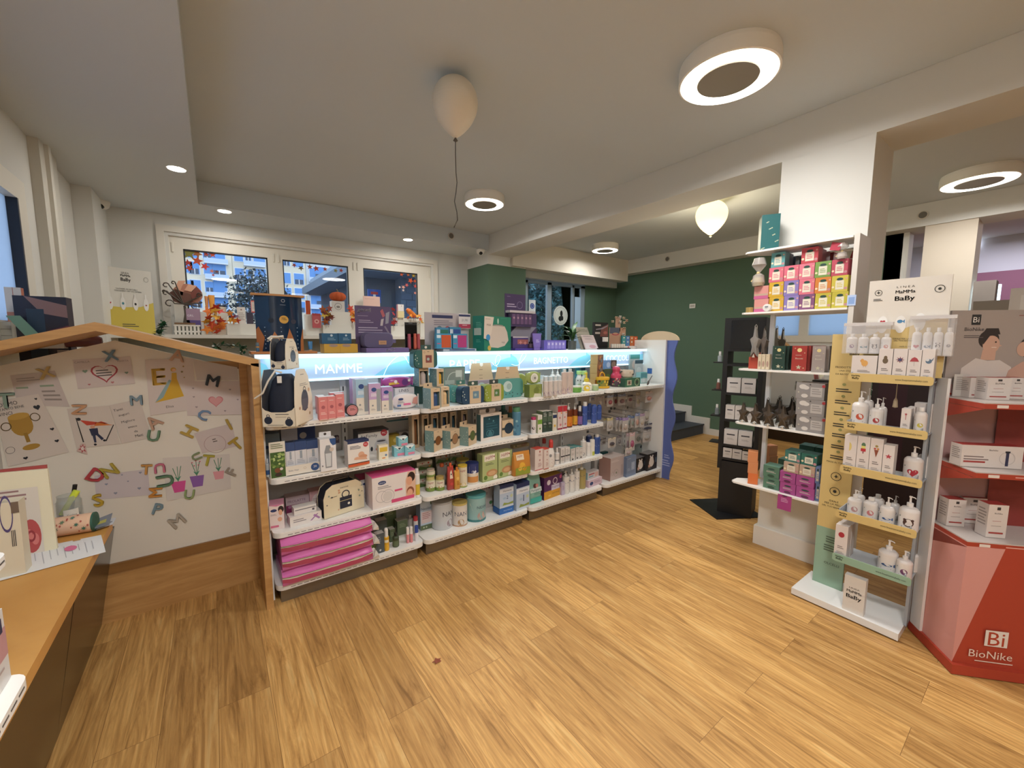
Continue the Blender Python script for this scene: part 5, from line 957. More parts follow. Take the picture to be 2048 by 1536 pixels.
# -- shelf 3 (baby food)
F(800,860,6.143)
JA = [('r',0,.55,1,.9,'c9c0b2'),('c',.35,.72,.04,'a84a4a'),('l',.15,.8,.6,1,.1,'6a4a44'),('c',.75,.72,.06,'b8442e'),('p',[(0,0),(1,0),(1,.4),(.6,.2),(.2,.45)],'4d6a38'),('c',.82,.3,.07,'b88a4a')]
rows = [(205,395,2.70,3,'left column of jar trays, {} tray'),(435,608,2.78,4,'middle column of jar trays, {} tray'),(614,792,2.78,4,'right column of jar trays, {} tray')]
for l,r_,y,n,lab in rows:
    z = Z3
    for i in range(n):
        o = put(carton,'baby_food_jar_tray',lab.format(('bottom','second','third','top')[i]),'baby food tray',l+(3-i)*4,None,r_+(3-i)*2,600,z+.001,y=y+.004*i,d=.12,hh=.062,c='8f8e78',top='a09a88',side='6d7458',art=JA,group='stacked green and white baby food jar trays')
        z += .063
def food(l,b_,r_,t,lab,lid='c4b87a',c='b9b88a',gr=None):
    return put(jar,'baby_food_jar',lab,'baby food jar',l,b_,r_,t,Z3,c=c,lid=lid,art=[('r',0,.05,1,.98,'d9d2bc'),('r',0,.05,1,.35,'6f8a3c'),('c',.5,.35,.16,'a8864c'),('t','HiPP',.5,.78,.45,'8a3038')],group='baby food jars at the front of shelf three')
o = food(348,772,455,592,'lower baby food jar of the two stacked at the shelf edge')
put(jar,'baby_food_jar','upper baby food jar stacked on another','baby food jar',352,None,450,500,Z3+o['h']+.001,y=o.location.y+.003,c='b9b8a0',lid='cdbfae',art=[('r',0,.05,1,.98,'d9d2bc'),('r',0,.05,1,.4,'7a9048')],group='baby food jars at the front of shelf three')
food(466,762,568,592,'single baby food jar with gold lid right of the stacked pair','b09a5c')
put(pouch,'fruit_puree_pouch','grey puree pouch with orange spout behind the jars','puree pouch',470,None,592,425,Z3,y=2.64,d=.04,c='7f7a74',spout='b8572e',art=[('c',.5,.4,.3,'a39c92')],group='puree pouches with spouts')
put(pouch,'fruit_puree_pouch','tall red puree pouch with orange-red spout','puree pouch',598,748,672,418,Z3,d=.035,c='a8403a',spout='c4522e',art=[('p',[(.2,.5),(.8,.5),(.6,.9),(.3,.8)],'d9c9b4'),('c',.5,.25,.25,'c84a4a'),('c',.5,.7,.12,'2c2a2a')],group='puree pouches with spouts')
put(pouch,'fruit_puree_pouch','narrow orange puree pouch beside the red one','puree pouch',682,740,744,470,Z3,d=.03,c='cf9a48',spout='d07a30',art=[('c',.5,.6,.3,'e0b868'),('l',.2,.4,.8,3,.08,'9a6a30')],group='puree pouches with spouts')
put(pouch,'fruit_puree_pouch','puree pouch with orange cap half hidden behind the yellow lidded can','puree pouch',700,None,770,400,Z3,y=2.70,d=.03,c='8a5a44',spout='c4622e',group='puree pouches with spouts')
put(tin,'granule_can','white can with yellow lid and HiPP lettering','food can',748,718,848,452,Z3,c='d6cfb8',lid='c9ac3c',art=[('t','HiPP',.5,.82,.45,'9a3040'),('l',.25,.62,.75,2,.06,'6a6a5a'),('c',.5,.15,.25,'cfae52',.1),('r',0,0,1,.06,'8a9a4a')])
put(tin,'milk_snack_can','can with navy blue lid and orange label','food can',858,682,998,432,Z3,c='d8cfc0',lid='27356c',lidh=.1,art=[('r',0,.6,1,1,'27356c'),('h',.6,.66,.14,'d8dce4'),('r',.2,.1,.9,.42,'c98a4c'),('l',.25,.5,.85,2,.09,'8a5a30')])
put(tin,'granule_can','can with pale yellow lid at the back of shelf three','food can',742,None,880,385,Z3,y=2.67,c='8f8a6a',lid='b3a24c')
HI = [('r',.12,.74,.82,.97,'e2dccb'),('t','HiPP',.47,.86,.5,'8e2f40'),('h',.78,.87,.05,'8e2f40'),('l',.2,.64,.75,2,.05,'6a7250'),('c',.62,.28,.38,'b98d62',.13),('c',.62,.27,.25,'cda67c',.08),('c',.2,.14,.12,'5f7e3a'),('c',.85,.08,.14,'e2dccb'),('r',0,0,1,.03,'8a9a5a')]
put(carton,'baby_cereal_box','HiPP cereal box with bowl photo, left of two','cereal box',1015,648,1198,312,Z3,a=4,d=.07,c='a9b57c',top='b9c08a',side='8e9a66',art=HI,group='pair of green HiPP cereal boxes')
put(carton,'baby_cereal_box','HiPP cereal box with swirled porridge photo, right of two','cereal box',1208,598,1378,276,Z3,a=4,d=.07,c='a9b57c',top='b9c08a',side='8e9a66',art=HI,group='pair of green HiPP cereal boxes')
put(carton,'grey_food_box','dim grey-green box behind the left cereal box','food box',928,None,1005,238,Z3,y=2.80,d=.06,c='73725f',art=[('t','HiPP',.5,.8,.6,'8a4a4a')])
put(bag,'snack_bag','orange and green HiPP snack bag leaning at the shelf end','snack bag',1408,580,1612,290,Z3,a=-4,d=.06,c='c4843a',art=[('r',0,0,1,.35,'8f9c3c'),('r',.1,.7,.6,.95,'ddd0b4'),('t','HiPP',.35,.86,.35,'8e2f40'),('c',.45,.42,.2,'d9a83c'),('c',.6,.3,.14,'c98f2c'),('c',.3,.3,.12,'dcb24c')])
put(carton,'flat_cereal_box','flat beige HiPP box high behind the snack bag','food box',1395,None,1590,195,Z3+.12,y=2.80,d=.05,c='bda87c',art=[('t','HiPP',.65,.75,.35,'8e2f40'),('c',.15,.75,.04,'4f6a38'),('l',.1,.4,.9,2,.1,'8a7c5c')])
# -- bottom shelf: formula
NE = lambda n: [('r',.05,.22,.95,.62,'cdbcbc'),('t','Neolatte',.45,.72,.8,'3d4a72'),('r',.62,.82,.98,.98,'4a6244'),('t','bio',.8,.9,.22,'c9d4c0'),('t',n,.87,.6,.07 if n == '1' else .13,'27406e'),('r',0,0,1,.16,'5a6a4c'),('c',.2,.08,.05,'b9c4a8'),('c',.36,.08,.05,'b9c4a8'),('l',.12,.55,.6,4,.06,'a57a7c'),('c',.7,.3,.02,'7a2a34'),('c',.8,.34,.025,'7a2a34'),('c',.76,.26,.02,'a04a54')]
put(carton,'infant_milk_box','Neolatte 1 bio milk box in front, left end of the formula shelf','milk box',255,1240,450,880,Z4,d=.08,c='aebfd0',side='8497a8',art=NE('1'),group='Neolatte bio milk boxes')
put(carton,'infant_milk_box','Neolatte bio box behind the large grey milk tin','milk box',465,None,660,830,Z4,y=2.78,d=.08,c='93a3b2',side='8497a8',art=NE('2'),group='Neolatte bio milk boxes')
put(carton,'infant_milk_box','Neolatte bio box at the back, right of the large grey tin','milk box',664,None,845,792,Z4,y=2.80,d=.08,c='8391a3',side='8497a8',art=NE('3'),group='Neolatte bio milk boxes')
put(tin,'milk_powder_tin','large grey NAN milk tin with grey lid','milk tin',458,1262,690,925,Z4,c='bfc3c6',lid='a6a7a6',turn=8,art=[('t','NAN',.66,.62,.5,'39404c'),('l',.4,.45,.9,1,.04,'8a8f96'),('c',.7,.24,.14,'9a8a90'),('o',.7,.24,.18,'c9ccd0',.8)])
put(tin,'milk_powder_tin','small white NAN milk tin with gold lid','milk tin',694,1208,864,930,Z4,c='d3cdc6',lid='c4b068',turn=18,lidh=.08,art=[('t','NAN',.5,.6,.62,'33445c'),('l',.2,.42,.8,1,.04,'8a8f96'),('c',.5,.2,.16,'a8865a'),('r',0,0,1,.06,'c09878')])
put(tin,'milk_powder_tin','teal lidded NIDINA 2 milk tin','milk tin',888,1158,1102,838,Z4,c='8fb4b4',lid='5faab0',turn=16,lidh=.1,art=[('p',[(.3,.1),(1,.1),(1,.9),(.45,.8)],'d2d0ce'),('t','NIDINA',.7,.62,.5,'3b4a5c'),('l',.5,.5,.9,1,.03,'7a8a90'),('c',.62,.25,.16,'b59a92'),('c',.78,.28,.14,'c4ada2'),('r',0,0,1,.1,'3f7c7e'),('p',[(.0,.3),(.3,.5),(.2,.8),(0,.9)],'b9d0cc')])
put(carton,'white_milk_box','white HiPP milk box behind the teal lidded tin','milk box',935,None,1135,708,Z4,y=2.72,d=.08,c='c5bfbc',side='8a958c',art=[('t','HiPP',.5,.86,.45,'8e2f40'),('h',.8,.86,.06,'8e2f40'),('l',.3,.7,.7,3,.05,'5a5a60'),('c',.9,.2,.1,'4a7a4a')])
HU = lambda n: [('r',0,.84,1,1,'22305c'),('r',0,.62,1,.8,'d6dae0'),('t','Humana',.55,.72,.6,'2c3550'),('t',n,.55,.42,.13 if n == '2' else .055,'2c3f6e'),('p',[(.2,.1),(.98,.1),(.98,.2),(.6,.16),(.3,.22)],'8c9a4c'),('c',.85,.45,.1,'c0c9a0'),('c',.35,.4,.12,'9fb8d0',.05),('r',0,0,1,.08,'c9d4e0')]
p = hit(fx(1225),fy(1045),z=Z4)
o = put(carton,'milk_multipack_base','bright blue box the Humana 2 box stands on','milk box',1222,1048,1395,975,Z4,a=0,d=.09,c='2f68b0',side='2a5c9c',art=[('t','MULTIPACK',.6,.5,.6,'a9c4e4')])
put(carton,'infant_milk_box','Humana 2 milk box with navy lid standing on a blue box','milk box',1225,None,1394,685,Z4+o['h']+.001,y=o.location.y+.003,d=.085,c='b4c4d8',top='22305c',side='9fb0c4',art=HU('2'),group='Humana milk boxes')
put(carton,'infant_milk_box','Humana 1 milk box with navy lid at the shelf end','milk box',1430,1000,1588,672,Z4,a=4,d=.085,c='b4c4d8',top='22305c',side='9fb0c4',art=HU('1'),group='Humana milk boxes')
# ================= section three, top shelf
F(1030,700,6.4)
put(pack,'olive_refill_pack','tall olive green refill pack behind the teal bib pouch','refill pack',10,None,170,305,Z1,y=2.70,d=.05,c='8a9448',art=[('r',.3,.1,.9,.3,'a5a23a')])
o = put(carton,'olive_soap_box','olive cube box under the round-lidded olive wipes','product box',185,612,345,448,Z1,d=.07,c='8d9a52',top='9aa760',side='707c3c',art=[('c',.55,.5,.22,'6f7c3a'),('l',.5,.85,.85,2,.1,'5d6a30'),('p',[(.3,.0),(1,.0),(.9,.25),(.4,.3)],'d0cdb4')])
o = put(pack,'olive_wipes_pack','olive wipes pack with white oval lid on the olive cube box','wipes pack',165,None,340,280,Z1+o['h']+.002,y=o.location.y+.01,d=.05,c='93a25c',art=[('c',.45,.52,.3,'d9d8cc'),('c',.45,.52,.2,'c6c6bb'),('c',.5,.5,.08,'77706a')])
LA = [('c',.5,.25,.28,'a38f9c'),('l',.2,.85,.8,2,.08,'8a8478')]
for i,(l,r_,t,b_) in enumerate(((385,438,345,605),(443,498,340,600),(506,556,338,590),(562,612,335,580))):
    put(bottle,'lavender_lotion_bottle',('leftmost','second from the left','third from the left','rightmost')[i]+' of four small pale bottles with frosted caps, front row','lotion bottle',l,b_,r_,t,Z1,c='cdc3bc',cap='c9d2d6',shape='straight',neck=.78,capw=.8,art=LA,group='small pale lotion bottles in the front row')
for i,(l,r_) in enumerate(((345,400),(398,440),(455,500))): put(bottle,'lavender_lotion_bottle',('frosted-cap bottle peeping out behind the leftmost small bottle','frosted-cap bottle behind the gap of the first two small bottles','frosted-cap bottle behind the third small bottle')[i],'lotion bottle',l,None,r_,330+i*4,Z1,y=2.70,c='cfcac4',cap='c9d2d6',shape='straight',neck=.8,capw=.8,group='small pale lotion bottles in the second row')
for i,(l,r_,t) in enumerate(((475,530,240),(540,598,240))): put(bottle,'pump_lotion_bottle',('left','right')[i]+' white pump bottle standing behind the small pale bottles','pump bottle',l,None,r_,t,Z1,y=2.76,c='d3d0cb',cap='dcdcda',top='pump',neck=.75,group='white pump bottles at the back of the bath shelf')
for i,(l,r_,t,b_) in enumerate(((612,682,248,572),(686,756,245,560))): put(bottle,'lavender_shower_bottle',('left','right')[i]+' tall pinkish shower bottle with a lavender sprig','shower bottle',l,b_,r_,t,Z1,c='c9b6ac',cap='cfd4d2',shape='straight',neck=.88,capw=.45,sy=.6,art=[('c',.5,.18,.3,'9a7f96'),('p',[(.47,.2),(.53,.2),(.5,.5)],'7d7a6a'),('l',.25,.92,.8,3,.05,'8a7c72')],group='tall pinkish shower bottles')
for i,(l,r_,c,t) in enumerate(((602,650,'4fb0bc',172),(660,732,'2f5c66',172),(768,822,'3f9db4',165),(842,896,'2b5566',162))): put(carton,'teal_soap_box',('bright teal','dark teal','sea blue','darkest blue')[i]+' small box against the lit header, back of the bath shelf','soap box',l,None,r_,t,Z1+.0,y=2.86,d=.03,c=c,side='a9c9cc',top='c9dcdc',art=[('r',0,0,1,.35,'c3cfc8')])
for i,(l,r_) in enumerate(((818,882),(886,945))): put(bottle,'green_cap_bottle',('left','right')[i]+' white bottle with light green cap','bath bottle',l,None if i else 495,r_,270,Z1,y=2.62 if i else None,c='dcdad2',cap='a9cf86',shape='soft',neck=.8,capw=.8,art=[('c',.35,.7,.06,'3a3a3a'),('c',.65,.7,.06,'3a3a3a'),('c',.5,.3,.15,'b9c9a0')],group='white bottles with green caps')
put(jar,'green_cream_jar','low green cream jar with white lid in front of the green-capped bottles','cream jar',778,552,884,470,Z1,c='6aa04c',lid='dedcd4')
put(bottle,'yellow_foam_bottle','round white foam bottle with yellow pump','pump bottle',915,None,1025,300,Z1,y=2.54,c='e0dccb',cap='d9c23c',shape='soft',neck=.5,capw=.5,top='pump',nz=-1,art=[('c',.5,.35,.2,'d9b93c'),('l',.25,.85,.75,2,.1,'4a5a6a')])
put(jar,'green_cream_jar','small light green jar beside the yellow foam bottle','cream jar',1028,525,1088,445,Z1,c='a3b98a',lid='cfd4c0')
# ================= section four, top shelf
WD = wood('wood_box','a88654','c4a470',(8,30,30))
def wbox(l,b_,r_,t,z,y,lab):
    return put(carton,'wooden_style_tea_box',lab,'gift box',l,None,r_,t,z,y=y,a=20,d=.075,c='8a5f38',side='b39560',top='c2a470',art=[('c',.5,.5,.35,'4a3428',.3),('c',.4,.6,.15,'b0703c'),('c',.65,.35,.14,'6a7a84'),('c',.55,.75,.1,'c98a44')],group='stacked wood-look gift boxes with painted fronts')
o = wbox(1020,0,1128,385,Z1,2.66,'lowest wood-look gift box, half hidden behind the bee lantern'); z = Z1+o['h']+.001
o = wbox(1050,0,1128,300,z,2.66,'third wood-look gift box counted from the top'); z += o['h']+.001
o = wbox(1050,0,1122,182,z,2.66,'second wood-look gift box from the top'); z += o['h']+.001
wbox(1058,0,1130,62,z,2.66,'topmost wood-look gift box')
def lantern():
    p = hit(fx(1120),fy(500),z=Z1); p.z += .0008; w = run(p,0,fx(1252)); r = w/2; h = rise(p,fy(292)); o = thing('bee_lantern_tin','yellow lantern shaped tin with bees and an arched handle','lantern tin',p)
    b = B(); b.lathe([(r*.9,0),(r,.004),(r,.014),(r*.85,.02),(r*.85,h*.52)],'d3a227',24,cx=r,cy=r); rnd = random.Random(6); b.wrap(r*.86,.02,h*.52,[('r',0,0,1,1,'8f8432')]+[('c',rnd.random(),rnd.random(),.06,('3a2f1c','e0c04a','5f7a3a')[i % 3]) for i in range(16)],cx=r,cy=r,span=170); b.build('lantern_body',o)
    b = B(); b.lathe([(r*.95,h*.52),(r*.97,h*.66),(r*.85,h*.7)],'d9a92c',24,cx=r,cy=r); b.build('lid',o)
    b = B(); b.tube([(r+r*.5*math.cos(math.pi*i/10),r,h*.68+h*.3*math.sin(math.pi*i/10)) for i in range(11)],.006,'d9a92c',8); b.build('handle',o)
lantern()
o = put(carton,'picture_tin_box','green and brown picture box behind the lantern','gift box',1140,None,1290,250,Z1,y=2.74,d=.07,c='4c5a44',art=[('c',.3,.5,.2,'5f7a3a'),('c',.7,.5,.2,'5a4438')])
put(carton,'picture_tin_box','blue and dark picture box on top of the green one','gift box',1146,None,1300,135,Z1+o['h']+.001,y=2.74,d=.05,c='4a4340',side='6f95c4',art=[('r',0,0,.5,1,'6f9ad0'),('c',.3,.5,.15,'a9c4e4'),('c',.75,.5,.18,'8a7468'),('r',.0,.0,1,.06,'5f7a5a')])
def matry():
    p = col_at(fx(1300),Z1+.0008,y=2.60); w = run(p,0,fx(1395)); r = w/2; h = rise(p,fy(210)); o = thing('doll_shaped_bottle','pink doll-shaped bottle with floral base','bottle',p)
    b = B(); b.lathe([(r*.8,0),(r*.95,h*.05),(r,h*.3),(r*.97,h*.42)],'50404a',22,cx=r,cy=r); rnd = random.Random(8); b.wrap(r*1.01,h*.03,h*.4,[('c',rnd.random(),rnd.random(),.05,('c94a5c','5f8a5a','d9a0a0')[i % 3]) for i in range(16)],cx=r,cy=r,span=170)
    b.build('bottle_body',o); b = B(); b.smooth = True; b.lathe([(r*.98,h*.42),(r*.95,h*.55),(r*.66,h*.66),(r*.6,h*.72),(r*.72,h*.84),(r*.6,h*.95),(r*.05,h)],mat('cf4a6a',.25),22,cx=r,cy=r); b.build('cap',o)
matry()
o = put(carton,'green_tea_box','green box with insect pictures under the mug','gift box',1408,480,1600,368,Z1,d=.08,c='3c6a50',side='33584a',top='4a7a5c',art=[('r',.12,.2,.42,.8,'b9b39a'),('s',.27,.5,.12,'6a3a34',6),('o',.78,.5,.16,'a9b08c',.8),('s',.78,.5,.1,'3a2f2a',6)])
def mug():
    p = col_at(fx(1440),Z1+o['h']+.001,y=o.location.y+.005); w = run(p,0,fx(1555)); r = w/2; h = rise(p,fy(265)); m = thing('painted_mug','cream mug with black bird and dark handle on the green box','mug',p)
    b = B(); b.lathe([(r*.75,0),(r*.95,h*.2),(r,h*.6),(r*.98,h),(r*.9,h),(r*.85,h*.3),(.001,h*.2)],mat('d8cbb8',.3),24,cx=r,cy=r); b.wrap(r*1.01,0,h,[('p',[(.5,.3),(.7,.45),(.85,.8),(.65,.6),(.5,.5)],'24201e'),('p',[(.6,.5),(.9,.4),(.7,.35)],'24201e'),('c',.35,.7,.02,'7a3a34')],cx=r,cy=r); b.build('mug_body',m)
    b = B(); b.tube([(r*.1,r,h*.85),(-r*.35,r,h*.8),(-r*.5,r,h*.5),(-r*.3,r,h*.25),(r*.12,r,h*.2)],.006,'2f4c4c',8); b.build('handle',m)
mug()
put(carton,'teal_baby_set_box','teal and clear box right of the green box','product box',1605,None,1690,290,Z1,y=2.68,d=.06,c='5fa3a6',side='8fbcc0',art=[('r',.05,.05,.95,.45,'c4d0d0'),('o',.5,.25,.3,'9ab0b4',.85),('r',.05,.55,.9,.9,'4f8f9a')])
put(carton,'grey_teal_card','tall teal and grey card pack in front of the lit header','product box',1468,None,1590,58,Z1+.09,y=2.775,d=.02,c='8d9a9c',art=[('r',0,.78,1,1,'2f6f6c'),('c',.5,.5,.3,'b5aaa6'),('r',.1,.1,.8,.25,'5a6a74')])
put(carton,'blue_hook_card','card pack with dark teal head right of the tall grey card','product box',1530,None,1632,130,Z1+.05,y=2.77,d=.02,c='b9c4c8',art=[('r',0,.8,1,1,'2c4a58'),('c',.5,.4,.3,'d3d8da')])
put(carton,'blue_label_card','blue price card on the inside of the white end board','price card',1692,300,1750,232,None,x=3.896,d=.003,c='3f6fb8',art=[('l',.1,.85,.9,1,.15,'1f2c50')])
b = B(); b.smooth = True; b.lathe([(.002,0),(.012,.01),(.02,.03),(.02,.05),(.008,.07),(.006,.17),(.002,.175)],mat('5c5a58',.4),14,1,.4); b.smooth = False; pz = hit(fx(1690),fy(432),z=Z1+.03); o = solo(b,'hair_brush','dark brush lying tilted at the right end of the cuddle shelf','brush',(pz.x,pz.y,Z1+.02)); o.rotation_euler = (0,math.radians(62),.3)
put(carton,'teal_flat_box','flat teal tray box under the dark brush','product box',1605,None,1840,425,Z1,y=2.58,d=.09,c='4fa6b4',art=[]) if 0 else None
# -- section three, shelf 2
ALO = lambda c1,c2: [('r',0,.5,1,.75,c2),('l',.2,.9,.85,3,.07,'b9bcb4'),('c',.5,.25,.2,c2),('l',.2,.42,.8,2,.05,'c9cbc4')]
put(bottle,'magenta_cap_spray','slim white spray with magenta cap, left end of shelf two','spray bottle',230,1078,284,868,Z2,c='d9d4d4',cap='b83a6a',shape='straight',neck=.84,capw=.9,art=[('c',.5,.5,.2,'4a3a3a'),('l',.2,.85,.8,3,.06,'9a8a8a')])
for l,r_,t,b_,c,c2,lab in ((292,346,838,1070,'dcd8cf','6f9a3c','white box with green band next to the magenta capped spray'),(352,412,790,1058,'33453c','4c5f4f','dark green repellent box, left of two'),(416,478,785,1048,'2f4038','4c5f4f','dark green repellent box, right of two')):
    put(carton,'repellent_box',lab,'product box',l,b_,r_,t,Z2,d=.08,c=c,top='d3cec4',side='a8b090' if c[0] == 'd' else '5f7050',art=ALO(c,c2),group='repellent boxes on shelf two')
put(carton,'small_navy_band_box','small white and yellow box with navy head','product box',484,1040,532,820,Z2,d=.06,c='d4cfbe',art=[('r',0,.75,1,.95,'27355c'),('c',.5,.3,.25,'d0a93c')])
for l,r_,t,b_,lab in ((545,606,722,1025,'red and white box, left of two'),(612,664,715,1010,'red and white box with an orange balloon, right of two')):
    put(carton,'red_white_kids_box',lab,'product box',l,b_,r_,t,Z2,d=.11,c='d3c2bf',top='cfc6c0',side='cdc2bc',art=[('r',0,.75,1,1,'b8343f'),('s',.45,.5,.22,'b8545a',6),('c',.6,.2,.2,'c4787a'),('r',0,0,1,.06,'8a2038'),('c',.75,.7,.14,'d98a4a')],group='red and white children product boxes')
for i,(l,r_,t,b_) in enumerate(((678,757,690,1000),(760,815,692,975))): put(bottle,'amber_oil_bottle',('large amber pump bottle with orange label','second amber pump bottle with yellow-orange label')[i],'pump bottle',l,b_,r_,t,Z2,c='6a3018',cap='dcd8d2',top='pump',neck=.74,shape='straight',capw=.42,art=[('r',0,.1,1,.75,('cf7f2a','d0992c')[i]),('c',.75,.25,.15,'b84a24'),('l',.1,.65,.6,1,.08,'7a4a24')],group='amber pump bottles')
put(bottle,'violet_label_bottle','dark slim bottle with violet label and white cap','bottle',826,972,878,725,Z2,c='2c2438',cap='d8d4cf',shape='straight',neck=.74,capw=.5,art=[('r',0,.1,1,.8,'7f609c'),('c',.6,.2,.15,'4c3468')])
put(bottle,'black_cap_bottle','grey bottle with black top behind the violet label one','bottle',826,None,875,660,Z2,y=2.72,c='6a6260',cap='54504e',shape='straight',neck=.8)
for i,(l,r_,t,b_,y) in enumerate(((882,940,670,965,None),(945,996,690,None,2.66),(1002,1062,705,945,None),(1068,1120,708,None,2.60))):
    put(bottle,'blue_sunscreen_bottle',('blue bottle with tall white cap, first of the blue row','second blue bottle, set slightly back','third blue bottle with white foot mark','fourth blue bottle at the shelf end')[i],'sunscreen bottle',l,b_,r_,t,Z2,y=y,c='3d569c',cap='d8d6d2' if i == 0 else '4460a4',shape='straight',neck=.82 if i == 0 else .9,capw=.6,sy=.7,art=[('c',.5,.7,.3,'8ea4d4',.05),('l',.2,.5,.8,5,.08,'6f86bc')],group='row of four blue sunscreen bottles')
# -- section three, shelf 3
F(1030,870,6.4)
RW = [('r',0,.96,1,1,'c24238'),('r',0,0,1,.035,'b53a34'),('c',.62,.84,.08,'a04a44',.05),('l',.45,.72,.8,3,.035,'a06a64'),('c',.62,.45,.1,'b58a84'),('l',.4,.3,.85,4,.05,'b08a86')]
put(carton,'red_top_carton','white carton with red top, larger one at the shelf front','product box',255,465,352,182,Z3,a=4,d=.06,c='dcd0ca',top='c24a3e',side='d5c4be',art=RW,group='white cartons with red tops')
put(carton,'red_top_carton','narrower white carton with red top right of the larger one','product box',372,445,432,180,Z3,a=4,d=.06,c='dcd0ca',top='c24a3e',side='cdbab4',art=RW,group='white cartons with red tops')
put(bottle,'red_cap_lotion','white lotion bottle with red collar in front','lotion bottle',435,428,527,75,Z3,c='dfdad6',cap='c2403c',neck=.72,shape='soft',capw=.45,top='spray',sy=.6,art=[('c',.55,.75,.12,'8a8a8a'),('l',.3,.5,.8,5,.07,'b08c88')],group='white lotion bottles with red collars')
put(bottle,'red_cap_lotion','white lotion bottle with red collar at the back','lotion bottle',350,None,432,55,Z3,y=2.72,c='cfc8c4',cap='b8403c',neck=.75,shape='soft',capw=.45,top='spray',sy=.6,group='white lotion bottles with red collars')
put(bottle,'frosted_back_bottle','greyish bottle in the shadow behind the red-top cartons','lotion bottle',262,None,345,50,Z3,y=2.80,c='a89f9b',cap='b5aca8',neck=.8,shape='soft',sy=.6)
MU = [('r',0,.42,1,.5,'33343c'),('l',.2,.85,.8,4,.09,'9a9694'),('l',.2,.35,.8,3,.09,'aaa4a2')]
for i,(l,r_,t,b_) in enumerate(((532,580,175,385),(586,635,172,372),(642,700,165,352))): put(carton if i else bottle,'dermo_carton' if i else 'dermo_bottle',('small white spray bottle with black band','white carton with black band, narrower','white carton with black band, wider')[i],'product box' if i else 'spray bottle',l,b_,r_,t,Z3,**({'d': .05,'c': 'd5d0cc','side': 'b9b4b0'} if i else {'c': 'd9d5d1','cap': 'dad6d2','shape': 'straight','neck': .7,'capw': .45,'top': 'spray'}),art=MU)
BG = [('l',.15,.9,.8,2,.05,'8f8b88'),('l',.15,.6,.7,4,.05,'aaa4a2'),('c',.3,.3,.08,'8c8a6a'),('r',.25,.08,.6,.2,'26262a')]
for i,(l,r_,t,b_) in enumerate(((716,768,178,340),(778,820,160,322),(824,870,158,312))): put(carton,'natural_baby_carton',('left','middle','right')[i]+' white carton with black square and teal top','product box',l,b_,r_,t,Z3,a=3,d=.12,c='d2ccc7',top='5f9a98',side='b5b8b2',art=BG,group='white cartons with teal tops')
put(bottle,'white_pump_bottle','white pump bottle right of the teal-topped cartons','pump bottle',872,300,925,28,Z3,c='d5d1cd',cap='e0dedb',top='pump',neck=.78,shape='straight',capw=.5,art=[('c',.5,.3,.2,'5a5a5c'),('l',.2,.75,.8,3,.07,'9a9694')])
put(bottle,'white_round_tube','plain white rounded tube bottle','tube',935,280,982,108,Z3,c='dedad6',cap='e4e2df',shape='straight',neck=.82,capw=.95)
put(bottle,'white_green_tube','white tube with yellow-green foot next to the blue bottle','tube',988,272,1032,68,Z3,c='dcd9d0',cap='e0ded8',shape='straight',neck=.85,capw=.97,art=[('r',.5,.05,1,.4,'b3b94c')])
put(bottle,'blue_sunscreen_bottle','blue bottle with white cap at the end of shelf three','sunscreen bottle',1038,250,1105,2,Z3,c='35508e',cap='d6d3cf',shape='straight',neck=.86,capw=.5,sy=.7,art=[('c',.5,.62,.3,'9ab0dc',.05),('l',.2,.45,.8,4,.08,'6f86bc')],group='blue sunscreen bottles on shelf three')
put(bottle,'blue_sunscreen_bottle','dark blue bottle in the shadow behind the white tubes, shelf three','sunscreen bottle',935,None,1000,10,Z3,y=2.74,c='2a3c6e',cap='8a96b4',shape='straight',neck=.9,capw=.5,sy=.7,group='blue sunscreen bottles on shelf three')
# -- section three, bottom
put(bag,'nappy_bag','mint green Pampers nappy bag','nappy pack',188,905,350,530,Z4,a=2,d=.10,c='86b3a6',art=[('r',0,.4,1,.56,'c2d0cc'),('t','Pampers',.5,.47,.8,'2b4650'),('c',.45,.63,.15,'5a3a3a'),('c',.62,.63,.12,'c98a84'),('r',0,0,1,.2,'3fa69a'),('l',.3,.36,.9,2,.05,'6f9a92')])
o = put(carton,'nappy_pack','purple and orange nappy pack on the bottom shelf','nappy pack',372,842,598,555,Z4,a=6,d=.12,c='54285c',top='a8843c',side='44204c',art=[('r',0,0,1,.36,'cf962c'),('r',.4,.34,.86,.58,'c9bfcf'),('t','Progressi',.63,.46,.4,'6a4a86'),('c',.25,.74,.1,'d9cfd9'),('o',.6,.74,.13,'d9cfd9',.75),('t','NATURALE',.65,.2,.4,'5a3a1c'),('c',.3,.14,.08,'e0b04c',.04),('c',.92,.85,.07,'b9587a')])
put(carton,'nappy_pack','dark purple nappy pack behind the purple and orange one','nappy pack',345,None,500,462,Z4,y=2.74,d=.1,c='4a2440',top='3c2038',art=[('o',.3,.85,.2,'b9a9b9',.8)])
put(carton,'lilac_small_box','small pale lilac box between nappies and pump bottles','product box',598,775,636,615,Z4,d=.05,c='bdb0c4',art=[('l',.2,.7,.8,4,.1,'8a7f96')])
for i,(l,r_,t,b_,cc) in enumerate(((645,712,480,765,'1'),(722,782,448,745,'2'),(785,842,398,725,'3'))): put(bottle,'baby_wash_pump_bottle',('nearest','middle','farthest and tallest')[i]+' of three white pump bottles with navy ovals','pump bottle',l,b_,r_,t,Z4,c='d9d5cf',cap='e2dfdb',top='pump',neck=.76,shape='straight',capw=.5,nz=-1,art=[('c',.5,.82,.3,'2c3f6e',.06),('l',.25,.6,.8,5,.07,'a09a94')],group='three white baby wash pump bottles')
put(bottle,'baby_wash_pump_bottle','faint white pump bottle behind the three with navy ovals','pump bottle',630,None,690,455,Z4,y=2.74,c='b9b3ac',cap='c4bfb9',top='pump',neck=.78,shape='straight',capw=.5)
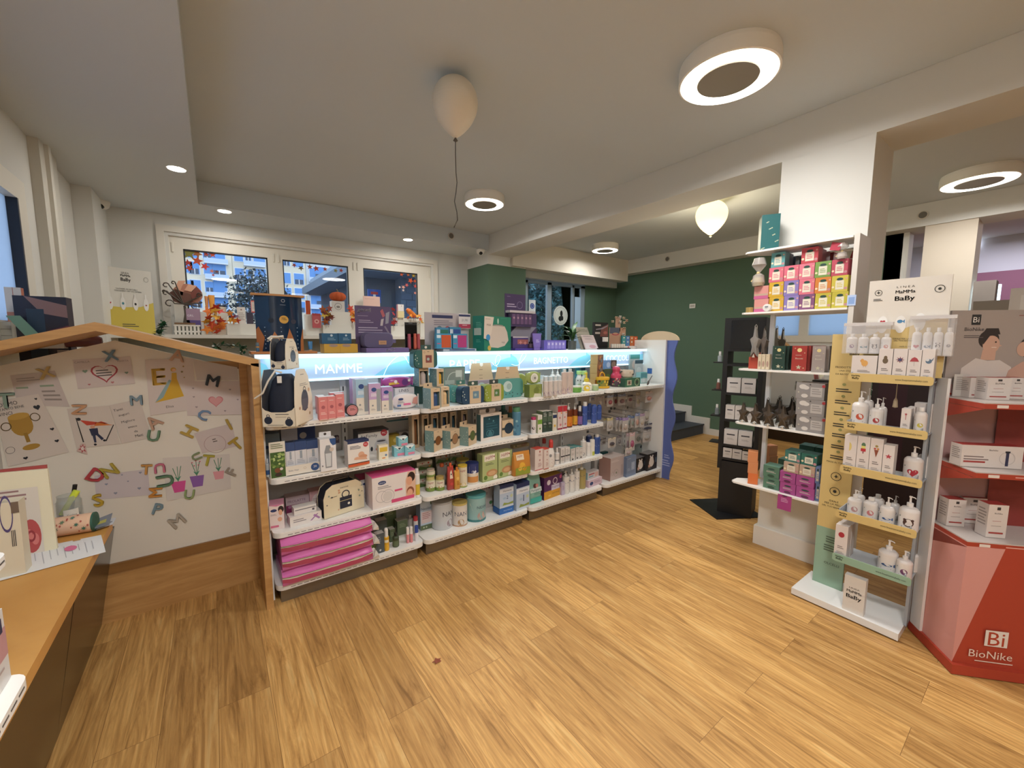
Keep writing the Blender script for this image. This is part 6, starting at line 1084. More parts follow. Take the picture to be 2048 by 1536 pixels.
put(bottle,'golden_oil_bottle','golden transparent pump bottle beside the white ones','pump bottle',848,702,928,378,Z4,c='a4935c',cap='cfcabd',top='pump',neck=.74,shape='straight',capw=.5,nz=-1,art=[('c',.5,.88,.28,'3c4a5c',.05)])
o = put(carton,'pink_cream_box','flat pink cream box with navy oval at the shelf edge','cream box',944,680,1112,590,Z4,a=5,d=.06,c='cdb4c0',top='d6c6cc',art=[('c',.2,.5,.13,'2c3f6e',.25),('l',.4,.6,.9,2,.2,'9a7f92')])
put(carton,'striped_cream_box','light box with pink and blue stripes on the pink cream box','cream box',930,None,1070,490,Z4+o['h']+.001,y=o.location.y+.02,a=5,d=.06,c='c9c4c6',side='8fb0b8',art=[('r',.1,.6,.6,.8,'b0656a'),('r',.1,.3,.5,.45,'6a9ab0'),('r',.65,.2,.95,.8,'d0a9a4')])
# -- section four, bottom
put(carton,'kids_crockery_box','large pinkish grey box with cutlery drawing','product box',1218,595,1396,305,Z4,a=4,d=.14,c='b9a9a6',top='c4b6b0',side='9c7a70',art=[('o',.4,.3,.16,'9a8e88',.9),('r',.75,.1,.78,.6,'93867f'),('r',.85,.1,.88,.6,'93867f'),('o',.15,.3,.08,'93867f',.9),('l',.05,.85,.6,2,.05,'d3c8c2'),('s',.42,.3,.07,'6a7a5a',5)])
put(carton,'blue_grey_device_box','blue-grey box with a pale device picture','product box',1424,545,1545,292,Z4,a=3,d=.1,c='7585a0',top='6a7a94',side='66758e',art=[('r',.5,.3,.85,.7,mat('9fadc4')),('o',.68,.5,.14,'b9c4d6',.85),('l',.1,.9,.5,1,.04,'b0bccf'),('l',.1,.4,.4,3,.05,'a0adc4')])
BB = [('c',.42,.62,.2,'ddd6cf',.2),('c',.42,.45,.26,'d6cec7',.25),('c',.3,.84,.06,'ddd6cf'),('c',.54,.84,.06,'ddd6cf'),('c',.2,.28,.1,'c9a090'),('l',.1,.13,.5,1,.04,'aaa49e'),('r',.8,.4,1,.7,'4a5a68')]
put(carton,'black_breast_pump_box','black box with white pump picture, left of two','product box',1552,492,1672,305,Z4,a=3,d=.1,c='1d1c1e',top='6c6a6c',side='2a282a',art=BB,group='pair of black boxes with white picture')
put(carton,'black_breast_pump_box','black box with white pump picture, right of two','product box',1690,465,1812,252,Z4,a=3,d=.1,c='1d1c1e',top='7a7876',side='2a282a',art=BB,group='pair of black boxes with white picture')
put(carton,'sage_hang_box','pale sage box with hang hole behind the black boxes','product box',1540,None,1668,140,Z4+.0,y=2.78,d=.04,c='98a4a2',art=[('c',.5,.88,.09,'3a3f40'),('r',.7,.3,1,.5,'4f5a5c')])
put(carton,'nasal_care_pack','tilted white pack with a dark round logo at the left of section four','product box',1015,None,1125,335,Z4+.002,y=2.72,a=3,d=.05,c='bfbab6',side='a9a4a0',art=[('c',.6,.75,.25,'d9d6d2'),('c',.62,.75,.16,'2c4450'),('r',.1,.3,.5,.36,'8a8684')])
put(carton,'dark_green_pack','dark green pack leaning behind the tilted white pack','product box',1120,None,1185,225,Z4,y=2.82,d=.04,c='27504c')
# -- peg hooks with blister cards
F(1140,760,7.68)
pegs = thing('peg_hook_set','metal peg hooks carrying blister cards in the last gondola bay','peg hooks',(0,0,0))
HK = [ # l, b, r, t, front y, head, bubble, name
 (300,330,380,235,2.74,'6c7ca6','a9a4ae','blister card with blue head above the first blue bottles'),(420,385,500,265,2.70,'b9aeb0','cfc4bc','white blister card above the blue bottles'),
 (530,400,560,245,2.78,'2a3350','9a8088','narrow navy blister card in the top row'),(568,412,660,240,2.62,'93a3c2','b5626e','top row card with a red soother in shiny bubble'),(668,400,728,222,2.78,'44547e','9c4a58','top row card with dark pink content'),(738,395,850,225,2.72,'7f8fb2','a8868c','wide top row card with two soothers'),
 (880,350,962,235,2.72,'3c3440','b07a84','top row card with patterned red print'),(1008,415,1076,195,2.66,'b5a98c','c0b496','long beige card in the top row'),(1155,350,1262,180,2.58,'cfc0b4','c98a78','shiny card with reddish content at the right of the top row'),(1268,340,1298,262,2.74,'20222e','44444c','small black card behind the shiny reddish one'),
 (510,760,560,590,2.72,'b5a860','b5aa9a','middle row card with olive head'),(565,785,655,590,2.64,'c9ba7c','bcb4ac','middle row card with yellow arched head'),(700,790,745,575,2.66,'8474a8','b0a49c','violet-headed middle row card, left of three'),(752,795,800,580,2.62,'7a68a0','b0a49c','violet-headed middle row card, centre of three'),(800,808,890,585,2.56,'9a86bc','cdbcb2','violet-headed middle row card in front, with a white soother'),
 (880,735,925,545,2.66,'6f8ab0','a5aea8','middle row card with pale blue head and grey bubble'),(930,735,985,555,2.62,'5f7fae','a9b5a8','middle row card with bright blue head'),(995,735,1062,515,2.58,'8c9ac0','cda294','middle row card with salmon bubble'),(1068,728,1140,520,2.56,'a48ca8','c9c0b2','middle row card with mauve head'),(1142,640,1215,480,2.66,'b5b5ae','bab5a6','grey card at the right of the middle row'),
 (1090,800,1278,690,2.66,'1f2748','2b3350','wide navy header card at the right'),(1115,965,1240,780,2.60,'a9a6a2','b5b0a8','clear bag below the wide navy header card'),(1000,985,1090,800,2.68,'a9aca6','9aa098','grey-green bubble card in the lower row'),
 (580,1050,700,900,2.60,'c6bba2','4a4450','cream card with a black nail clipper in the lower row'),(720,1010,790,860,2.78,'9a9090','a49a98','faint grey card in the lower row'),(855,1090,905,815,2.64,'c6a9ac','b59aa0','narrow pink card in the lower row, left of two'),(908,1095,990,815,2.58,'d2b4b6','b55a7c','pink card with magenta toothbrush set in the lower row'),(845,1175,945,1050,2.55,'d0c2be','b9a6a4','white packet hanging lowest, above the blue-grey box'),
 (480,1000,550,900,2.80,'7a6f6a','8f8680','dim beige card next to the blue bottle in the lower row')]
for i,(l,b_,r_,t,y,hd,bc,lab) in enumerate(HK):
    if 760+b_/7.68 > 0:
        p = hit(fx(l),fy(b_),y=y); o = put(blister,'blister_card',lab,'blister card',l,b_,r_,t,None,y=y,c='bdb7b2',pk=bc,hd=hd,group='blister cards hanging on pegs')
        z = p.z+o['h']+.0026; xc = p.x+o['w']*.5; b = B(); b.tube([(xc,YB+.002,z),(xc,y-.015,z),(xc,y-.022,z+.012)],.0022,'8f8d8b',5); b.box(xc-.012,xc+.012,YB,YB+.0095,z-.012,z+.012,'6c6a68'); b.build('peg_hook',pegs)
for x,y_,z in ((3.66,2.55,.86),(3.60,2.52,.93),(3.70,2.56,.62),(3.35,2.6,.70)):
    b = B(); b.tube([(x,YB+.002,z),(x,y_,z),(x,y_-.006,z+.012)],.0022,'8f8d8b',5); b.box(x-.012,x+.012,YB,YB+.0095,z-.012,z+.012,'6c6a68'); b.build('peg_hook',pegs)
# ================================================================ ITEMS ON THE GONDOLA TOP
ZL = 1.4208
F(500,560,5.12)
def advent():
    p = col_at(fx(85),ZL,y=2.92); w = run(p,0,fx(568)); h = rise(p,fy(150)); o = thing('blue_wooden_product_display','tall glossy dark blue and orange wood display with a round yellow seal','product display',p)
    b = B(); b.box(-.04,w+.06,-.06,.16,0,.014,'b9743c'); b.build('display_base',o)
    b = B(); n = 14; V = [(w*i/n,.05-.05*math.sin(math.pi*i/n)) for i in range(n+1)]; b.smooth = True
    m = mat('16304c',.08); b.add([(x,y,z) for z in (.014,h) for x,y in V],[(i,i+1,n+2+i,n+1+i) for i in range(n)],m); b.add([(x,y+.01,z) for z in (.014,h) for x,y in V],[(n+1+i,n+2+i,i+1,i) for i in range(n)],m); b.smooth = False
    rnd = random.Random(5); st = [('c',u,.06+.075*k,.012,'9ab4c8') for u in (.17,.5,.86) for k in range(6)]
    f = lambda u,v,l: (w*u,.05-.05*math.sin(math.pi*u)-l-.001,.014+(h-.014)*v)
    b.art(f,w,h,[('p',[(.0,0),(.1,0),(.16,.25),(.05,.45),(0,.4)],'b4703c'),('p',[(.28,0),(.42,0),(.46,.22),(.36,.36),(.27,.22)],'b4703c'),('p',[(.6,0),(.72,0),(.78,.2),(.68,.42),(.6,.2)],'b4703c'),('p',[(.92,0),(1,0),(1,.45),(.93,.2)],'b4703c'),('c',.57,.58,.1,'d6a548'),('l',.52,.6,.63,2,.03,'6a5020'),('c',.3,.56,.06,'0e1f33'),('c',.78,.55,.06,'2e2f42'),('o',.57,.92,.04,'c3ccd4',.8),('l',.5,.84,.65,1,.02,'7f92a6')]+st,True); b.build('curved_panel',o)
    b = B(); b.box(-.02,w+.01,.0,.06,h,h+.012,'c08a50'); b.build('top_board',o)
advent()
put(bottle,'cosmetic_tube','grey and blue tube standing left of the tall blue display','cosmetic tube',62,None,100,640,ZL+.014,y=2.88,c='3f6a8a',cap='6a7a80',shape='straight',neck=.75,capw=.9,band=(.55,.8,mat('b98a4c')))
put(tube_,'cosmetic_tube','bright blue tube standing right of the tall blue display','cosmetic tube',598,None,648,628,ZL+.014,y=2.88,d=.02,c='2f74a8',cap='d0a070')
o = put(carton,'yellow_display_tray','mustard display tray with two grey-lilac circles','display tray',762,None,1105,655,ZL,y=2.86,d=.12,c='c69a36',side='d8b058',top='b5882c',art=[('c',.27,.82,.13,'9a8278',.16),('c',.66,.82,.13,'9a8278',.16),('r',.46,0,.47,1,'a87f28')])
for l,r_,lab in ((738,903,'left of two petrol blue cartons on the mustard tray'),(907,1040,'right of two petrol blue cartons on the mustard tray')):
    put(carton,'petrol_blue_carton',lab,'cosmetic box',l,None,r_,545,ZL+o['h']+.001,y=2.90,d=.08,c='1f5a80',top='2a6a90',side='1a4a6a',art=[('c',.6,.8,.08,'b9cdd8'),('l',.35,.5,.85,2,.14,'7fa3bc')],group='petrol blue cartons on the mustard tray')
def goovi():
    p = col_at(fx(1088),ZL,y=2.98); w = run(p,0,fx(1450)); h = rise(p,fy(258)); o = thing('purple_beauty_display','purple counter display with white lowercase lettering and a product photo','counter display',p)
    m = '5a4a70'; b = B(); b.box(0,w,0,.004,0,h,m); b.front(0,w,0,h,[('T','goovi',.25,.9,.36,'d8d2dc',.9),('l',.07,.78,.42,1,.02,'a89cb4'),('l',.1,.68,.5,2,.04,'a89cb4'),('l',.08,.52,.75,3,.05,'b9aec4'),('p',[(.7,.9),(.77,.95),(.84,.8),(.77,.76)],'b5616a'),('p',[(.86,.86),(.97,.9),(.93,.64),(.84,.62)],'9a9aa8'),('p',[(.72,.72),(.8,.74),(.76,.58),(.69,.58)],'c3b9bc'),('p',[(.8,.56),(.84,.58),(.96,.42),(.92,.4)],'8a7f94')]); b.build('back_card',o)
    b = B(); b.box(.03,w+.08,-.14,0,0,.032,mat('6f5f90')); b.front(.03,w+.08,0,.032,[('T','goovi',.55,.5,.2,'d8d2e4')],-.14); b.build('base_box',o)
goovi()
def purse():
    p = col_at(fx(1158),ZL+.033,y=2.87); w = run(p,0,fx(1475)); h = rise(p,fy(532)); o = thing('purple_toiletry_bag','grey-purple soft toiletry bag with tan label on the purple base','toiletry bag',p)
    b = B(); b.smooth = True; v = []; P0 = rrect(w,h,h*.33,5)
    for y,s in ((0,.9),(.012,.98),(.05,1),(.08,.95),(.09,.88)): v += [(w/2+(x-w/2)*s,y,h/2*(1-(1-s)*.6)+(z-h/2)*s+0) for x,z in P0]; n = len(P0)
    mz = min(q[2] for q in v); v = [(q[0],q[1],q[2]-mz) for q in v]
    b.add(v,[(j*n+i,(j+1)*n+i,(j+1)*n+(i+1) % n,j*n+(i+1) % n) for j in range(4) for i in range(n)],mat('5f5878',.85,noise=200)); b.smooth = False; b.add(v[:n],[tuple(range(n))[::-1]],mat('5f5878',.85,noise=200)); b.add(v[-n:],[tuple(range(n))],mat('5f5878',.85)); b.build('bag_body',o)
    b = B(); b.box(w*.5,w*.75,-.002,0,h*.2,h*.46,'b98d6a'); b.front(w*.5,w*.75,h*.2,h*.46,[('t','goovi',.5,.5,.6,'7a5a44')],-.002); b.build('label_patch',o)
    b = B(); b.box(w,w+.03,.04,.06,h*.3,h*.55,'6a6288'); b.build('side_tab',o)
purse()
def gloss():
    p = col_at(fx(1592),ZL,y=2.92); w = run(p,0,fx(1715)); h = rise(p,fy(432)); o = thing('lip_gloss_display','narrow black lip gloss display stand','counter display',p)
    b = B(); b.box(-.005,w+.05,-.05,.03,0,.02,BLACK).box(0,w,.0,.006,.02,h,BLACK); b.front(0,w,.02,h,[('r',.04,.45,.96,.9,mat('0b0b0d',.15)),('l',.3,.96,.7,1,.02,'b9b9b9')]); b.build('stand',o)
    for i,(l,r_,c,t) in enumerate(((1622,1655,'a85262',552),(1682,1712,'c4604c',548),(1716,1750,'a84a50',550))): put(bottle,'lip_gloss_tube',('rose','coral','dark red')[i]+' lip gloss tube in the black display','lip gloss',l,None,r_,t,ZL+.021,y=2.885,c=c,cap=c,shape='straight',neck=.8,capw=.9,group='lip gloss tubes in the black display')
gloss()
F(800,560,4.096)
def tooth():
    p = col_at(fx(206),ZL,y=3.03); w = run(p,0,fx(565)); h = rise(p,fy(262)); o = thing('white_card_display','white counter display card with navy banner and coloured case samples','counter display',p)
    b = B(); b.box(0,w,0,.004,0,h,'b9b3b6'); b.front(0,w,0,h,[('r',.16,.86,.62,.94,'2c3560'),('l',.2,.78,.62,3,.05,'7c7884'),('c',.32,.58,.06,'5f7a84'),('c',.5,.58,.06,'b5525c')]); b.build('back_card',o)
    b = B(); b.box(.1,w,-.12,.0,0,.02,'b9c4d0'); b.front(.1,w+.06,0,.02,[('r',.15,.2,.8,.8,'4a6a94')],-.12); b.build('tray',o)
    b = B(); b.box(w*.72,w*1.0,-.03,-.026,h*.60,h*1.0,'d8d4d6'); b.front(w*.72,w*1.0,h*.6,h*1.0,[('r',.02,.8,.98,.94,'2c3560'),('t','21,90',.5,.55,.5,'5a6a74'),('r',0,.02,1,.3,'b03a56'),('l',.3,.2,.8,1,.1,'e0c9d0')],-.03); b.build('price_card',o)
tooth()
for i,(l,r_,t,b_,y,c,c2) in enumerate(((302,402,388,0,2.96,'3f8ab0','2f7a66'),(410,500,385,0,2.96,'3f8ab0','2c4f94'),(300,425,437,0,2.90,'3f8fb4','c4542c'),(435,552,440,0,2.90,'3f8fb4','b03a78'))):
    put(carton,'toothbrush_case_pack',('back left pack with green case','back right pack with navy case','front left pack with orange case','front right pack with magenta case')[i],'case pack',l,None,r_,t,ZL+.021,y=y,d=.035,c=c,top='c98a94',art=[('r',.32,.06,.95,.9,c2),('r',.02,.7,.28,.9,'c9dce8'),('r',.04,.3,.26,.36,'c45a7c'),('o',.16,.78,.07,'e9eef4',.6)],group='blue packs with coloured cases in the white card display')
def mgk():
    p = col_at(fx(690),ZL,y=2.85); a = math.radians(15); w = run(p,a,fx(908)); h = rise(p,fy(290)); q = p+Vector((math.cos(a+math.pi/2),math.sin(a+math.pi/2),0))*.01; d = run(p,a+math.pi/2,fx(568)); d = min(d,.13)
    o = thing('green_diffuser_box','emerald green box with white humidifier photo and card tag','product box',p,a); b = B(); b.box(0,w,0,d,0,h,'1f7f64','1f7a62','2a6a5a','1c8272')
    b.front(0,w,0,h,[('p',[(.22,.1),(.16,.3),(.2,.6),(.28,.72),(.75,.72),(.85,.55),(.9,.3),(.75,.14),(.5,.08)],'cdbfb2'),('c',.5,.74,.2,'9a938c',.02),('c',.5,.86,.03,'a9c9b9',.08),('t','MGK',.7,.24,.12,'5a524a'),('c',.18,.08,.06,'c9a94c'),('l',.6,.95,.9,1,.02,'3a9a80')])
    b.leftside(0,d,0,h,[('l',.3,.8,.8,4,.05,'5fb09a'),('r',.12,.45,.75,.65,'b9ccc2'),('l',.3,.3,.7,2,.05,'5fb09a')]); b.build('box_body',o)
    b = B(); b.prism([(-.01,h*.35),(w*.1,h*.33),(w*.24,h*.5),(w*.33,h*.97),(0,h*.98)],'y',-.006,-.004,'d8cbbe'); b.front(0,w*.3,h*.35,h,[('l',.1,.85,.85,1,.03,'5a524a'),('t','MGK',.5,.6,.5,'5a4a44'),('c',.4,.05,.25,'3a8ac0')],-.006); b.build('card_tag',o)
mgk()
def purpd():
    p = col_at(fx(885),ZL,y=3.0); w = run(p,0,fx(1140)); h = rise(p,fy(105)); o = thing('purple_serum_display','stepped purple counter display with header card and white box row','counter display',p); m = '463660'
    b = B(); b.box(0,w*.64,.05,.055,h*.4,h,m).box(.0,w,.045,.05,0,h*.68,m); b.front(0,w*.64,h*.5,h,[('l',.1,.9,.3,1,.03,'8a7fa4'),('l',.1,.62,.55,2,.08,'b9aeca'),('l',.1,.4,.6,2,.06,'8a7fa4'),('o',.72,.62,.14,'8f84aa',.9),('r',.8,.1,.95,.16,'c9c3d4')],.05); b.build('header_card',o)
    b = B(); b.box(.01,w*.75,-.02,.04,h*.42,h*.44,m).box(.02,w*.72,-.02,.03,h*.44,h*.66,'3a2c50').box(.0,w*.8,-.03,.04,h*.66,h*.70,'c3bcc0'); b.front(.02,w*.72,h*.44,h*.66,[('r',.05+i*.19,.1,.2+i*.19,.9,'6a4f74') for i in range(5)]+[('c',.13+i*.19,.6,.04,'a9899c') for i in range(5)],-.02); b.build('upper_box_row',o)
    b = B(); b.prism([(0,0),(w*.92,0),(w*.92,.01),(w*.9,.01),(w*.72,h*.12),(w*.76,h*.3),(w*.95,h*.42),(w*.3,h*.42),(w*.1,h*.3),(0,h*.14)],'y',.02,.045,mat('8a8794',.5)); b.box(-.0,w*.9,-.11,.04,0,.018,mat('4c3f9a',.4)); b.build('curved_niche',o)
    b = B(); b.box(.01,w*.5,-.06,.0,.018,h*.24,'3c3262','4f3f78','b5aeb9'); b.front(.01,w*.5,.018,h*.24,[('r',.3,.35,1,.75,'a0605c'),('s',.5,.5,.12,'c98a84',4),('s',.8,.45,.12,'c98a84',4),('r',.0,.9,1,1,'c3bcc0')],-.06); b.build('lower_box',o)
purpd()
def dropper(l,r_,t,z,y,lab): put(bottle,'serum_dropper',lab,'serum bottle',l,None,r_,t,z,y=y,c='5a4658',cap='15131a',neck=.4,top='dropper',capw=.7,shape='straight',group='dark serum droppers in the purple display')
dropper(1068,1108,470,ZL+.019,2.90,'dark serum dropper at the foot of the purple display')
put(tube_,'violet_cream_tube','violet cream tube standing on its cap right of the purple display','cream tube',1092,None,1166,437,ZL,y=2.86,d=.03,c='7f6fc0',art=[('l',.2,.5,.8,2,.15,'c9c3ea')])
o = put(carton,'lilac_sample_tray','lilac tray holding a row of five small lilac boxes','display tray',1180,None,1360,492,ZL,y=2.86,d=.06,c='6a62c4',top='b9b4e8',side='8a84d4',art=[('r',.14+i*.165,.12,.28+i*.165,.85,'9a93e0') for i in range(5)]+[('c',.21+i*.165,.6,.04,'d0ccf4') for i in range(5)])
def plant():
    p = col_at(fx(1408),ZL,y=2.90); o = thing('potted_plant','dark green leafy plant in a smoked glass pot','potted plant',p); r = .042
    b = B(); b.lathe([(r*.9,0),(r,.01),(r*1.02,.085),(r*.9,.085),(r*.85,.012)],mat('5a6260',.15,0,0,.8),24); b.build('glass_pot',o)
    B().lathe([(r*.84,.012),(r*.88,.06)],mat('3a3a34',.9),20).build('soil',o); rnd = random.Random(4); b = B(); m = [mat('2f5a34',.35),mat('1f4428',.35),mat('47753e',.4)]
    for i in range(24):
        a = rnd.uniform(0,6.28); e = rnd.uniform(.1,1.25); L = rnd.uniform(.06,.12); c = Vector((0,0,.08+rnd.uniform(0,.05)+ (.05 if i % 5 == 0 else 0))); d = Vector((math.cos(a)*math.sin(e),math.sin(a)*math.sin(e),math.cos(e))); s = d.cross(Vector((0,0,1))).normalized()*L*.2; n = s.cross(d).normalized()
        q = [c,c+d*L*.4,c+d*L*.8+n*-.01,c+d*L*1.15+n*-.03]; W_ = [.15,1,.9,.02]
        v = []; [v.extend((q[k]-s*W_[k],q[k]+n*.004*W_[k],q[k]+s*W_[k])) for k in range(4)]
        b.smooth = True; b.add(v,[(3*k,3*k+1,3*k+4,3*k+3) for k in range(3)]+[(3*k+1,3*k+2,3*k+5,3*k+4) for k in range(3)],m[i % 3]); b.smooth = False
    b.build('leaves',o); b = B(); [b.tube([(0,0,.05),(.01*math.cos(i),.01*math.sin(i),.12),(.02*math.cos(i*2),.02*math.sin(i*2),.17)],.003,'3f5a30',5) for i in range(5)]; b.build('stems',o)
plant()
def leaflet():
    p = col_at(fx(1520),ZL,y=2.86); w = run(p,0,fx(1640)); h = rise(p,fy(450)); o = thing('leaflet_holder','tilted holder with pale pink and white leaflets','leaflet holder',p)
    def tilt(b,x0,z1,dy,art,c,y0): b.add([(x0,y0,.0),(x0+w*.9,y0,0),(x0+w*.75,y0+dy,z1),(x0-w*.1,y0+dy,z1),(x0,y0+.003,.0),(x0+w*.9,y0+.003,0),(x0+w*.75,y0+dy+.003,z1),(x0-w*.1,y0+dy+.003,z1)],[(0,1,2,3),(7,6,5,4),(1,5,6,2),(4,0,3,7),(3,2,6,7)],c); b.art(lambda u,v,l: (x0-w*.1*v+w*(.9-.05*v)*u,y0+dy*v-l-.001,z1*v),w*.9,z1,art)
    b = B(); tilt(b,.0,h,.05,[('r',.05,.02,.95,.45,'d9d3e0'),('c',.6,.2,.25,'c9a0b4',.12),('l',.15,.92,.85,2,.05,'8a7f86'),('l',.2,.75,.8,2,.05,'a99aa2')],'cbbcc0',0); b.build('front_leaflets',o)
    b = B(); tilt(b,-.03,h*1.55,.08,[('l',.2,.9,.9,3,.05,'77776c'),('c',.55,.45,.12,'e3e0dc')],'9c9a90',.03); b.build('rear_leaflet',o)
leaflet()
def glasses():
    p = col_at(fx(1590),ZL,y=2.92); w = run(p,0,fx(1700)); h = rise(p,fy(345)); o = thing('black_makeup_display','black make-up counter display with photo panel and white lipsticks','counter display',p)
    b = B(); b.box(-.02,w*2.3,-.09,.04,0,.012,BLACK); b.build('base_plate',o)
    b = B(); b.box(0,w,0,.03,.012,h,BLACK); b.front(0,w,.012,h,[('r',.05,.86,.45,.92,'b5aca6'),('r',.05,.55,.4,.62,'b5aca6'),('p',[(.4,.45),(1,.45),(1,.95),(.5,.8)],'6a3f38'),('p',[(.1,.7),(.6,.74),(1,.88),(1,.9),(.5,.78),(.1,.74)],'8a8490'),('c',.8,.6,.15,'9a5a50',.06)]); b.build('photo_panel',o)
    [B().box(w*(.55+i*.13),w*(.65+i*.13),-.02,-.005,h*.28,h*.45,'e6e2de').build('lipstick',o) for i in range(3)]; [B().box(w*(.95+i*.18),w*(1.07+i*.18),-.07,-.05,.0125,.055,'e0dad2').build('lipstick',o) for i in range(6)]
    p = col_at(fx(1715),ZL+.013,y=2.95); w = run(p,0,fx(1845)); h = rise(p,fy(285)); o = thing('sunglasses_display','rounded card display of many pairs of small sunglasses','sunglasses display',p)
    b = B(); b.box(0,w,0,.005,0,h*.62,'b08a74').box(w*.35,w*.65,.0,.004,h*.5,h*.95,'a98a78'); b.front(0,w,h*.25,h*.62,[('r',0,.5,.6,1,'4c5468'),('c',.35,.45,.22,'a83a4c',.1),('c',.35,.5,.16,'b08a74',.08)]); b.build('display_card',o)
    for k,(u,v,tilt_) in enumerate(((.12,.8,.2),(.34,.92,0),(.58,.95,.1),(.82,.92,-.1),(1.0,.85,-.3),(.6,.8,.3),(.85,.78,.2),(.85,.6,.05),(.82,.42,.05))):
        q = col_at(fx(1715)+0,ZL+.013,y=2.935); cx,cz,r = w*u,h*v,.0105; g = thing('small_sunglasses','small round sunglasses, pair '+('at the upper left','top row second','top row centre','top row fourth','at the top right','below the centre','right below the top row','on the pale strip','lowest, beside the smile')[k]+' of the card display','sunglasses',(p.x+cx,p.y-.01,p.z+cz),0,'small sunglasses on the card display')
        b = B()
        for s in (-1,1):
            n = 16; b.add([(s*.0115+r*j*math.cos(2*math.pi*i/n),-.002*(j < 1),r*j*math.sin(2*math.pi*i/n)) for j in (1.25,.8) for i in range(n)],[((i+1) % n,i,n+i,n+(i+1) % n) for i in range(n)],('d8c3a4','c9a48a','e0dcd4')[k % 3])
        b.build('frame',g); b = B(); [b.lathe([(.001,0),(.001,0)],'222',3) if 0 else b.add([(s*.0115+r*.85*math.cos(2*math.pi*i/12),-.001,r*.85*math.sin(2*math.pi*i/12)) for i in range(12)],[tuple(range(12))],mat('2a1a1e',.1)) for s in (-1,1)]; b.build('lenses',g)
glasses()
o = put(carton,'white_flat_box','flat white box under the coloured slim packs','product box',1820,None,1945,541,ZL,y=2.90,d=.08,c='d9d6da',art=[('c',.4,.5,.05,'c9788c')])
for i,(l,r_,c) in enumerate(((1750,1782,'2f6a5a'),(1785,1815,'3f7a6a'),(1818,1848,'3a8a8f'),(1850,1880,'4a78b0'),(1883,1912,'b5683c'),(1914,1944,'c4582f'))): put(carton,'slim_accessory_pack',('dark green','sea green','teal','blue','amber','orange')[i]+' slim pack in the row by the arch board','slim pack',l,None,r_,452+i*2,ZL+(o['h']+.001 if i > 1 else .014),y=2.93 if i > 1 else 2.99,d=.03,c=c,art=[('c',.5,.8,.2,'d8d8d0',.06),('c',.5,.4,.2,'c9d0cc',.08)],group='row of coloured slim packs')
p = hit(fx(1083),fy(213),y=5.2); b = B(); b.front(-.07,.07,-.1,.1,[('r',0,0,1,1,'dfe8f0'),('c',.5,.5,.34,'3a56a8'),('o',.5,.5,.2,'a9b8e0',.8)]); b.box(-.07,.07,0,.004,-.1,.1,'dfe8f0'); solo(b,'door_notice','white notice with blue disc stuck on the glass door','notice',(col_at(fx(1083),p.z,y=5.29).x,5.29,hit(fx(1083),fy(213),y=5.29).z))
# ================================================================ WINDOW SILL DISPLAY
SZ = 1.561
F(330,560,10.24)
def cube(l,r_,t,z,y,d,lab,c='d9d7ce',**k): return put(carton,'white_display_block',lab,'display block',l,None,r_,t,z,y=y,d=d,c=c,group='white display blocks on the window sill',**k)
def fence():
    p = col_at(fx(192),SZ,y=5.16); w = run(p,0,fx(740)); h = rise(p,fy(912)); o = thing('picket_fence_box','small white picket fence box under the wooden tree','fence box',p)
    b = B(); b.box(0,w,.01,.012,0,h,'6f7468'); n = 7
    for i in range(n): x = w*(i+.1)/n; b.box(x,x+w/n*.62,0,.008,0,h,'e6e3da')
    b.box(0,w,-.003,.0,h*.22,h*.38,'e6e3da').box(0,w,-.003,0,h*.85,h,'e6e3da').box(0,w,.012,.12,0,.004,'e6e3da').box(w-.005,w,.01,.12,0,h,'e6e3da'); b.build('fence_front',o); return p,w,h
pf,wf,hf = fence()
def otree():
    p = Vector((pf.x,5.32,SZ+.0005)); o = thing('wooden_tree_ornament','cut-out wooden tree ornament with curled branches and copper crown','tree ornament',p)
    s = (run(p,0,fx(620))-run(p,0,fx(190)))/430; X = lambda v: (v-190)*s; Zf = lambda v: rise(p,fy(v)); dk = '4a4238'
    b = B(); b.box(X(190),X(620),-.03,.06,Zf(905),Zf(872),'8a6a4a'); b.box(X(195),X(600),-.02,.05,0,Zf(905),'c9c4b8'); b.build('ornament_base',o)
    b = B(); b.prism([(X(360),Zf(872)),(X(400),Zf(700)),(X(395),Zf(520)),(X(440),Zf(500)),(X(470),Zf(700)),(X(510),Zf(872))],'y',0,.012,dk)
    for cx,cz,r in ((80,110,65),(60,270,60),(120,480,95),(740,280,60),(640,520,100),(230,50,40),(30,240,35),(760,440,30)):
        P = [(X(cx)+X(190+r)*math.cos(t/9*5.2)*(1-t*.04),.005,Zf(cz)+s*r*math.sin(t/9*5.2)*(1-t*.04)) for t in range(10)]; b.tube(P,.006,dk,6)
        b.tube([P[0],(X(400),.006,Zf(480))],.006,dk,6)
    b.build('tree_cutout',o)
    b = B(); P = [(X(500)+s*330*math.cos(t)*.95,Zf(270)+s*270*math.sin(t)) for t in [2*math.pi*i/28 for i in range(28)]]; b.prism(P,'y',.03,.036,'b9806a')
    for a in (([(250,180),(330,0),(480,-10),(400,110),(360,200)],'d9a488'),([(440,190),(530,60),(700,80),(600,220)],'dba98e'),([(130,260),(240,190),(560,260),(600,420),(480,520),(200,430)],'6a4438'),([(560,240),(700,90),(800,220),(700,330),(580,400)],'7a3f34'),([(350,200),(420,210),(400,300),(350,290)],'d9a48c')): b.prism([(X(q[0]),Zf(q[1])) for q in a[0]],'y',.016,.024,a[1])
    b.build('copper_crown',o)
otree()
put(carton,'violet_photo_card','violet photo card with white lettering behind the tree trunk','card',462,None,750,580,SZ+.03,y=5.32,d=.01,c='5a4c8a',art=[('r',0,.5,1,1,'a58aa0'),('t','GRL',.3,.7,.45,'e6e0ea'),('c',.4,.2,.14,'8a84c8'),('c',.7,.2,.12,'a89cc8')])
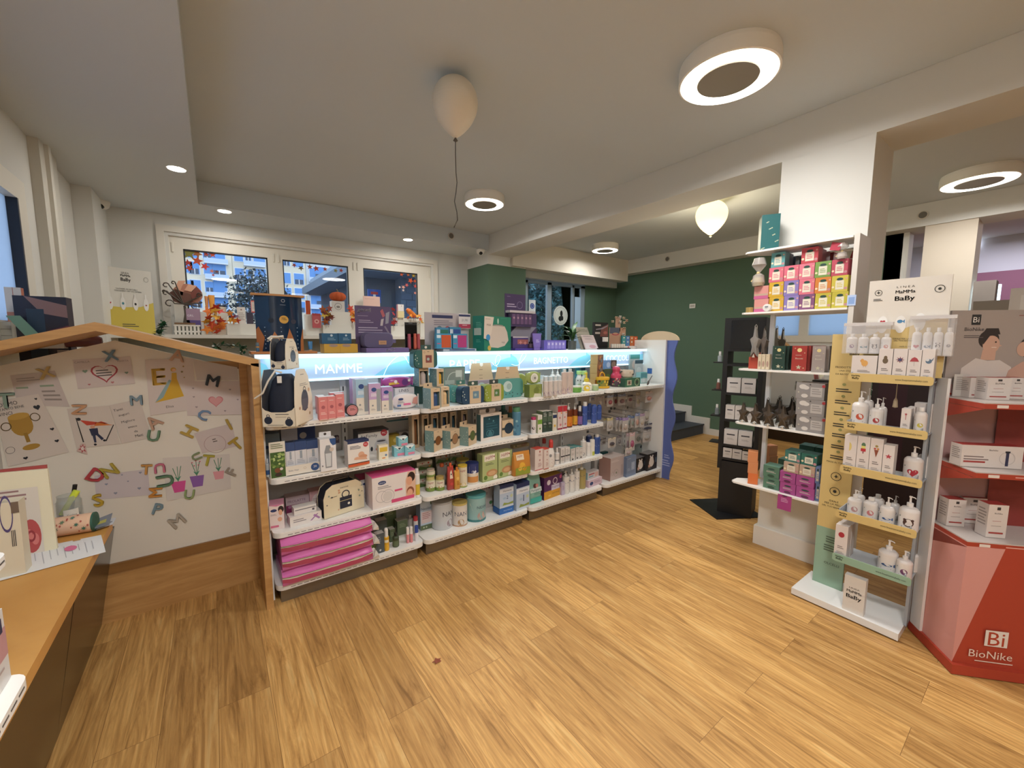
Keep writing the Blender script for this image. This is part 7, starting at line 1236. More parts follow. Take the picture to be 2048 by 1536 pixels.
c1 = cube(745,1310,650,SZ,5.34,.1,'white block behind the red maple leaves')
cube(1275,1950,888,SZ,5.22,.12,'long white block right of the maple leaf vase')
def leafcluster(name,lab,pts,z0,y,seed,cols,s=.035):
    c = hit(fx(pts[0][0]),fy(pts[0][1]),y=y); o = Vector((c.x,y,z0)); rnd = random.Random(seed); t = thing(name,lab,'maple leaves',o); b = B()
    for i,(px,py) in enumerate(pts):
        q = hit(fx(px),fy(py),y=y)-o; R = Matrix.Rotation(rnd.uniform(-1,1),4,'X') @ Matrix.Rotation(rnd.uniform(-.6,.6),4,'Z') @ Matrix.Rotation(rnd.uniform(0,6.28),4,'Y'); P = []
        for k in range(10): a = 2*math.pi*k/10; r = s*(1 if k % 2 == 0 else .45)*(1 if k != 0 else 1.2); P.append(R @ Vector((r*math.sin(a),0,r*math.cos(a))))
        b.add([q+R @ Vector((0,-.004,0))]+[q+v for v in P],[(0,k+1,(k+1) % 10+1) for k in range(10)],mat(cols[i % len(cols)],.6)); b.tube([q,(q.x*.5,.01,max(0.0,q.z*.3))],.0012,'7a5a3a',4)
    b.build('maple_foliage',t); return t
ORG = ['c4411f','d9a02c','b82f24','d8722c','e0842f']
o = thing('clear_vase','clear square vase overflowing with maple leaves, left part of the sill','vase',col_at(fx(810),SZ,y=5.15)); b = B(); p = o.location; w = run(p,0,fx(1260)); h = rise(p,fy(870)); b.box(0,w,0,.1,0,h,mat('d8c4b0',.1,0,0,.4)); b.build('vase_body',o)
leafcluster('maple_leaf_bunch','red, yellow and orange maple leaf bunch spilling from the clear vase',[(900,770),(1060,760),(1140,850),(1000,980),(870,1010),(1080,1050),(1010,620),(1120,640),(880,640),(1170,900),(960,900),(850,850),(1040,560),(1160,980)],SZ,5.13,2,ORG,.055)
leafcluster('maple_leaf_bunch','orange and purple leaf bunch between the glass jar and the white tag box',[(1330,680),(1390,760),(1450,740),(1340,820),(1420,830),(1480,830)],SZ+.1,5.2,5,['d98a2c','c4452c','5a3a5a','e0a83a'],.04)
zc = SZ+c1['h']+.001
put(tube_,'orange_sun_tube','tall orange sun cream tube on the white block','cream tube',905,None,1040,302,zc,y=5.38,d=.03,c='e09a3c',cap='c98a3a')
put(tube_,'orange_sun_tube','peach tube with dark cap left of the tall orange one','cream tube',828,None,908,325,zc,y=5.40,d=.03,c='d9945a',cap='55504c')
put(jar,'black_lid_jar','glass jar with black lid on the white block','jar',1062,None,1262,512,zc,y=5.36,c='c9bfae',lid='25232a')
zb = SZ+.075
put(carton,'white_tag_box','white tall card box with a small round seal and pink edge','product box',1500,None,1668,552,zb,y=5.24,d=.04,c='ddd8d2',side='d9a49c',art=[('c',.5,.88,.1,'8a6a64'),('l',.15,.7,.85,5,.08,'a9a19c'),('r',0,0,1,.03,'d0705c')])
o = put(carton,'dark_cube','small dark cube between the white tag box and the red box','product box',1685,None,1820,660,zb,y=5.28,d=.05,c='3c3648')
put(carton,'red_frame_box','red-edged box with white label standing high beside the blue display','product box',1775,None,1905,420,zb+o['h']+.001,y=5.28,d=.06,c='cf4434',side='d8402c',art=[('r',.06,.08,1,.92,'d8cfc8'),('l',.15,.8,.85,5,.13,'a99a94')])
F(500,560,5.12)
o1 = cube(575,742,350,SZ,5.24,.1,'white block with a red printed pack on it, right of the blue display')
o2 = cube(750,1032,458,SZ,5.20,.12,'low wide white block under the pumpkin tower'); z2 = SZ+o2['h']+.001
o3 = cube(835,1030,322,z2,5.22,.1,'middle white block of the pumpkin tower'); z3 = z2+o3['h']+.001
o4 = put(carton,'printed_soap_box','grey-white printed box directly under the pumpkin','product box',838,None,972,212,z3,y=5.23,d=.09,c='cbc8c2',art=[('o',.5,.5,.28,'8a8680',.85),('c',.5,.45,.15,'77736d',.1)]); z4 = z3+o4['h']+.001
def pumpkin():
    p = col_at(fx(900),z4,y=5.27); w = run(col_at(fx(816),z4,y=5.27),0,fx(984)); h = rise(p,fy(124)); o = thing('felt_pumpkin','orange felt pumpkin with dark stem on top of the white tower','pumpkin',p)
    b = B(); b.smooth = True; n,k = 48,12; v = []
    for j in range(k+1):
        f = math.pi*j/k
        for i in range(n):
            a = 2*math.pi*i/n; g = 1-.12*abs(math.cos(a*4.5))**6; r = w/2*(math.sin(f)**.75)*g; v.append((r*math.cos(a),r*math.sin(a),h/2-h/2*math.cos(f)*(.9 if j in (0,k) else 1)))
    b.add(v,[(j*n+i,j*n+(i+1) % n,(j+1)*n+(i+1) % n,(j+1)*n+i) for j in range(k) for i in range(n)],mat('b9562c',.9,noise=80)); b.smooth = False; b.build('pumpkin_body',o)
    B().tube([(0,0,h*.9),(.0,0,h*1.15),(-.012,0,h*1.3)],[.012,.009,.006],'5a4f38').build('pumpkin_stem',o)
pumpkin()
put(bottle,'amber_cylinder','amber cylinder candle tin standing right behind the blue display','candle',577,None,626,208,SZ+o1['h']+.001,y=5.30,c='b5491f',cap='9c3c1a',shape='straight',neck=.94,capw=.98)
put(carton,'red_printed_pack','small red and white printed pack on the white block','product box',645,None,728,342,SZ+.09,y=5.19,d=.03,c='b8545a',art=[('c',.5,.45,.3,'d8a49c'),('s',.5,.45,.2,'9c3038',6),('r',0,.85,1,1,'a83a40')])
leafcluster('maple_leaf_bunch','dark red and yellow maple leaves left of the pumpkin tower',[(770,330),(800,350),(825,370),(745,300),(790,400),(760,360),(815,290),(775,430),(830,385)],SZ+.05,5.17,9,['6a2f28','c9a83c','8a3a2c','a8582c'],.05)
leafcluster('maple_leaf_bunch','orange maple leaves between the pumpkin tower and the purple display',[(1030,290),(1045,330),(1060,370),(1050,410),(1072,420),(1080,350)],SZ+.02,5.22,11,['c43a24','e0782c','d9a03c'],.05)
put(carton,'pink_drawing_card','pink card with small line drawings propped on the window','card',1172,None,1342,162,SZ,y=5.40,d=.004,c='dcb9ac',art=[('l',.1,.93,.8,1,.02,'c09a90'),('s',.3,.55,.07,'7a3a3a',5),('s',.5,.68,.07,'6a4040',5),('s',.75,.6,.06,'7a3a3a',4),('s',.2,.4,.06,'7a3a3a',5),('s',.85,.45,.06,'6a4040',4)])
b1 = cube(1450,1590,470,SZ,5.22,.1,'low white block half behind the purple display, right part of the sill')
b2 = cube(1515,1740,388,SZ,5.34,.1,'larger white block carrying the orange bottle, right end of the sill')
b3 = cube(1748,1785,420,SZ,5.2,.12,'narrow white block at the far right end of the sill')
z5 = SZ+b2['h']+.001
q = put(carton,'small_gift_box','orange sided small box, lower of two stacked','gift box',1515,None,1580,318,z5,y=5.30,d=.05,c='dccf9c',side='d8812c'); put(carton,'small_gift_box','pink sided white box, upper of two stacked','gift box',1515,None,1576,248,z5+q['h']+.001,y=5.30,d=.05,c='e2dfdc',side='d8706c',art=[('c',.6,.75,.08,'9a8a84')])
def orb():
    b = B(); b.smooth = True; b.lathe([(.028,0),(.036,.02),(.036,.10),(.024,.13),(.016,.14)],mat('d9742c',.3),20); b.smooth = False; p = col_at(fx(1605),z5+.035,y=5.27); o = solo(b,'orange_spray_bottle','orange bottle leaning over on the white block','bottle',(p.x+.03,5.33,z5+.03)); o.rotation_euler = (0,math.radians(-48),0); o.location.x += .10
orb()
leafcluster('maple_leaf_bunch','orange leaves trailing over the right end of the sill display',[(1650,365),(1680,375),(1710,370),(1735,365),(1745,400),(1755,430),(1690,350),(1620,385)],SZ+.12,5.2,13,['e08a2c','d85f24','e0b04c'],.035)
leafcluster('maple_leaf_bunch','red leaves beside the purple display, low on the sill',[(1465,300),(1470,345),(1478,400),(1490,425),(1465,440)],SZ+.02,5.16,15,['c43a3a','b8343c','d8a09c'],.04)
# maple leaf stickers on the glass
F(310,460,5.909)
def sticker(px,py,s,c,lab,y=5.555):
    p = hit(fx(px),fy(py),y=y); rnd = random.Random(px*7+py); a0 = rnd.uniform(0,6.28); P = [(0,0)]+[(s*(1 if k % 2 == 0 else .42)*math.sin(a0+math.pi*k/5),s*(1 if k % 2 == 0 else .42)*math.cos(a0+math.pi*k/5)) for k in range(10)]
    b = B(); b.add([(x,0,z) for x,z in P]+[(x,.0012,z) for x,z in P],[(0,k+1,(k+1) % 10+1) for k in range(10)]+[(11,12+(k+1) % 10,12+k) for k in range(10)]+[(k+1,12+k,12+(k+1) % 10,(k+1) % 10+1) for k in range(10)],mat(c,.7)); solo(b,'leaf_window_sticker',lab,'window sticker',p,0,'maple leaf stickers on the window glass')
for i,a in enumerate(((400,275,.07,'7a7a3c','largest olive leaf sticker, top left corner of the left pane'),(500,280,.05,'9a5a2c','brown-orange leaf sticker, second from the left along the top edge'),(605,285,.03,'a8382c','small red leaf sticker third along the top edge'),(680,292,.035,'b8442c','red leaf sticker fourth along the top edge'),(388,385,.04,'a8382c','red leaf sticker at the left edge of the left pane'),(500,365,.055,'b84a2c','broad red-orange leaf sticker in the left pane'),(405,450,.04,'b8442c','red leaf sticker low at the left edge'),(590,430,.045,'c43a34','pointed red leaf sticker in the middle of the left pane'),(672,485,.025,'c4745c','pale salmon leaf sticker falling lowest but two'),(730,492,.02,'7a4438','tiny brown leaf sticker right of the salmon one'),(688,532,.018,'a84a44','lowest tiny red leaf sticker of the left pane'),
    (1645,415,.03,'a84a3c','red leaf sticker at the left of the middle pane'),(1725,450,.035,'7a6a4a','drooping brown leaf sticker in the middle pane'),(1830,435,.035,'b85a34','orange leaf sticker in the middle of the middle pane'),(1905,455,.04,'c4553c','round orange leaf sticker in the middle pane'),(2010,462,.03,'b8552c','orange leaf sticker right of the centre of the middle pane'),(2135,480,.03,'8a8a4a','olive leaf sticker near the right edge of the middle pane'),(2200,478,.03,'a8443c','red leaf sticker at the right edge of the middle pane'))): sticker(*a)
F(640,480,7.315)
for a in ((1195,500,.035,'b8502c','orange leaf sticker, top of the right pane'),(1290,505,.03,'c46a34','second orange leaf sticker along the top of the right pane'),(1370,520,.035,'b89a34','yellow-olive leaf sticker at the top right corner of the right pane'),(1325,595,.045,'d0582c','big orange leaf sticker in the right pane'),(1390,600,.03,'c4552c','orange leaf sticker at the right edge of the right pane'),(1270,660,.03,'c8605c','rose leaf sticker in the right pane'),(1220,690,.03,'d8a090','pale pink leaf sticker in the right pane'),(1165,690,.02,'dcc0b4','tiny pale leaf sticker farthest left of the right pane'),(1218,735,.022,'dcc8bc','tiny whitish leaf sticker lowest of the falling ones'),(1395,675,.03,'c8504c','red leaf sticker low at the right edge of the right pane'),(1392,775,.025,'d88a7c','salmon leaf sticker, lowest at the right edge')): sticker(*a)
# ================================================================ LEFT CORNER THINGS
struct(B().box(XL,-.60,2.97,3.9,1.46,1.49,mat('d5d2c8',.6)),'trim_11','ledge under the left window')
F(0,360,4.518)
def poster():
    P = [hit(fx(x),fy(y_),y=5.2) for x,y_ in ((925,1390),(1415,1430),(1345,815),(828,745))]; c0 = P[0]; zb = SZ;
    for i in (0,1): P[i].z = SZ+.001
    c0 = P[0].copy(); b = B(); Q = [p-c0 for p in P]; Q[2].y += .12; Q[3].y += .12
    b.add(Q+[q+Vector((0,.004,0)) for q in Q],[(0,1,2,3),(7,6,5,4),(1,5,6,2),(4,0,3,7),(3,2,6,7)],mat('d9d6ce',.25))
    def f(u,v,l): q = Q[0]*(1-u)*(1-v)+Q[1]*u*(1-v)+Q[2]*u*v+Q[3]*(1-u)*v; return (q.x,q.y-l*2,q.z)
    bt = lambda x: [('c',x,.46,.05,'e3e1dc',.1),('r',x-.015,.54,x+.015,.62,'e3e1dc')]
    b.art(f,.5,.55,[('p',[(0,0),(1,0),(1,.5),(.9,.47),(.75,.42),(.4,.4),(0,.42)],'cdb84e'),('t','LINEA',.52,.93,.14,'3a3a38',.8),('T','MaMMa',.52,.89,.18,'33332f',.9),('T','BaBy',.52,.82,.18,'33332f',.9),('o',.12,.9,.05,'77766c',.8),('o',.9,.86,.045,'99988e',.8),('t','TANTISSIMI, MA NATURALI',.52,.68,.4,'55544c'),('t','OGNI GIORNO, DEI TUOI BAMBINI',.54,.65,.5,'55544c'),('l',.38,.14,.68,2,.03,'55503a')]+bt(.2)+bt(.43)+bt(.66)+bt(.86)+[('h',.2,.46,.02,'b23a42'),('c',.43,.46,.022,'3f8090',.02),('c',.66,.46,.02,'2a2a2a',.02),('h',.86,.45,.018,'a85a4a')])
    solo(b,'baby_line_poster_card','leaning white and yellow poster card with bottles, left of the window','poster',c0)
poster()
def lanternhouse():
    p = hit(fx(120),fy(1045),y=3.35); p.z = 1.491; s = .20; o = thing('wooden_lantern_house','small grey wooden lantern house with heart roof, far left','lantern',p,math.radians(-12)); w,h = .145,.13; m = mat('6a6458',.8)
    b = B()
    for y in (0,.10-.006):
        b.box(0,w,y,y+.006,0,.025,m).box(0,w,y,y+.006,h-.02,h,m)
        for x in (0,w*.28,w*.45,w*.72,w*.93): b.box(x,x+.012,y,y+.006,.02,h-.02,m)
    for x in (0,w-.006):
        b.box(x,x+.006,0,.10,0,.02,m).box(x,x+.006,0,.1,h-.015,h,m).box(x,x+.006,0,.1,h*.48,h*.56,m)
        for y in (.0,.045,.09): b.box(x,x+.007,y,y+.01,0,h,'b3a184')
    b.box(0,w,0,.1,0,.004,m); b.build('lantern_walls',o)
    b = B(); A = [(-.03,-.02),(w+.03,-.02),(w+.03,.12),(-.03,.12)]; Bq = [(w*.3,.035),(w*.7,.035),(w*.7,.065),(w*.3,.065)]
    b.add([(x,y,h) for x,y in A]+[(x,y,h+.05) for x,y in Bq],[(0,1,5,4),(1,2,6,5),(2,3,7,6),(3,0,4,7),(4,5,6,7),(3,2,1,0)],mat('a9a8a4',.8)); b.box(w*.22,w*.78,.02,.08,h+.048,h+.054,m); b.box(w*.4,w*.6,.035,.065,h+.054,h+.085,mat('9a9894',.7)); b.art(lambda u,v,l: (w*(.25+.5*u),-.02+.055*v-l*2,h+.05*v+l*2),.07,.07,[('h',.5,.5,.28,'2a2a2a')]); b.build('lantern_roof',o)
lanternhouse()
put(carton,'orange_white_carton','small orange and white carton in front of the lantern house','product box',95,None,245,965,1.491,y=3.20,d=.04,c='c98468',side='b9694c',art=[('r',0,.55,1,1,'d8cdbf'),('r',.48,0,.52,1,'b05a40')])
put(carton,'cream_towel_stack','cream folded pile at the left edge of the picture','folded cloths',-60,None,118,990,1.491,y=3.12,d=.1,hh=.10,c='bdb8a8',art=[('r',0,.3,1,.33,'8a8474'),('r',0,.62,1,.65,'8a8474')])
def darkbox():
    P = col_at(fx(150),1.44,y=3.02); w = run(P,0,fx(640)); o = thing('dark_gift_box','dark glossy gift box with white lettering behind the house roof','gift box',(P.x,3.05,1.30),math.radians(-4)); h = rise(Vector((P.x,3.05,1.30)),fy(1040)); b = B(); b.box(0,w,0,.08,0,h,mat('25222e',.25),None,None,'2a1c28'); b.front(0,w,0,h,[('p',[(.2,1),(1,.9),(1,.75),(.5,.8)],'8a6a66'),('r',.22,.2,.55,.85,'24384a'),('t','Ve',.55,.42,.16,'d9d4d0'),('l',.72,.42,.95,2,.1,'b9b2b0')]); b.build('box_body',o)
darkbox()
b = B(); b.smooth = True; v = []
for t,(x,z,r) in enumerate(((0,0,.03),(.05,.02,.05),(.11,.05,.055),(.17,.03,.045),(.23,.0,.02))):
    for i in range(12): a = 2*math.pi*i/12; v.append((x,.05+r*.8*math.cos(a),.06+z*.5+r*math.sin(a)))
b.add(v,[(j*12+i,(j+1)*12+i,(j+1)*12+(i+1) % 12,j*12+(i+1) % 12) for j in range(4) for i in range(12)],mat('6a3a3c',.2)); b.smooth = False
for k in (0,48): b.add(v[k:k+12],[tuple(range(12))],mat('6a3a3c',.2))
p = col_at(fx(370),1.50,y=2.98); solo(b,'maroon_foil_egg','glossy maroon wrapped sweet behind the left slope of the house roof','wrapped sweet',(p.x-.02,2.96,1.435))
P = [hit(fx(x),fy(y_),y=3.0) for x,y_ in ((240,1420),(360,1400),(180,1225),(50,1225))]; c0 = P[0].copy(); b = B(); Q = [p-c0 for p in P]; b.add(Q+[q+Vector((0,.002,0)) for q in Q],[(0,1,2,3),(7,6,5,4)],mat('6f9480',.7)); solo(b,'green_card_sheet','pale green card sticking up behind the house roof, far left','card',c0)
def garland(pts,y,lab,seed):
    rnd = random.Random(seed); P = [hit(px,py,y=y) for px,py in pts]; c0 = P[0].copy(); o = thing('leafy_garland',lab,'artificial plant',c0); b = B(); b.tube([q-c0 for q in P],.003,'2f3f28',5); b.build('stem',o); b = B(); m = [mat('1f4a30',.3),mat('2f6040',.3),mat('cfd8cc',.4)]
    for i in range(70):
        k = rnd.random()*(len(P)-1); j = int(k); q = P[j]+(P[min(j+1,len(P)-1)]-P[j])*(k-j)-c0; a,e = rnd.uniform(0,6.28),rnd.uniform(-1,1); L = rnd.uniform(.02,.04); d = Vector((math.cos(a)*math.cos(e),math.sin(a)*math.cos(e),math.sin(e))); s = d.cross(Vector((.1,.2,1))).normalized()*L*.3
        b.add([q,q+d*L*.5+s,q+d*L,q+d*L*.5-s],[(0,1,2,3)],m[2 if i % 9 == 0 else i % 2])
    b.build('leaves',o)
garland([(316,676),(322,660),(328,645)],2.93,'sprig of dark glossy leaves at the right foot of the poster card',1)
garland([(425,695),(445,690),(470,692),(495,698),(480,706)],2.93,'spray of white-tipped dark leaves behind the right roof slope',2)
# ================================================================ PILLAR UNIT STOCK (faces the room, -x)
P1,P2,P3,P4,P5 = PZ
F(1440,400,5.12)
put(carton,'teal_advent_box','tall teal box with scattered gold print on the topmost pillar shelf','gift box',410,None,598,155,P1+.001,x=3.02,a=30,d=.13,c='165a5c',side='2a5f63',art=[('s',(i*37 % 90+6)/100,(i*53 % 88+7)/100,.05,('c9c3a0','9ab0a0')[i % 2],4) for i in range(18)])
TE = lambda c: [('c',.5,.78,.2,'25443c',.09),('r',.24,.14,.76,.7,'d8d2c0'),('l',.32,.5,.68,3,.1,c),('c',.1,.3,.08,'e0cfae'),('c',.88,.2,.1,'b9868a'),('c',.9,.8,.06,'cf9a8a')]
ref = put(carton,'tea_box','plum tea box, bottom row centre on the second pillar shelf','tea box',803,None,960,972,P2+.001,x=3.0,d=.11,c='7c4f74',side='6a4262',art=TE('7c4f74'),group='tea boxes stacked on the second pillar shelf')
HB_,XT = ref['h'],3.0
cols = ((497,643,'first'),(648,798,'second'),(803,960,'third'),(966,1130,'fourth'),(1136,1302,'fifth'))
rowsT = ((0,('c9a232','8576b0',None,'b9ad3e','b9ad3e'),'bottom'),(1,('c9a232','8576b0','cf6f80','c97b35','c4b548'),'second'),(2,('cf6a7c','cf6a7c','cf7486','73954c','b34a5c'),'third'))
nm = {'c9a232': 'yellow and green','8576b0': 'violet','b9ad3e': 'lime','cf6f80': 'pink flowered','c97b35': 'orange','c4b548': 'lemon yellow','cf6a7c': 'pink and red','cf7486': 'rose flowered','73954c': 'green','b34a5c': 'crimson'}
for i,cc,rn in rowsT:
    for (l,r_,cn),c in zip(cols,cc):
        if c: put(carton,'tea_box','%s tea box, %s row up, %s in its row on the pillar shelf' % (nm[c],rn,cn) if i else '%s tea box, bottom row, %s in its row on the pillar shelf' % (nm[c],cn),'tea box',l,None,r_,900,P2+.001+i*(HB_+.0008),x=XT,d=.11,hh=HB_,c=c,side=c,art=TE(c),group='tea boxes stacked on the second pillar shelf')
zt = P2+.001+3*(HB_+.0008)
for l,r_,x,c,lab in ((520,660,3.0,'5f9a9c','teal tea box on top of the stack, leftmost'),(560,700,3.08,'4c5664','grey tea box behind the teal one on top of the stack'),(828,1000,3.0,'b8454f','coral red tea box alone on top of the third column'),(880,1040,3.10,'9a4050','red tea box behind the coral one')):
    put(carton,'tea_box',lab,'tea box',l,None,r_,800,zt,x=x,d=.07,hh=HB_,c=c,side=c,art=TE(c),group='tea boxes stacked on the second pillar shelf')
for i,n in enumerate(('lower','upper')): put(carton,'pink_striped_box',n+' pink striped box left of the tea boxes','gift box',345,None,488,900,P2+.001+i*(HB_*.92),x=2.99,d=.08,hh=HB_*.91,c='cf8f88',art=[('r',0,0,1,.25,'c0608c'),('r',0,.25,1,.4,'b9a08a')],group='pink striped boxes')
def puck(l,r_,b_,t,x,c,lab,z=P2):
    p = col_at(fx(l),z,x=x); w = run(p,-math.pi/2,fx(r_)); r = w/2; o = thing('round_candle_tin',lab,'candle tin',(x-.0,p.y-r,z+.001),0)
    B().lathe([(r,0),(r,r*1.1)],mat(c,.3,.4),22).build('tin_body',o); B().lathe([(r*1.03,r*1.1),(r*1.03,r*1.5),(r*.9,r*1.52)],mat(c,.3,.3),22).build('lid',o)
puck(265,335,0,0,2.98,'b59a5c','gold round candle tin at the left tip of the second pillar shelf')
def pk():
    p = col_at(fx(420),P2+.026,x=2.93); r = .024; o = thing('white_cream_tin','round white cream tin standing on its rim before the yellow tea box','cream tin',(2.965,p.y-.022,P2+.001+r)); R = Matrix.Rotation(-math.pi/2,4,'Y')
    b = B(); b.T = R; b.lathe([(r,-.018),(r,0)],'cfcfcb',24); b.build('tin_body',o); b = B(); b.T = R; b.lathe([(r,0),(r,.006),(r*.9,.008)],'e0deda',24); b.T = Matrix.Identity(4); west(b,-r,r,-r,r,[('r',.3,.55,.7,.68,'5a6478'),('l',.3,.4,.7,1,.1,'9a9a9a')],-.0085); b.build('lid',o)
pk()
def gbag(l,r_,b_,t,x,z,c,lab,tagc=None):
    p = col_at(fx(l),z,x=x); w = run(p,-math.pi/2,fx(r_)); h = rise(p,fy(t)); o = thing('cellophane_gift_bag',lab,'gift bag',(x,p.y-w/2,z)); b = B(); m = mat('cfc9c4',.12,0,0,.45); b.smooth = True
    b.lathe([(w*.3,0),(w*.36,h*.12),(w*.3,h*.38),(w*.06,h*.48),(w*.4,h*.75),(w*.28,h)],m,10); b.smooth = False; b.build('cellophane',o); b = B(); b.lathe([(w*.26,.002),(w*.28,h*.2),(w*.2,h*.3)],c,14); b.build('contents',o)
    b = B(); b.ball((-w*.08,0,h*.46),w*.1,'c9b27c',8); b.prism([(0,h*.44),(w*.4,h*.2),(w*.34,h*.16)],'x',-w*.1,-w*.09,'c9b27c'); b.build('ribbon',o)
    if tagc: b = B(); b.prism([(w*.1,h*.5),(w*.75,h*.62),(w*.6,h*1.1),(-w*.05,h*.95)],'x',-w*.3,-w*.29,tagc); b.build('tag',o)
gbag(300,480,0,610,2.99,P2+2*HB_*.92+.002,'b9a46a','cellophane bag with gold ribbon on the pink striped boxes')
gbag(1165,1330,0,450,3.0,zt,'cfc0b8','cellophane bag with a big crimson tag at the top right of the tea boxes','b0384c')
b = B(); west(b,-.02,.02,-.03,.03,[('r',0,0,1,1,'b9cdf0'),('r',.15,.15,.85,.8,'8aa9dc')],-.001); b.box(-.001,0,-.02,.02,-.03,.03,'b9cdf0'); q = hit(fx(1328),fy(1028),x=2.962); solo(b,'shelf_edge_label','pale blue electronic label on the side panel edge of the pillar shelf','price label',(2.9635,.748,q.z))
F(1380,620,6.4)
TN = [('c',.5,.83,.16,'d9c98c'),('l',.25,.62,.75,1,.03,'c9c4b4'),('t','Biscotti',.5,.5,.5,'cfc8b4'),('s',.5,.15,.2,'b9b49a',5),('s',.2,.9,.06,'c9b88c',4),('s',.85,.72,.06,'c9b88c',4),('s',.82,.12,.07,'c9b88c',4)]
for l,r_,t,x,c,lab in ((1045,1205,460,3.0,'1d3a30','dark green gift tin at the front'),(1290,1480,458,2.99,'9c332c','red gift tin at the front'),(1548,1715,462,2.98,'9a8f8a','grey gift tin beside the yellow side panel')):
    for k in range(3 if c != '9a8f8a' else 2): put(carton,'gift_tin',lab if k == 0 else lab.replace('at the front',('','second in its row','last in its row')[k]).replace('beside','one behind the front one, beside'),'gift tin',l+k*45,None,r_+k*45,t,P3+.001,x=x+k*.045,a=8,d=.036,c=c,art=TN if k == 0 else (),group='gift tins on the third pillar shelf')
for i,(l,r_) in enumerate(((862,905),(910,955),(962,1008))): put(carton,'cream_perfume_carton',('left','middle','right')[i]+' slim cream carton before the red box','perfume box',l,None,r_,565,P3+.001,x=2.985,d=.03,c='cfc0a4',art=[('c',.5,.35,.3,'a98a7c',.2),('l',.3,.85,.7,1,.03,'8a7a64')],group='slim cream cartons on the third pillar shelf')
put(carton,'coral_box','coral box with a dark blue pattern at the left of the third pillar shelf','gift box',785,None,900,545,P3+.001,x=3.04,d=.04,c='b5503c',art=[('c',.7,.3,.3,'2f4a54',.3)])
def star(l,r_,t,x,z,c,lab,gr,a=0):
    p = col_at(fx(l),z,x=x); w = run(p,-math.pi/2,fx(r_)); h = rise(p,fy(t)); o = thing('star_shaped_gift_bag',lab,'gift bag',(x,p.y-w/2,z),math.radians(a),gr); O = [(-.42,0),(-.27,.3),(-.55,.56),(-.18,.64),(-.05,.97),(.05,.97),(.18,.64),(.55,.56),(.27,.3),(.42,0),(.0,.14)]
    n = len(O); b = B(); m = mat(c,.25); b.add([(-.014,q*w*.7,v*h+h*.04) for q,v in O]+[(.012,q*w,v*h) for q,v in O]+[(-.02,0,h*.45)],[(i,(i+1) % n,2*n) for i in range(n)][::1]+[(i,n+i,n+(i+1) % n,(i+1) % n) for i in range(n)]+[tuple(range(2*n-1,n-1,-1))],m); b.build('bag_body',o)
    b = B(); b.tube([(0,-w*.1,h*.93),(0,-w*.1,h*1.02),(0,0,h*1.07),(0,w*.1,h*1.02),(0,w*.1,h*.93)],.0022,'3a342c' if c[0] != '8' else 'a9a49c',6); b.build('hang_loop',o)
    b = B(); b.prism([(-w*.22,0),(w*.02,0),(-w*.1,h*.12)],'x',-.03,-.028,'c9c0b0'); b.build('foot_tag',o)
G4 = 'dark brown star-shaped gift bags'
star(752,892,215,3.0,P3+.08,'85807a','silver star-shaped bag in front of the black stand screen','star-shaped bags on the third pillar shelf'); star(890,985,235,3.02,P3+.08,'5f5650','brown star-shaped bag right of the silver one','star-shaped bags on the third pillar shelf')
b = B(); b.box(-.03,.03,-.055,.055,0,.08,'a8432f'); p = col_at(fx(870),P3,x=3.03); solo(b,'red_riser_box','red box under the silver and brown star bags','box',(3.04,p.y-.0,P3+.001))
F(1380,780,4.8)
for i,(l,r_,t,x) in enumerate(((455,560,120,2.99),(565,680,130,2.985),(690,815,130,2.98),(825,955,150,2.975))): star(l,r_,t,x,P4+.001,'4a3f33','dark brown star gift bag, front row, %s from the left' % ('first','second','third','fourth')[i],G4)
for i,(l,r_,t) in enumerate(((680,790,85),(800,910,95),(925,1030,105))): star(l,r_,t,3.07,P4+.001,'42382f','dark brown star gift bag, back row, %s from the left' % ('first','second','third')[i],G4)
GB = [('c',.25,.75,.14,'cfcac4',.15),('c',.35,.7,.12,'cfcac4',.12),('c',.32,.2,.12,'cfcac4',.12),('r',.52,.18,.92,.75,'b5b0ac'),('l',.57,.6,.88,3,.13,'8f8a88'),('c',.96,.85,.06,'a83a3c'),('c',.1,.4,.03,'b9b2a0'),('c',.5,.9,.03,'4a4644')]
z = P4+.001
for i in range(3): o = put(carton,'grey_cloud_gift_box',('bottom','middle','top')[i]+' grey gift box with white clouds, stack of three','gift box',1012,None,1285,310,z,x=2.975,d=.12,hh=(P3-P4)*.27,c='8f8b89',top='a39a90',art=GB,group='grey gift boxes with clouds'); z += (P3-P4)*.27+.001
z = P5+.001
for i in range(3): o = put(carton,'orange_pattern_box',('bottom, brightest','middle','top')[i]+' orange patterned box of the left stack on the lowest pillar shelf','gift box',552,None,648,700,z,x=2.985,a=22,d=.075,hh=.076,c='d08a5c' if i else 'd8733c',side='c98f6a' if i else 'd8733c',sart=[('c',.3,.5,.2,'4a6458'),('c',.8,.3,.12,'9a5040'),('c',.7,.75,.1,'6a4a40')],group='orange patterned boxes'); z += .0765
def tb(l,r_,n,c,lab,gr,z0=0,hh=.072,x=2.985,top=None):
    z = P5+.001+z0
    for i in range(n): put(carton,'herbal_tea_box',lab if n == 1 else lab+(', lower one',', upper one')[i],'tea box',l,None,r_,600,z,x=x,d=.1,hh=hh,c=c,side=c,top=top,art=[('c',.5,.72,.22,'2f4a44',.08),('l',.2,.5,.8,2,.08,'c9c0bc'),('c',.5,.14,.22,'5a2a4c' if c[0] == 'a' else '33503f',.12)] if c[0] in 'a5' else TE(c),group=gr); z += hh+.001
HG = 'herbal tea boxes on the lowest pillar shelf'
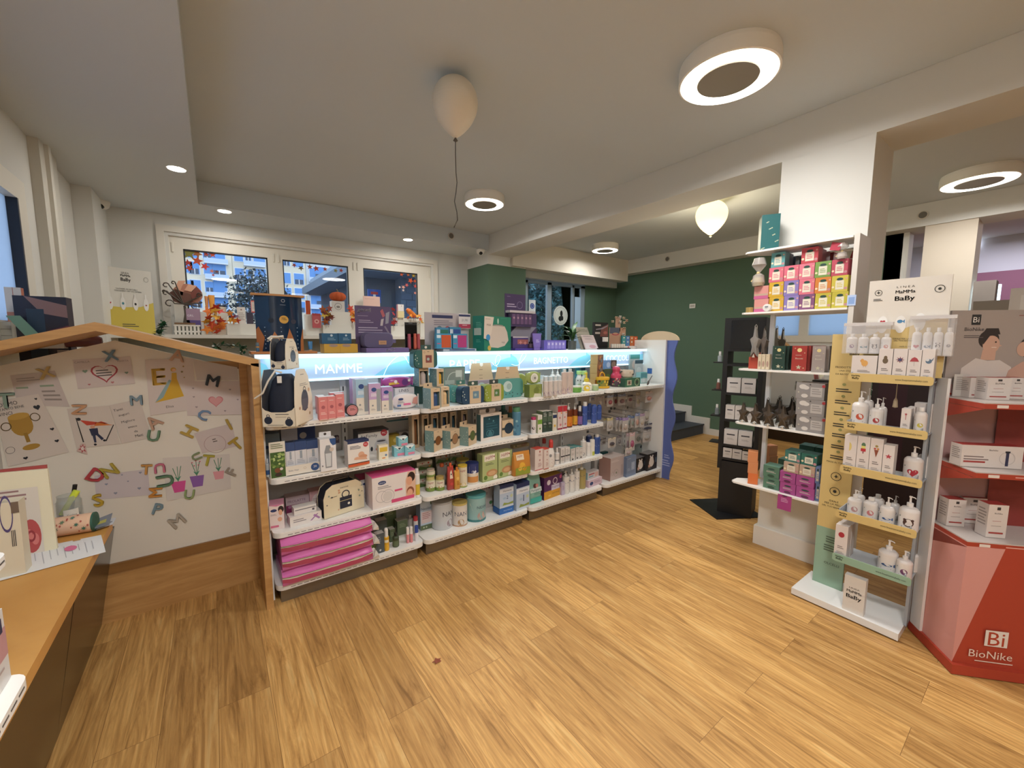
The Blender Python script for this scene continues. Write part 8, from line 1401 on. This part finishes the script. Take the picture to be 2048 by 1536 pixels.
tb(700,852,2,'557a66','sea green tea box left of the magenta ones',HG,0,.078,3.0,'5f8a76'); tb(858,1008,2,'a04a88','magenta tea box of the left pair',HG); tb(1014,1186,2,'a14b89','magenta tea box of the right pair',HG)
tb(895,1040,1,'b59c88','beige tea box on the left magenta pair',HG,.147,.066); tb(1046,1192,1,'b59c89','beige tea box on the right magenta pair',HG,.147,.066)
tb(908,1055,1,'44786f','petrol tea box topping the left column',HG,.215,.072,3.0); tb(1062,1215,1,'2f6a5e','dark teal tea box topping the right column',HG,.215,.072,3.0); tb(1196,1240,2,'6f86b4','blue box edge right of the magenta pair',HG,0,.11,3.0)
b = B(); west(b,-.04,.04,-.10,0,[('l',.25,.75,.75,3,.1,'d9a9cc'),('c',.5,.95,.2,'4a2a44',.04)],-.001); b.box(-.0008,0,-.04,.04,-.10,0,'a23f80'); q = hit(fx(912),fy(995),x=2.954); solo(b,'magenta_shelf_flyer','magenta flyer hanging from the lowest pillar shelf edge','flyer',(2.9535,q.y,P5-.002))
# -- black stand stock
BS = Matrix.Translation(bs.location) @ Matrix.Rotation(bs.rotation_euler.z,4,'Z')
def on_stand(name,lab,cat,x0,x1,z0,h,c='c9c4c0',y=-.125,d=.08,art=(),gr='white cosmetic cartons on the black stand'):
    p = BS @ Vector((x0,y,z0+.001)); r = carton(None,x1-x0,d,h,c=c,side='b5b0ad',art=art)[0][1]; solo(r,name,lab,cat,p,bs.rotation_euler.z,gr)
WA = [('r',.2,.62,.8,.7,'33333a'),('l',.25,.4,.75,2,.07,'a39e9a')]
for z0,hs,nm_ in ((1.07,.125,'upper'),(.84,.12,'second'),(.62,.13,'third'),(.50,.085,'lowest')):
    n = 2 if z0 in (1.07,.62) else 3
    for i in range(n): on_stand('white_cosmetic_carton','white carton, %s of %s on the %s shelf of the black stand' % (('first','second','third')[i],('two','three')[n-2],nm_),'cosmetic box',-.11+i*.22/n,-.11+(i+.94)*.22/n,z0,hs if n == 2 or i < 2 else hs*.9,art=WA)
for z0,c in ((1.325,'b9bfc0'),(1.08,'8a5a50'),(.85,'8d9496')):
    o = thing('perfume_tester','small clear bottle with white cap on the %s side tray of the black stand' % {1.325: 'top',1.08: 'middle',.85: 'lower'}[z0],'tester bottle',BS @ Vector((-.20,0,z0+.001)),0,'tester bottles on the side trays'); B().lathe([(.018,0),(.018,.05),(.008,.06)],mat(c,.1,0,0,.7),14).build('bottle_body',o); B().lathe([(.011,.06),(.011,.09)],'dcdad6',12).build('cap',o)
# ================================================================ BABY LINE STOCK
TZ = [z-.0078 for z in (1.318,1.062,.826,.575,.330)]; PW = 'd9d0cb'
def pumpb(l,r_,t,b_,z,x,c2,shp,lab,top='pump',gr='white baby line pump bottles'):
    sh = {'h': [('h',.5,.45,.22,c2)],'c': [('c',.5,.5,.17,c2)],'f': [('c',.46,.45,.2,c2,.07),('p',[(.6,.45),(.8,.55),(.8,.36)],c2)],'b': [('c',.5,.48,.2,c2),('c',.36,.62,.06,c2),('c',.64,.62,.06,c2),('c',.5,.42,.1,PW)]}[shp]
    return put(bottle,'baby_pump_bottle',lab,'pump bottle',l,None,r_,t,z,x=x,c='dfd9d5',cap='e2deda',top=top,neck=.70 if top == 'pump' else .86,capw=.42,nz=1,art=sh+[('l',.25,.26,.75,2,.05,'55505a'),('c',.15,.75,.03,'4a6a5a')],group=gr)
def ibox(l,r_,t,z,x,lab,art,h=None,d=.06): return put(carton,'baby_line_carton',lab,'product box',l,None,r_,t,z,x=x,d=d,c=PW,side='c4bcb8',art=list(art)+[('l',.25,.36,.75,2,.05,'77706e'),('l',.2,.2,.8,3,.04,'a39b98')],group='white baby line cartons with one picture each',**({'hh': h} if h else {}))
F(1640,540,5.907)
XF = FX+.012; z = TZ[0]
ibox(358,655,1010,z,XF,'wide white carton with an orange duckling, top tray',[('c',.52,.68,.13,'d9a45c',.13),('c',.42,.78,.07,'d9a45c',.09),('p',[(.33,.78),(.37,.81),(.37,.75)],'c97a3c'),('r',.48,.5,.49,.56,'b9803c'),('r',.57,.5,.58,.56,'b9803c')])
ibox(668,832,930,z,XF,'white carton with a brown pear, top tray',[('c',.5,.62,.2,'6a5a44',.09),('c',.5,.72,.13,'6a5a44',.06)])
ibox(840,1003,930,z,XF,'white carton with a red and blue star, top tray',[('s',.5,.66,.33,'7c3a44',8),('s',.5,.66,.2,'3c4c74',8)])
ibox(1010,1168,945,z,XF,'white carton with a red umbrella, top tray',[('p',[(.15,.64),(.3,.74),(.5,.78),(.7,.74),(.85,.64)],'a8434a'),('r',.49,.5,.51,.66,'8a7a74')])
ibox(1175,1325,935,z,XF,'white carton with a blue whale, top tray',[('c',.55,.64,.25,'5a7086',.07),('p',[(.7,.66),(.95,.76),(.85,.66)],'5a7086'),('c',.45,.68,.14,'d0d0d2',.04)])
def cpouch(l,r_,b_,t,x,lab,bl,z0):
    p = col_at(fx(l),z0,x=x); w = run(p,-math.pi/2,fx(r_)); h = rise(p,fy(t)); o = thing('clear_travel_pouch',lab,'travel pouch',(x,p.y,z0)); m = mat('d9d6d6',.08,0,0,.22); b = B(); b.box(-.03,-.029,-w,0,0,h,m).box(.034,.035,-w,0,0,h,m).box(-.03,.035,-w,0,0,.001,m); b.build('clear_wall',o)
    b = B(); b.box(-.012,.012,-w-.004,.004,h-.004,h+.012,'cfc9c6'); b.build('zip_edge',o)
    for i,(c2,s_,nm_) in enumerate(bl): l0 = l+(r_-l)*(.03+i*.245); pumpb(l0,l0+(r_-l)*.225,t+(b_-t)*.28,0,z0+.002,x-.02,c2,s_,'small white bottle with %s inside the %s travel pouch' % (nm_,lab.split()[0]),'cap','small bottles in clear travel pouches')
cpouch(275,825,1010,655,2.76,'left clear pouch of small bottles behind the duckling carton',(('8a6a8a','c','a mauve dot'),('3f7a86','f','a teal fish'),('3a3a40','b','a dark bear'),('c4664a','c','an orange peach')),TZ[0]+.13)
cpouch(1040,1560,950,575,2.76,'right clear pouch of small bottles behind the whale carton',(('b0303c','h','a red heart'),('5a6a80','f','a grey-blue fish'),('4a4448','b','a bear face'),('8a8486','c','a grey dot')),TZ[0]+.125)
b = B(); b.box(2.758,2.80,.378,.64,TZ[0]+.001,TZ[0]+.12,mat('cfc8c4',.6)); solo(b,'carton_riser','plain white riser behind the top tray cartons carrying both pouches','riser')
F(1640,760,5.907); z = TZ[1]
pumpb(335,540,130,490,z,2.73,'c4553a','c','large pump bottle with an orange peach, second tray'); pumpb(480,600,100,0,z,2.84,'8a8486','c','pump bottle behind the peach bottle, second tray')
pumpb(548,722,215,0,z,2.72,'a83a3c','c','smaller pump bottle with a red apple, second tray'); pumpb(650,765,205,0,z,2.82,'8a8486','c','pump bottle behind the red apple one')
ibox(938,1048,335,z,2.71,'small carton with a red palm, second tray',[('r',.47,.55,.53,.78,'a8434a'),('s',.5,.78,.2,'a8434a',5)]); ibox(1085,1300,268,z,2.82,'tall carton behind the yellow sun bottle',[])
pumpb(1078,1238,320,0,z,2.72,'c9b74e','c','spray bottle with a yellow sun, second tray','cap'); ibox(1010,1095,318,z,2.78,'small carton hidden behind the palm carton',[])
z = TZ[2]
ibox(262,408,642,z,XF,'carton with a yellow half sun, third tray',[('c',.4,.68,.2,'d8c47a',.12),('r',.1,.5,.4,.85,PW)]); ibox(413,558,660,z,XF,'carton with an ice lolly picture, third tray',[('c',.5,.77,.17,'5a7a5c',.07),('r',.34,.68,.66,.75,'d9cf74'),('r',.3,.6,.7,.68,'b8303c'),('r',.46,.54,.54,.6,'7a2a34')])
ibox(563,712,685,z,XF,'carton with an ice cream cone, third tray',[('p',[(.5,.5),(.32,.7),(.68,.7)],'8a4a34'),('c',.38,.73,.1,'b5564a'),('c',.62,.73,.1,'c98a4c'),('c',.5,.8,.12,'a08a4c')]); ibox(718,850,762,z,XF,'shorter carton with a red starfish, third tray',[('s',.5,.66,.32,'b0404a',5)])
pumpb(948,1185,780,0,z,2.73,'b0303c','h','large pump bottle with a red heart, third tray'); pumpb(1120,1255,750,0,z,2.84,'8a8486','c','pump bottle behind the red heart one')
F(1570,980,4.955); z = TZ[3]
pumpb(592,738,-5,0,z,2.72,'b58a8a','c','pump bottle with a faint pink figure, left in the fourth tray'); pumpb(660,770,-30,0,z,2.83,'8a8486','c','pump bottle behind the faint figure one')
pumpb(748,898,68,0,z,2.72,'c97a7c','c','white bottle with plain cap and pink dot, fourth tray','cap'); pumpb(828,960,40,0,z,2.83,'8a8486','c','white capped bottle at the back of the fourth tray','cap')
pumpb(910,1068,68,0,z,2.71,'33588c','f','pump bottle with a blue bird, fourth tray'); pumpb(1020,1120,55,0,z,2.84,'8a8486','c','pump bottle behind the blue bird one'); pumpb(1092,1302,55,0,z,2.70,'4a3430','b','large pump bottle with a bear face, fourth tray')
z = TZ[4]
ibox(478,600,335,z,XF,'tall carton with a red raspberry, lowest tray',[('c',.5,.72,.24,'a8303c',.08)]); ibox(520,640,310,z,XF+.07,'tall carton behind the raspberry one',[])
pumpb(890,1092,488,0,z,2.71,'33507c','f','large pump bottle with a blue fish, lowest tray'); pumpb(1075,1240,598,0,z,2.70,'7a4a6c','c','small pump bottle with a mauve oval, lowest tray'); pumpb(1170,1300,535,0,z,2.82,'8a8486','c','pump bottle behind the mauve oval one')
# ================================================================ RED DISPLAY STOCK
AR = math.degrees(math.atan2(dr.y,dr.x))
def rbox(l,r_,t,b_,z,d,lab,art,hh=None,a=0,c='cdc3bd',top='9c3a36',back=0):
    L = Vector((0,0,0)); p = hit(fx(l),fy(b_),z=z)+dl*back; rz = math.radians(AR+a); w = run(p,rz,fx(r_)); h = hh or rise(p,fy(t)); r = carton(None,w,d,h,c=c,top=top,side='c4bab4',art=art,sart=[('l',.15,.8,.85,6,.09,'8f8682')])[0][1]
    return solo(r,'skincare_box',lab,'skincare box',p,rz,'white skincare boxes on the red display')
BN = [('r',.42,.84,.6,.93,'3a3434'),('t','BioNike',.52,.74,.4,'4a4040'),('l',.25,.5,.8,1,.03,'a86a64'),('l',.2,.35,.85,1,.03,'8a7f7c'),('r',.12,.12,.85,.17,'9c3a36')]
F(1800,560,5.12)
for i,(l,r_,b_) in enumerate(((704,895,1205),(882,1118,1225),(1098,1275,1215))): rbox(l,r_,1000,b_,1.245,.06,('left','middle','right')[i]+' white box with red top on the upper red shelf',BN)
rbox(535,690,965,1190,1.245,.004,'grey-white leaflet leaning at the left end of the upper red shelf',[('l',.15,.85,.85,7,.09,'8f8682')],top=None,c='bdb8b2')
F(1800,840,2.843)
rbox(342,690,140,262,.941,.06,'wide flat skincare box with a dark bottle picture, front of the middle red shelf',[('l',.04,.45,.45,2,.12,'7a6a68'),('r',.04,.2,.4,.28,'9c3a36'),('t','BioNike',.52,.8,.14,'4a4040'),('o',.75,.45,.13,'b5aba6',.92),('r',.725,.1,.775,.7,'2a2c48'),('r',.71,.7,.79,.78,'1d1d24')]).scale = (1,1,1)
rbox(282,330,112,232,.941,.05,'second red and white box behind the wide flat one',[('r',0,.75,1,1,'9c3a36')],back=.10)
rbox(262,362,450,600,.626,.055,'upright skincare box at the left of the lower red shelf',BN,a=0); rbox(485,597,480,665,.626,.055,'upright skincare box at the front right of the lower red shelf',BN); rbox(400,480,440,612,.626,.05,'upright skincare box set back between the other two',BN,back=.06)
# ================================================================ DESK THINGS
F(0,900,5.907); DZ = DESKZ+.001
def lean(name,lab,cat,q,y0,dy,c,art=(),th=.012):   # upright board leaning back, image corners bl, br, tr, tl
    P = [hit(fx(x),fy(v),y=y0+(dy if i > 1 else 0)) for i,(x,v) in enumerate(q)]; P[0].z = P[1].z = DZ; c0 = P[0].copy(); Q = [p-c0 for p in P]; b = B(); b.add(Q+[p+Vector((0,th,0)) for p in Q],[(0,1,2,3),(7,6,5,4),(1,5,6,2),(4,0,3,7),(3,2,6,7),(4,5,1,0)],c)
    b.art(lambda u,v,l: tuple((Q[0]*(1-u)*(1-v)+Q[1]*u*(1-v)+Q[2]*u*v+Q[3]*(1-u)*v)+Vector((0,-l*2,0))),.3,.3,art); return solo(b,name,lab,cat,c0)
lean('framed_leaflet_board','cream framed board with text leaflet and red flower, standing on the desk','notice board',((-160,900),(645,900),(560,225),(-160,290)),1.95,.05,'d6cfb4',[('r',0,.0,.8,.8,'c9c2b8'),('l',.02,.76,.6,3,.05,'8a6a6a'),('l',.02,.58,.55,3,.05,'a98a8a'),('c',.62,.22,.16,'a84848',.2),('c',.58,.24,.06,'c4706c',.07),('c',.68,.18,.06,'c4706c',.07),('o',.62,.22,.07,'8a3038',.6)])
lean('red_folder','red folder edge showing behind the cream framed board','folder',((-160,900),(600,900),(545,180),(-160,255)),2.02,.05,'a3443f')
lean('white_product_carton','white carton with barcode and violet arc at the far left of the desk','product box',((-100,1010),(255,1030),(215,605),(-100,650)),1.80,.01,'cfc6b0',[('o',.5,.85,.25,'4c4070',.85),('r',.62,.4,.78,.62,'55504c'),('r',.66,.4,.68,.62,'cfc6b0'),('r',.72,.4,.74,.62,'cfc6b0'),('r',.7,.85,1,1,'6a5a4c')],.05)
p = hit(fx(20),fy(1015),z=DZ); o = thing('purple_bowl','small purple bowl of sweets at the left edge of the desk','bowl',(p.x,p.y,DZ)); B().lathe([(.02,0),(.045,.02),(.055,.05),(.05,.05),(.03,.02),(.001,.015)],mat('5a3c62',.3),24).build('bowl_body',o); B().lathe([(.001,.04),(.045,.038)],'9a6a50',12).build('sweets',o)
p = hit(fx(10),fy(1140),z=DZ); b = B(); b.box(0,.075,0,.05,0,.04,'cf9fb0','d9a8b8','d0606a'); solo(b,'pink_carton','pink and coral carton lying at the left edge of the desk','cosmetic box',(p.x-.03,p.y-.0,DZ),.15)
p = hit(fx(245),fy(1180),z=DZ); o = thing('glass_candle','small dark red candle glass behind the desk sheet','candle',(p.x,p.y,DZ)); B().lathe([(.024,0),(.027,.03),(.024,.045)],mat('7a1f24',.1,0,0,.8),20).build('glass_body',o)
def penjar():
    p = hit(fx(810),fy(850),z=DZ); o = thing('pen_jar','clear glass jar with handwritten tag','jar',(p.x,p.y+.03,DZ)); r = (run(hit(fx(640),fy(850),z=DZ),0,fx(965)))/2*.97; h = rise(p,fy(560))
    B().lathe([(r*.9,0),(r,.01),(r,h*.75),(r*.8,h*.85),(r*.88,h),(r*.84,h),(r*.93,h*.7),(r*.93,.012)],mat('b9bfb8',.05,0,0,.35),26).build('glass_body',o)
    b = B(); b.wrap(r*1.02,h*.05,h*.5,[('r',.45,.0,1.05,1,'d9d6cc'),('t','Twins',.76,.5,.4,'5a5a5c'),('l',.5,.9,.95,1,.05,'b9b6ac')],-100,110); b.build('paper_tag',o); B().lathe([(r*.85,.012),(r*.85,h*.2)],'43334c',16).build('jar_contents',o)
    c = Vector((p.x,p.y+.03,DZ)); a,e = Vector((-r*.5,-.02,.03)),Vector((r*.75,-.01,h*1.15)); g = 'pens in the glass jar'
    b = B(); b.tube([a,a+(e-a)*.62],.009,mat('cfe03c',.4),10); o = thing('highlighter','bright yellow highlighter in the glass jar','highlighter',c,0,g); b.build('pen_body',o); B().tube([a+(e-a)*.62,e],.011,mat('d8ea4a',.4),10).build('cap',o)
    o = thing('marker_pen','black marker in the glass jar','marker',c,0,g); B().tube([(0,.02,.02),(.012,.02,h*1.0)],.006,'1c1c1e',9).build('pen_body',o); B().tube([(.012,.02,h),(.018,.02,h*1.33)],.007,'141416',9).build('cap',o)
penjar()
def case():
    a,e = hit(fx(345),fy(1110),z=DZ),hit(fx(1095),fy(985),z=DZ); r = .034; a.z = e.z = DZ+r; u = (e-a); L = u.length; rz = math.atan2(u.y,u.x); o = thing('pencil_case','cream cylindrical pencil case with cactus print and green end','pencil case',a+Vector((0,.03,0)),rz); R = Matrix.Rotation(math.pi/2,4,'Y')
    b = B(); b.T = R; b.lathe([(r*.6,-.012),(r*.92,0),(r,.012),(r,L*.95),(r*.96,L)],mat('dcb79a',.8),24); rnd = random.Random(12)
    f = lambda u_,v,l: (L*u_,-(r+l*2)*math.cos(math.radians(-35+120*v)),(r+l*2)*math.sin(math.radians(-35+120*v))); b.T = Matrix.Identity(4); cm = []
    for k,(u_,v) in enumerate(((.2,.35),(.45,.32),(.78,.42),(.3,.75),(.7,.8),(.55,.62),(.1,.6),(.9,.2))):
        cc = ('5f7a5c','3f5f4c','3f6a58','4c5a50','5a8070')[k % 5]; cm += [('s',u_,v,.05,cc,7),('c',u_+.07,v+.13,.018,'a8584c',.05),('c',u_-.08,v-.1,.015,'b5604c',.045)]
    b.art(f,L,r*2,cm); b.build('case_body',o); b = B(); b.T = R; b.lathe([(r*1.02,L),(r*1.02,L+.006),(.001,L+.007)],'2f5a4c',24); b.build('end_disc',o)
case()
def flat(name,lab,cat,q,z,c,art=()):
    P = [hit(fx(x),fy(v),z=z) for x,v in q]; c0 = P[0].copy(); Q = [p-c0 for p in P]; n = len(Q); b = B(); b.add(Q+[p+Vector((0,0,.001)) for p in Q],[tuple(range(n))[::-1],tuple(range(n,2*n))]+[(i,(i+1) % n,n+(i+1) % n,n+i) for i in range(n)],c); b.art(lambda u,v,l: tuple(Q[0]*(1-u)*(1-v)+Q[1]*u*(1-v)+Q[2]*u*v+Q[3]*(1-u)*v+Vector((0,0,.001+l))),.5,.16,art); return solo(b,name,lab,cat,c0)
flat('price_list_sheet','long white printed sheet with pink shape lying on the desk','paper sheet',((-420,1660),(1250,1205),(1195,1005),(-420,1330)),DZ+.001,'d9dbdc',[('t','CORSI DI BASE',.335,.35,.008,'b5303c') if 0 else ('r',.325,.15,.345,.6,'c4606a')]+[('r',.36+i*.055,.2+.1*(i % 3),.366+i*.055,.75,'a9abb0') for i in range(11)]+[('c',.74,.6,.05,'cf7096',.13),('r',.77,.93,.83,.98,'c9985c')])
flat('folded_leaflet','white leaflet half under the pencil case','leaflet',((330,1230),(700,1140),(690,1100),(350,1150)),DZ+.004,'dcd8dc')
for i,(q,c,lab) in enumerate((([(1080,960),(1330,880),(1375,800),(1130,850)],'d3d4d8','lowest white booklet at the right end of the desk'),([(1120,930),(1290,880),(1330,745),(1140,820)],'77808c','blue-grey and yellow booklet on top of the white ones'))): flat('booklet',lab,'booklet',q,DZ+.004+.012*i,c,[('r',.05,.3,.7,.6,'b9b45c')] if i else [('r',.2,.4,.9,.5,'44506a')])
# rack stock
F(0,1240,5.19); g = 'boxes on the white rack'
q = hit(fx(135),fy(550),z=.901); o = thing('rack_product_box','white and pink box on the white rack at the left edge, upper one','product box',(q.x-.10,min(q.y,1.07)-.22,.9012),0,g); b = B(); b.box(0,.10,0,.22,0,.13,'d6d3d0'); b.rightside(0,.22,0,.13,[('r',.0,.35,1,.75,'bd8f90'),('r',.6,.7,.95,.9,'26304c'),('c',.7,.5,.1,'a84a58',.2),('l',.1,.3,.9,2,.08,'b3a3a0')],.10); b.build('box_body',o)
q = hit(fx(150),fy(1080),z=.73); o = thing('rack_product_box','grey-beige box on the white rack at the left edge, lower one','product box',(q.x-.16,min(q.y,1.08)-.30,.5512),0,g); b = B(); b.box(0,.16,0,.30,0,.18,'a9a498'); b.rightside(0,.30,0,.18,[('r',.0,.1,.6,.45,'a86a6a'),('l',.1,.8,.9,2,.06,'5a5c50')],.16); b.topside(0,.16,0,.3,[('r',.6,.1,.9,.9,'7f8472')],.18); b.build('box_body',o)
# fallen leaf on the floor
p = hit(874,1323,z=.001); b = B(); P = [(0,0)]+[(.026*(1 if k % 2 == 0 else .5)*math.sin(math.pi*k/5),.02*(1 if k % 2 == 0 else .5)*math.cos(math.pi*k/5)) for k in range(10)]; b.add([(x,y,.003+.004*abs(math.sin(i*2.1))) for i,(x,y) in enumerate(P)],[(0,(k+1) % 10+1,k+1) for k in range(10)],mat('8a4a34',.8)); solo(b,'fallen_leaf','small curled reddish leaf scrap on the wooden floor','leaf',(p.x,p.y,.0))
# ================================================================ BEYOND THE ARCH
X0 = 5.2
def slabx(name,lab,cat,l,r_,t,z0,x,d,c,art=(),hh=None):
    p = col_at(l,z0,x=x); w = run(p,-math.pi/2,r_); h = hh or rise(p,t); b = B(); b.box(0,w,0,d,0,h,c); b.front(0,w,0,h,art); return solo(b,name,lab,cat,p,-math.pi/2)
slabx('dark_cabinet','dark brown cabinet seen between the trays of the baby care display','cabinet',1722,1850,742,0,4.7,.4,mat('33262a',.5),[('r',.1,.3,.55,.95,'3f2430')])
slabx('black_screen_panel','black panel beside the silver edge of the baby care display','panel',1852,1900,715,0,4.3,.05,BLACK)
slabx('grey_counter','grey counter top block beyond the arch','counter',1898,2040,603,0,5.4,.5,mat('8f8880',.7))
slabx('grey_cabinet','grey cabinet with slanted corner beyond the arch','cabinet',1898,1940,563,0,5.95,.2,mat('8a827c',.7))
o = slabx('lit_header_sign','glowing pale blue header panel far behind the couple poster','light box',1938,1993,572,1.70,6.4,.06,mat('cfe9f8',.4,0,2.2),[('l',.1,.6,.4,2,.12,'5a8ab0')])
slabx('white_picture_frame','white frame at the right edge above the couple poster','picture frame',2010,2075,577,1.55,4.6,.03,'cfc8c2',[('r',.35,.05,1,.85,'dcd8d4')])
for px,py in ((1764,512),(1922,492)):
    q = hit(px,py,x=8.9); b = B(); b.box(-.02,0,-.16,.16,-.05,.05,mat('f4f8ff',.4,0,5)); solo(b,'strip_light','bright strip light on the white band above the pink wall, %s the pale column' % ('left of' if px < 1800 else 'right of'),'light',(8.99,q.y,q.z))
l = area('back_room_light',(7.9,.4,2.9),0,1.2,30,(.95,.9,1),'SQUARE'); l.parent = bpy.data.objects['strip_light']; l.matrix_parent_inverse = Matrix.Translation(bpy.data.objects['strip_light'].location).inverted()
p = hit(1792,795,x=2.83); o = thing('hanging_tassel','beige tassel hanging in front of the dark cabinet','tassel',p); B().tube([(0,0,TZ[0]-.0055-p.z),(0,0,0)],.002,'b9a88a',6).build('cord',o); B().lathe([(.002,0),(.008,-.015),(.011,-.05),(.001,-.055)],'b5a184',12).build('tassel_head',o)
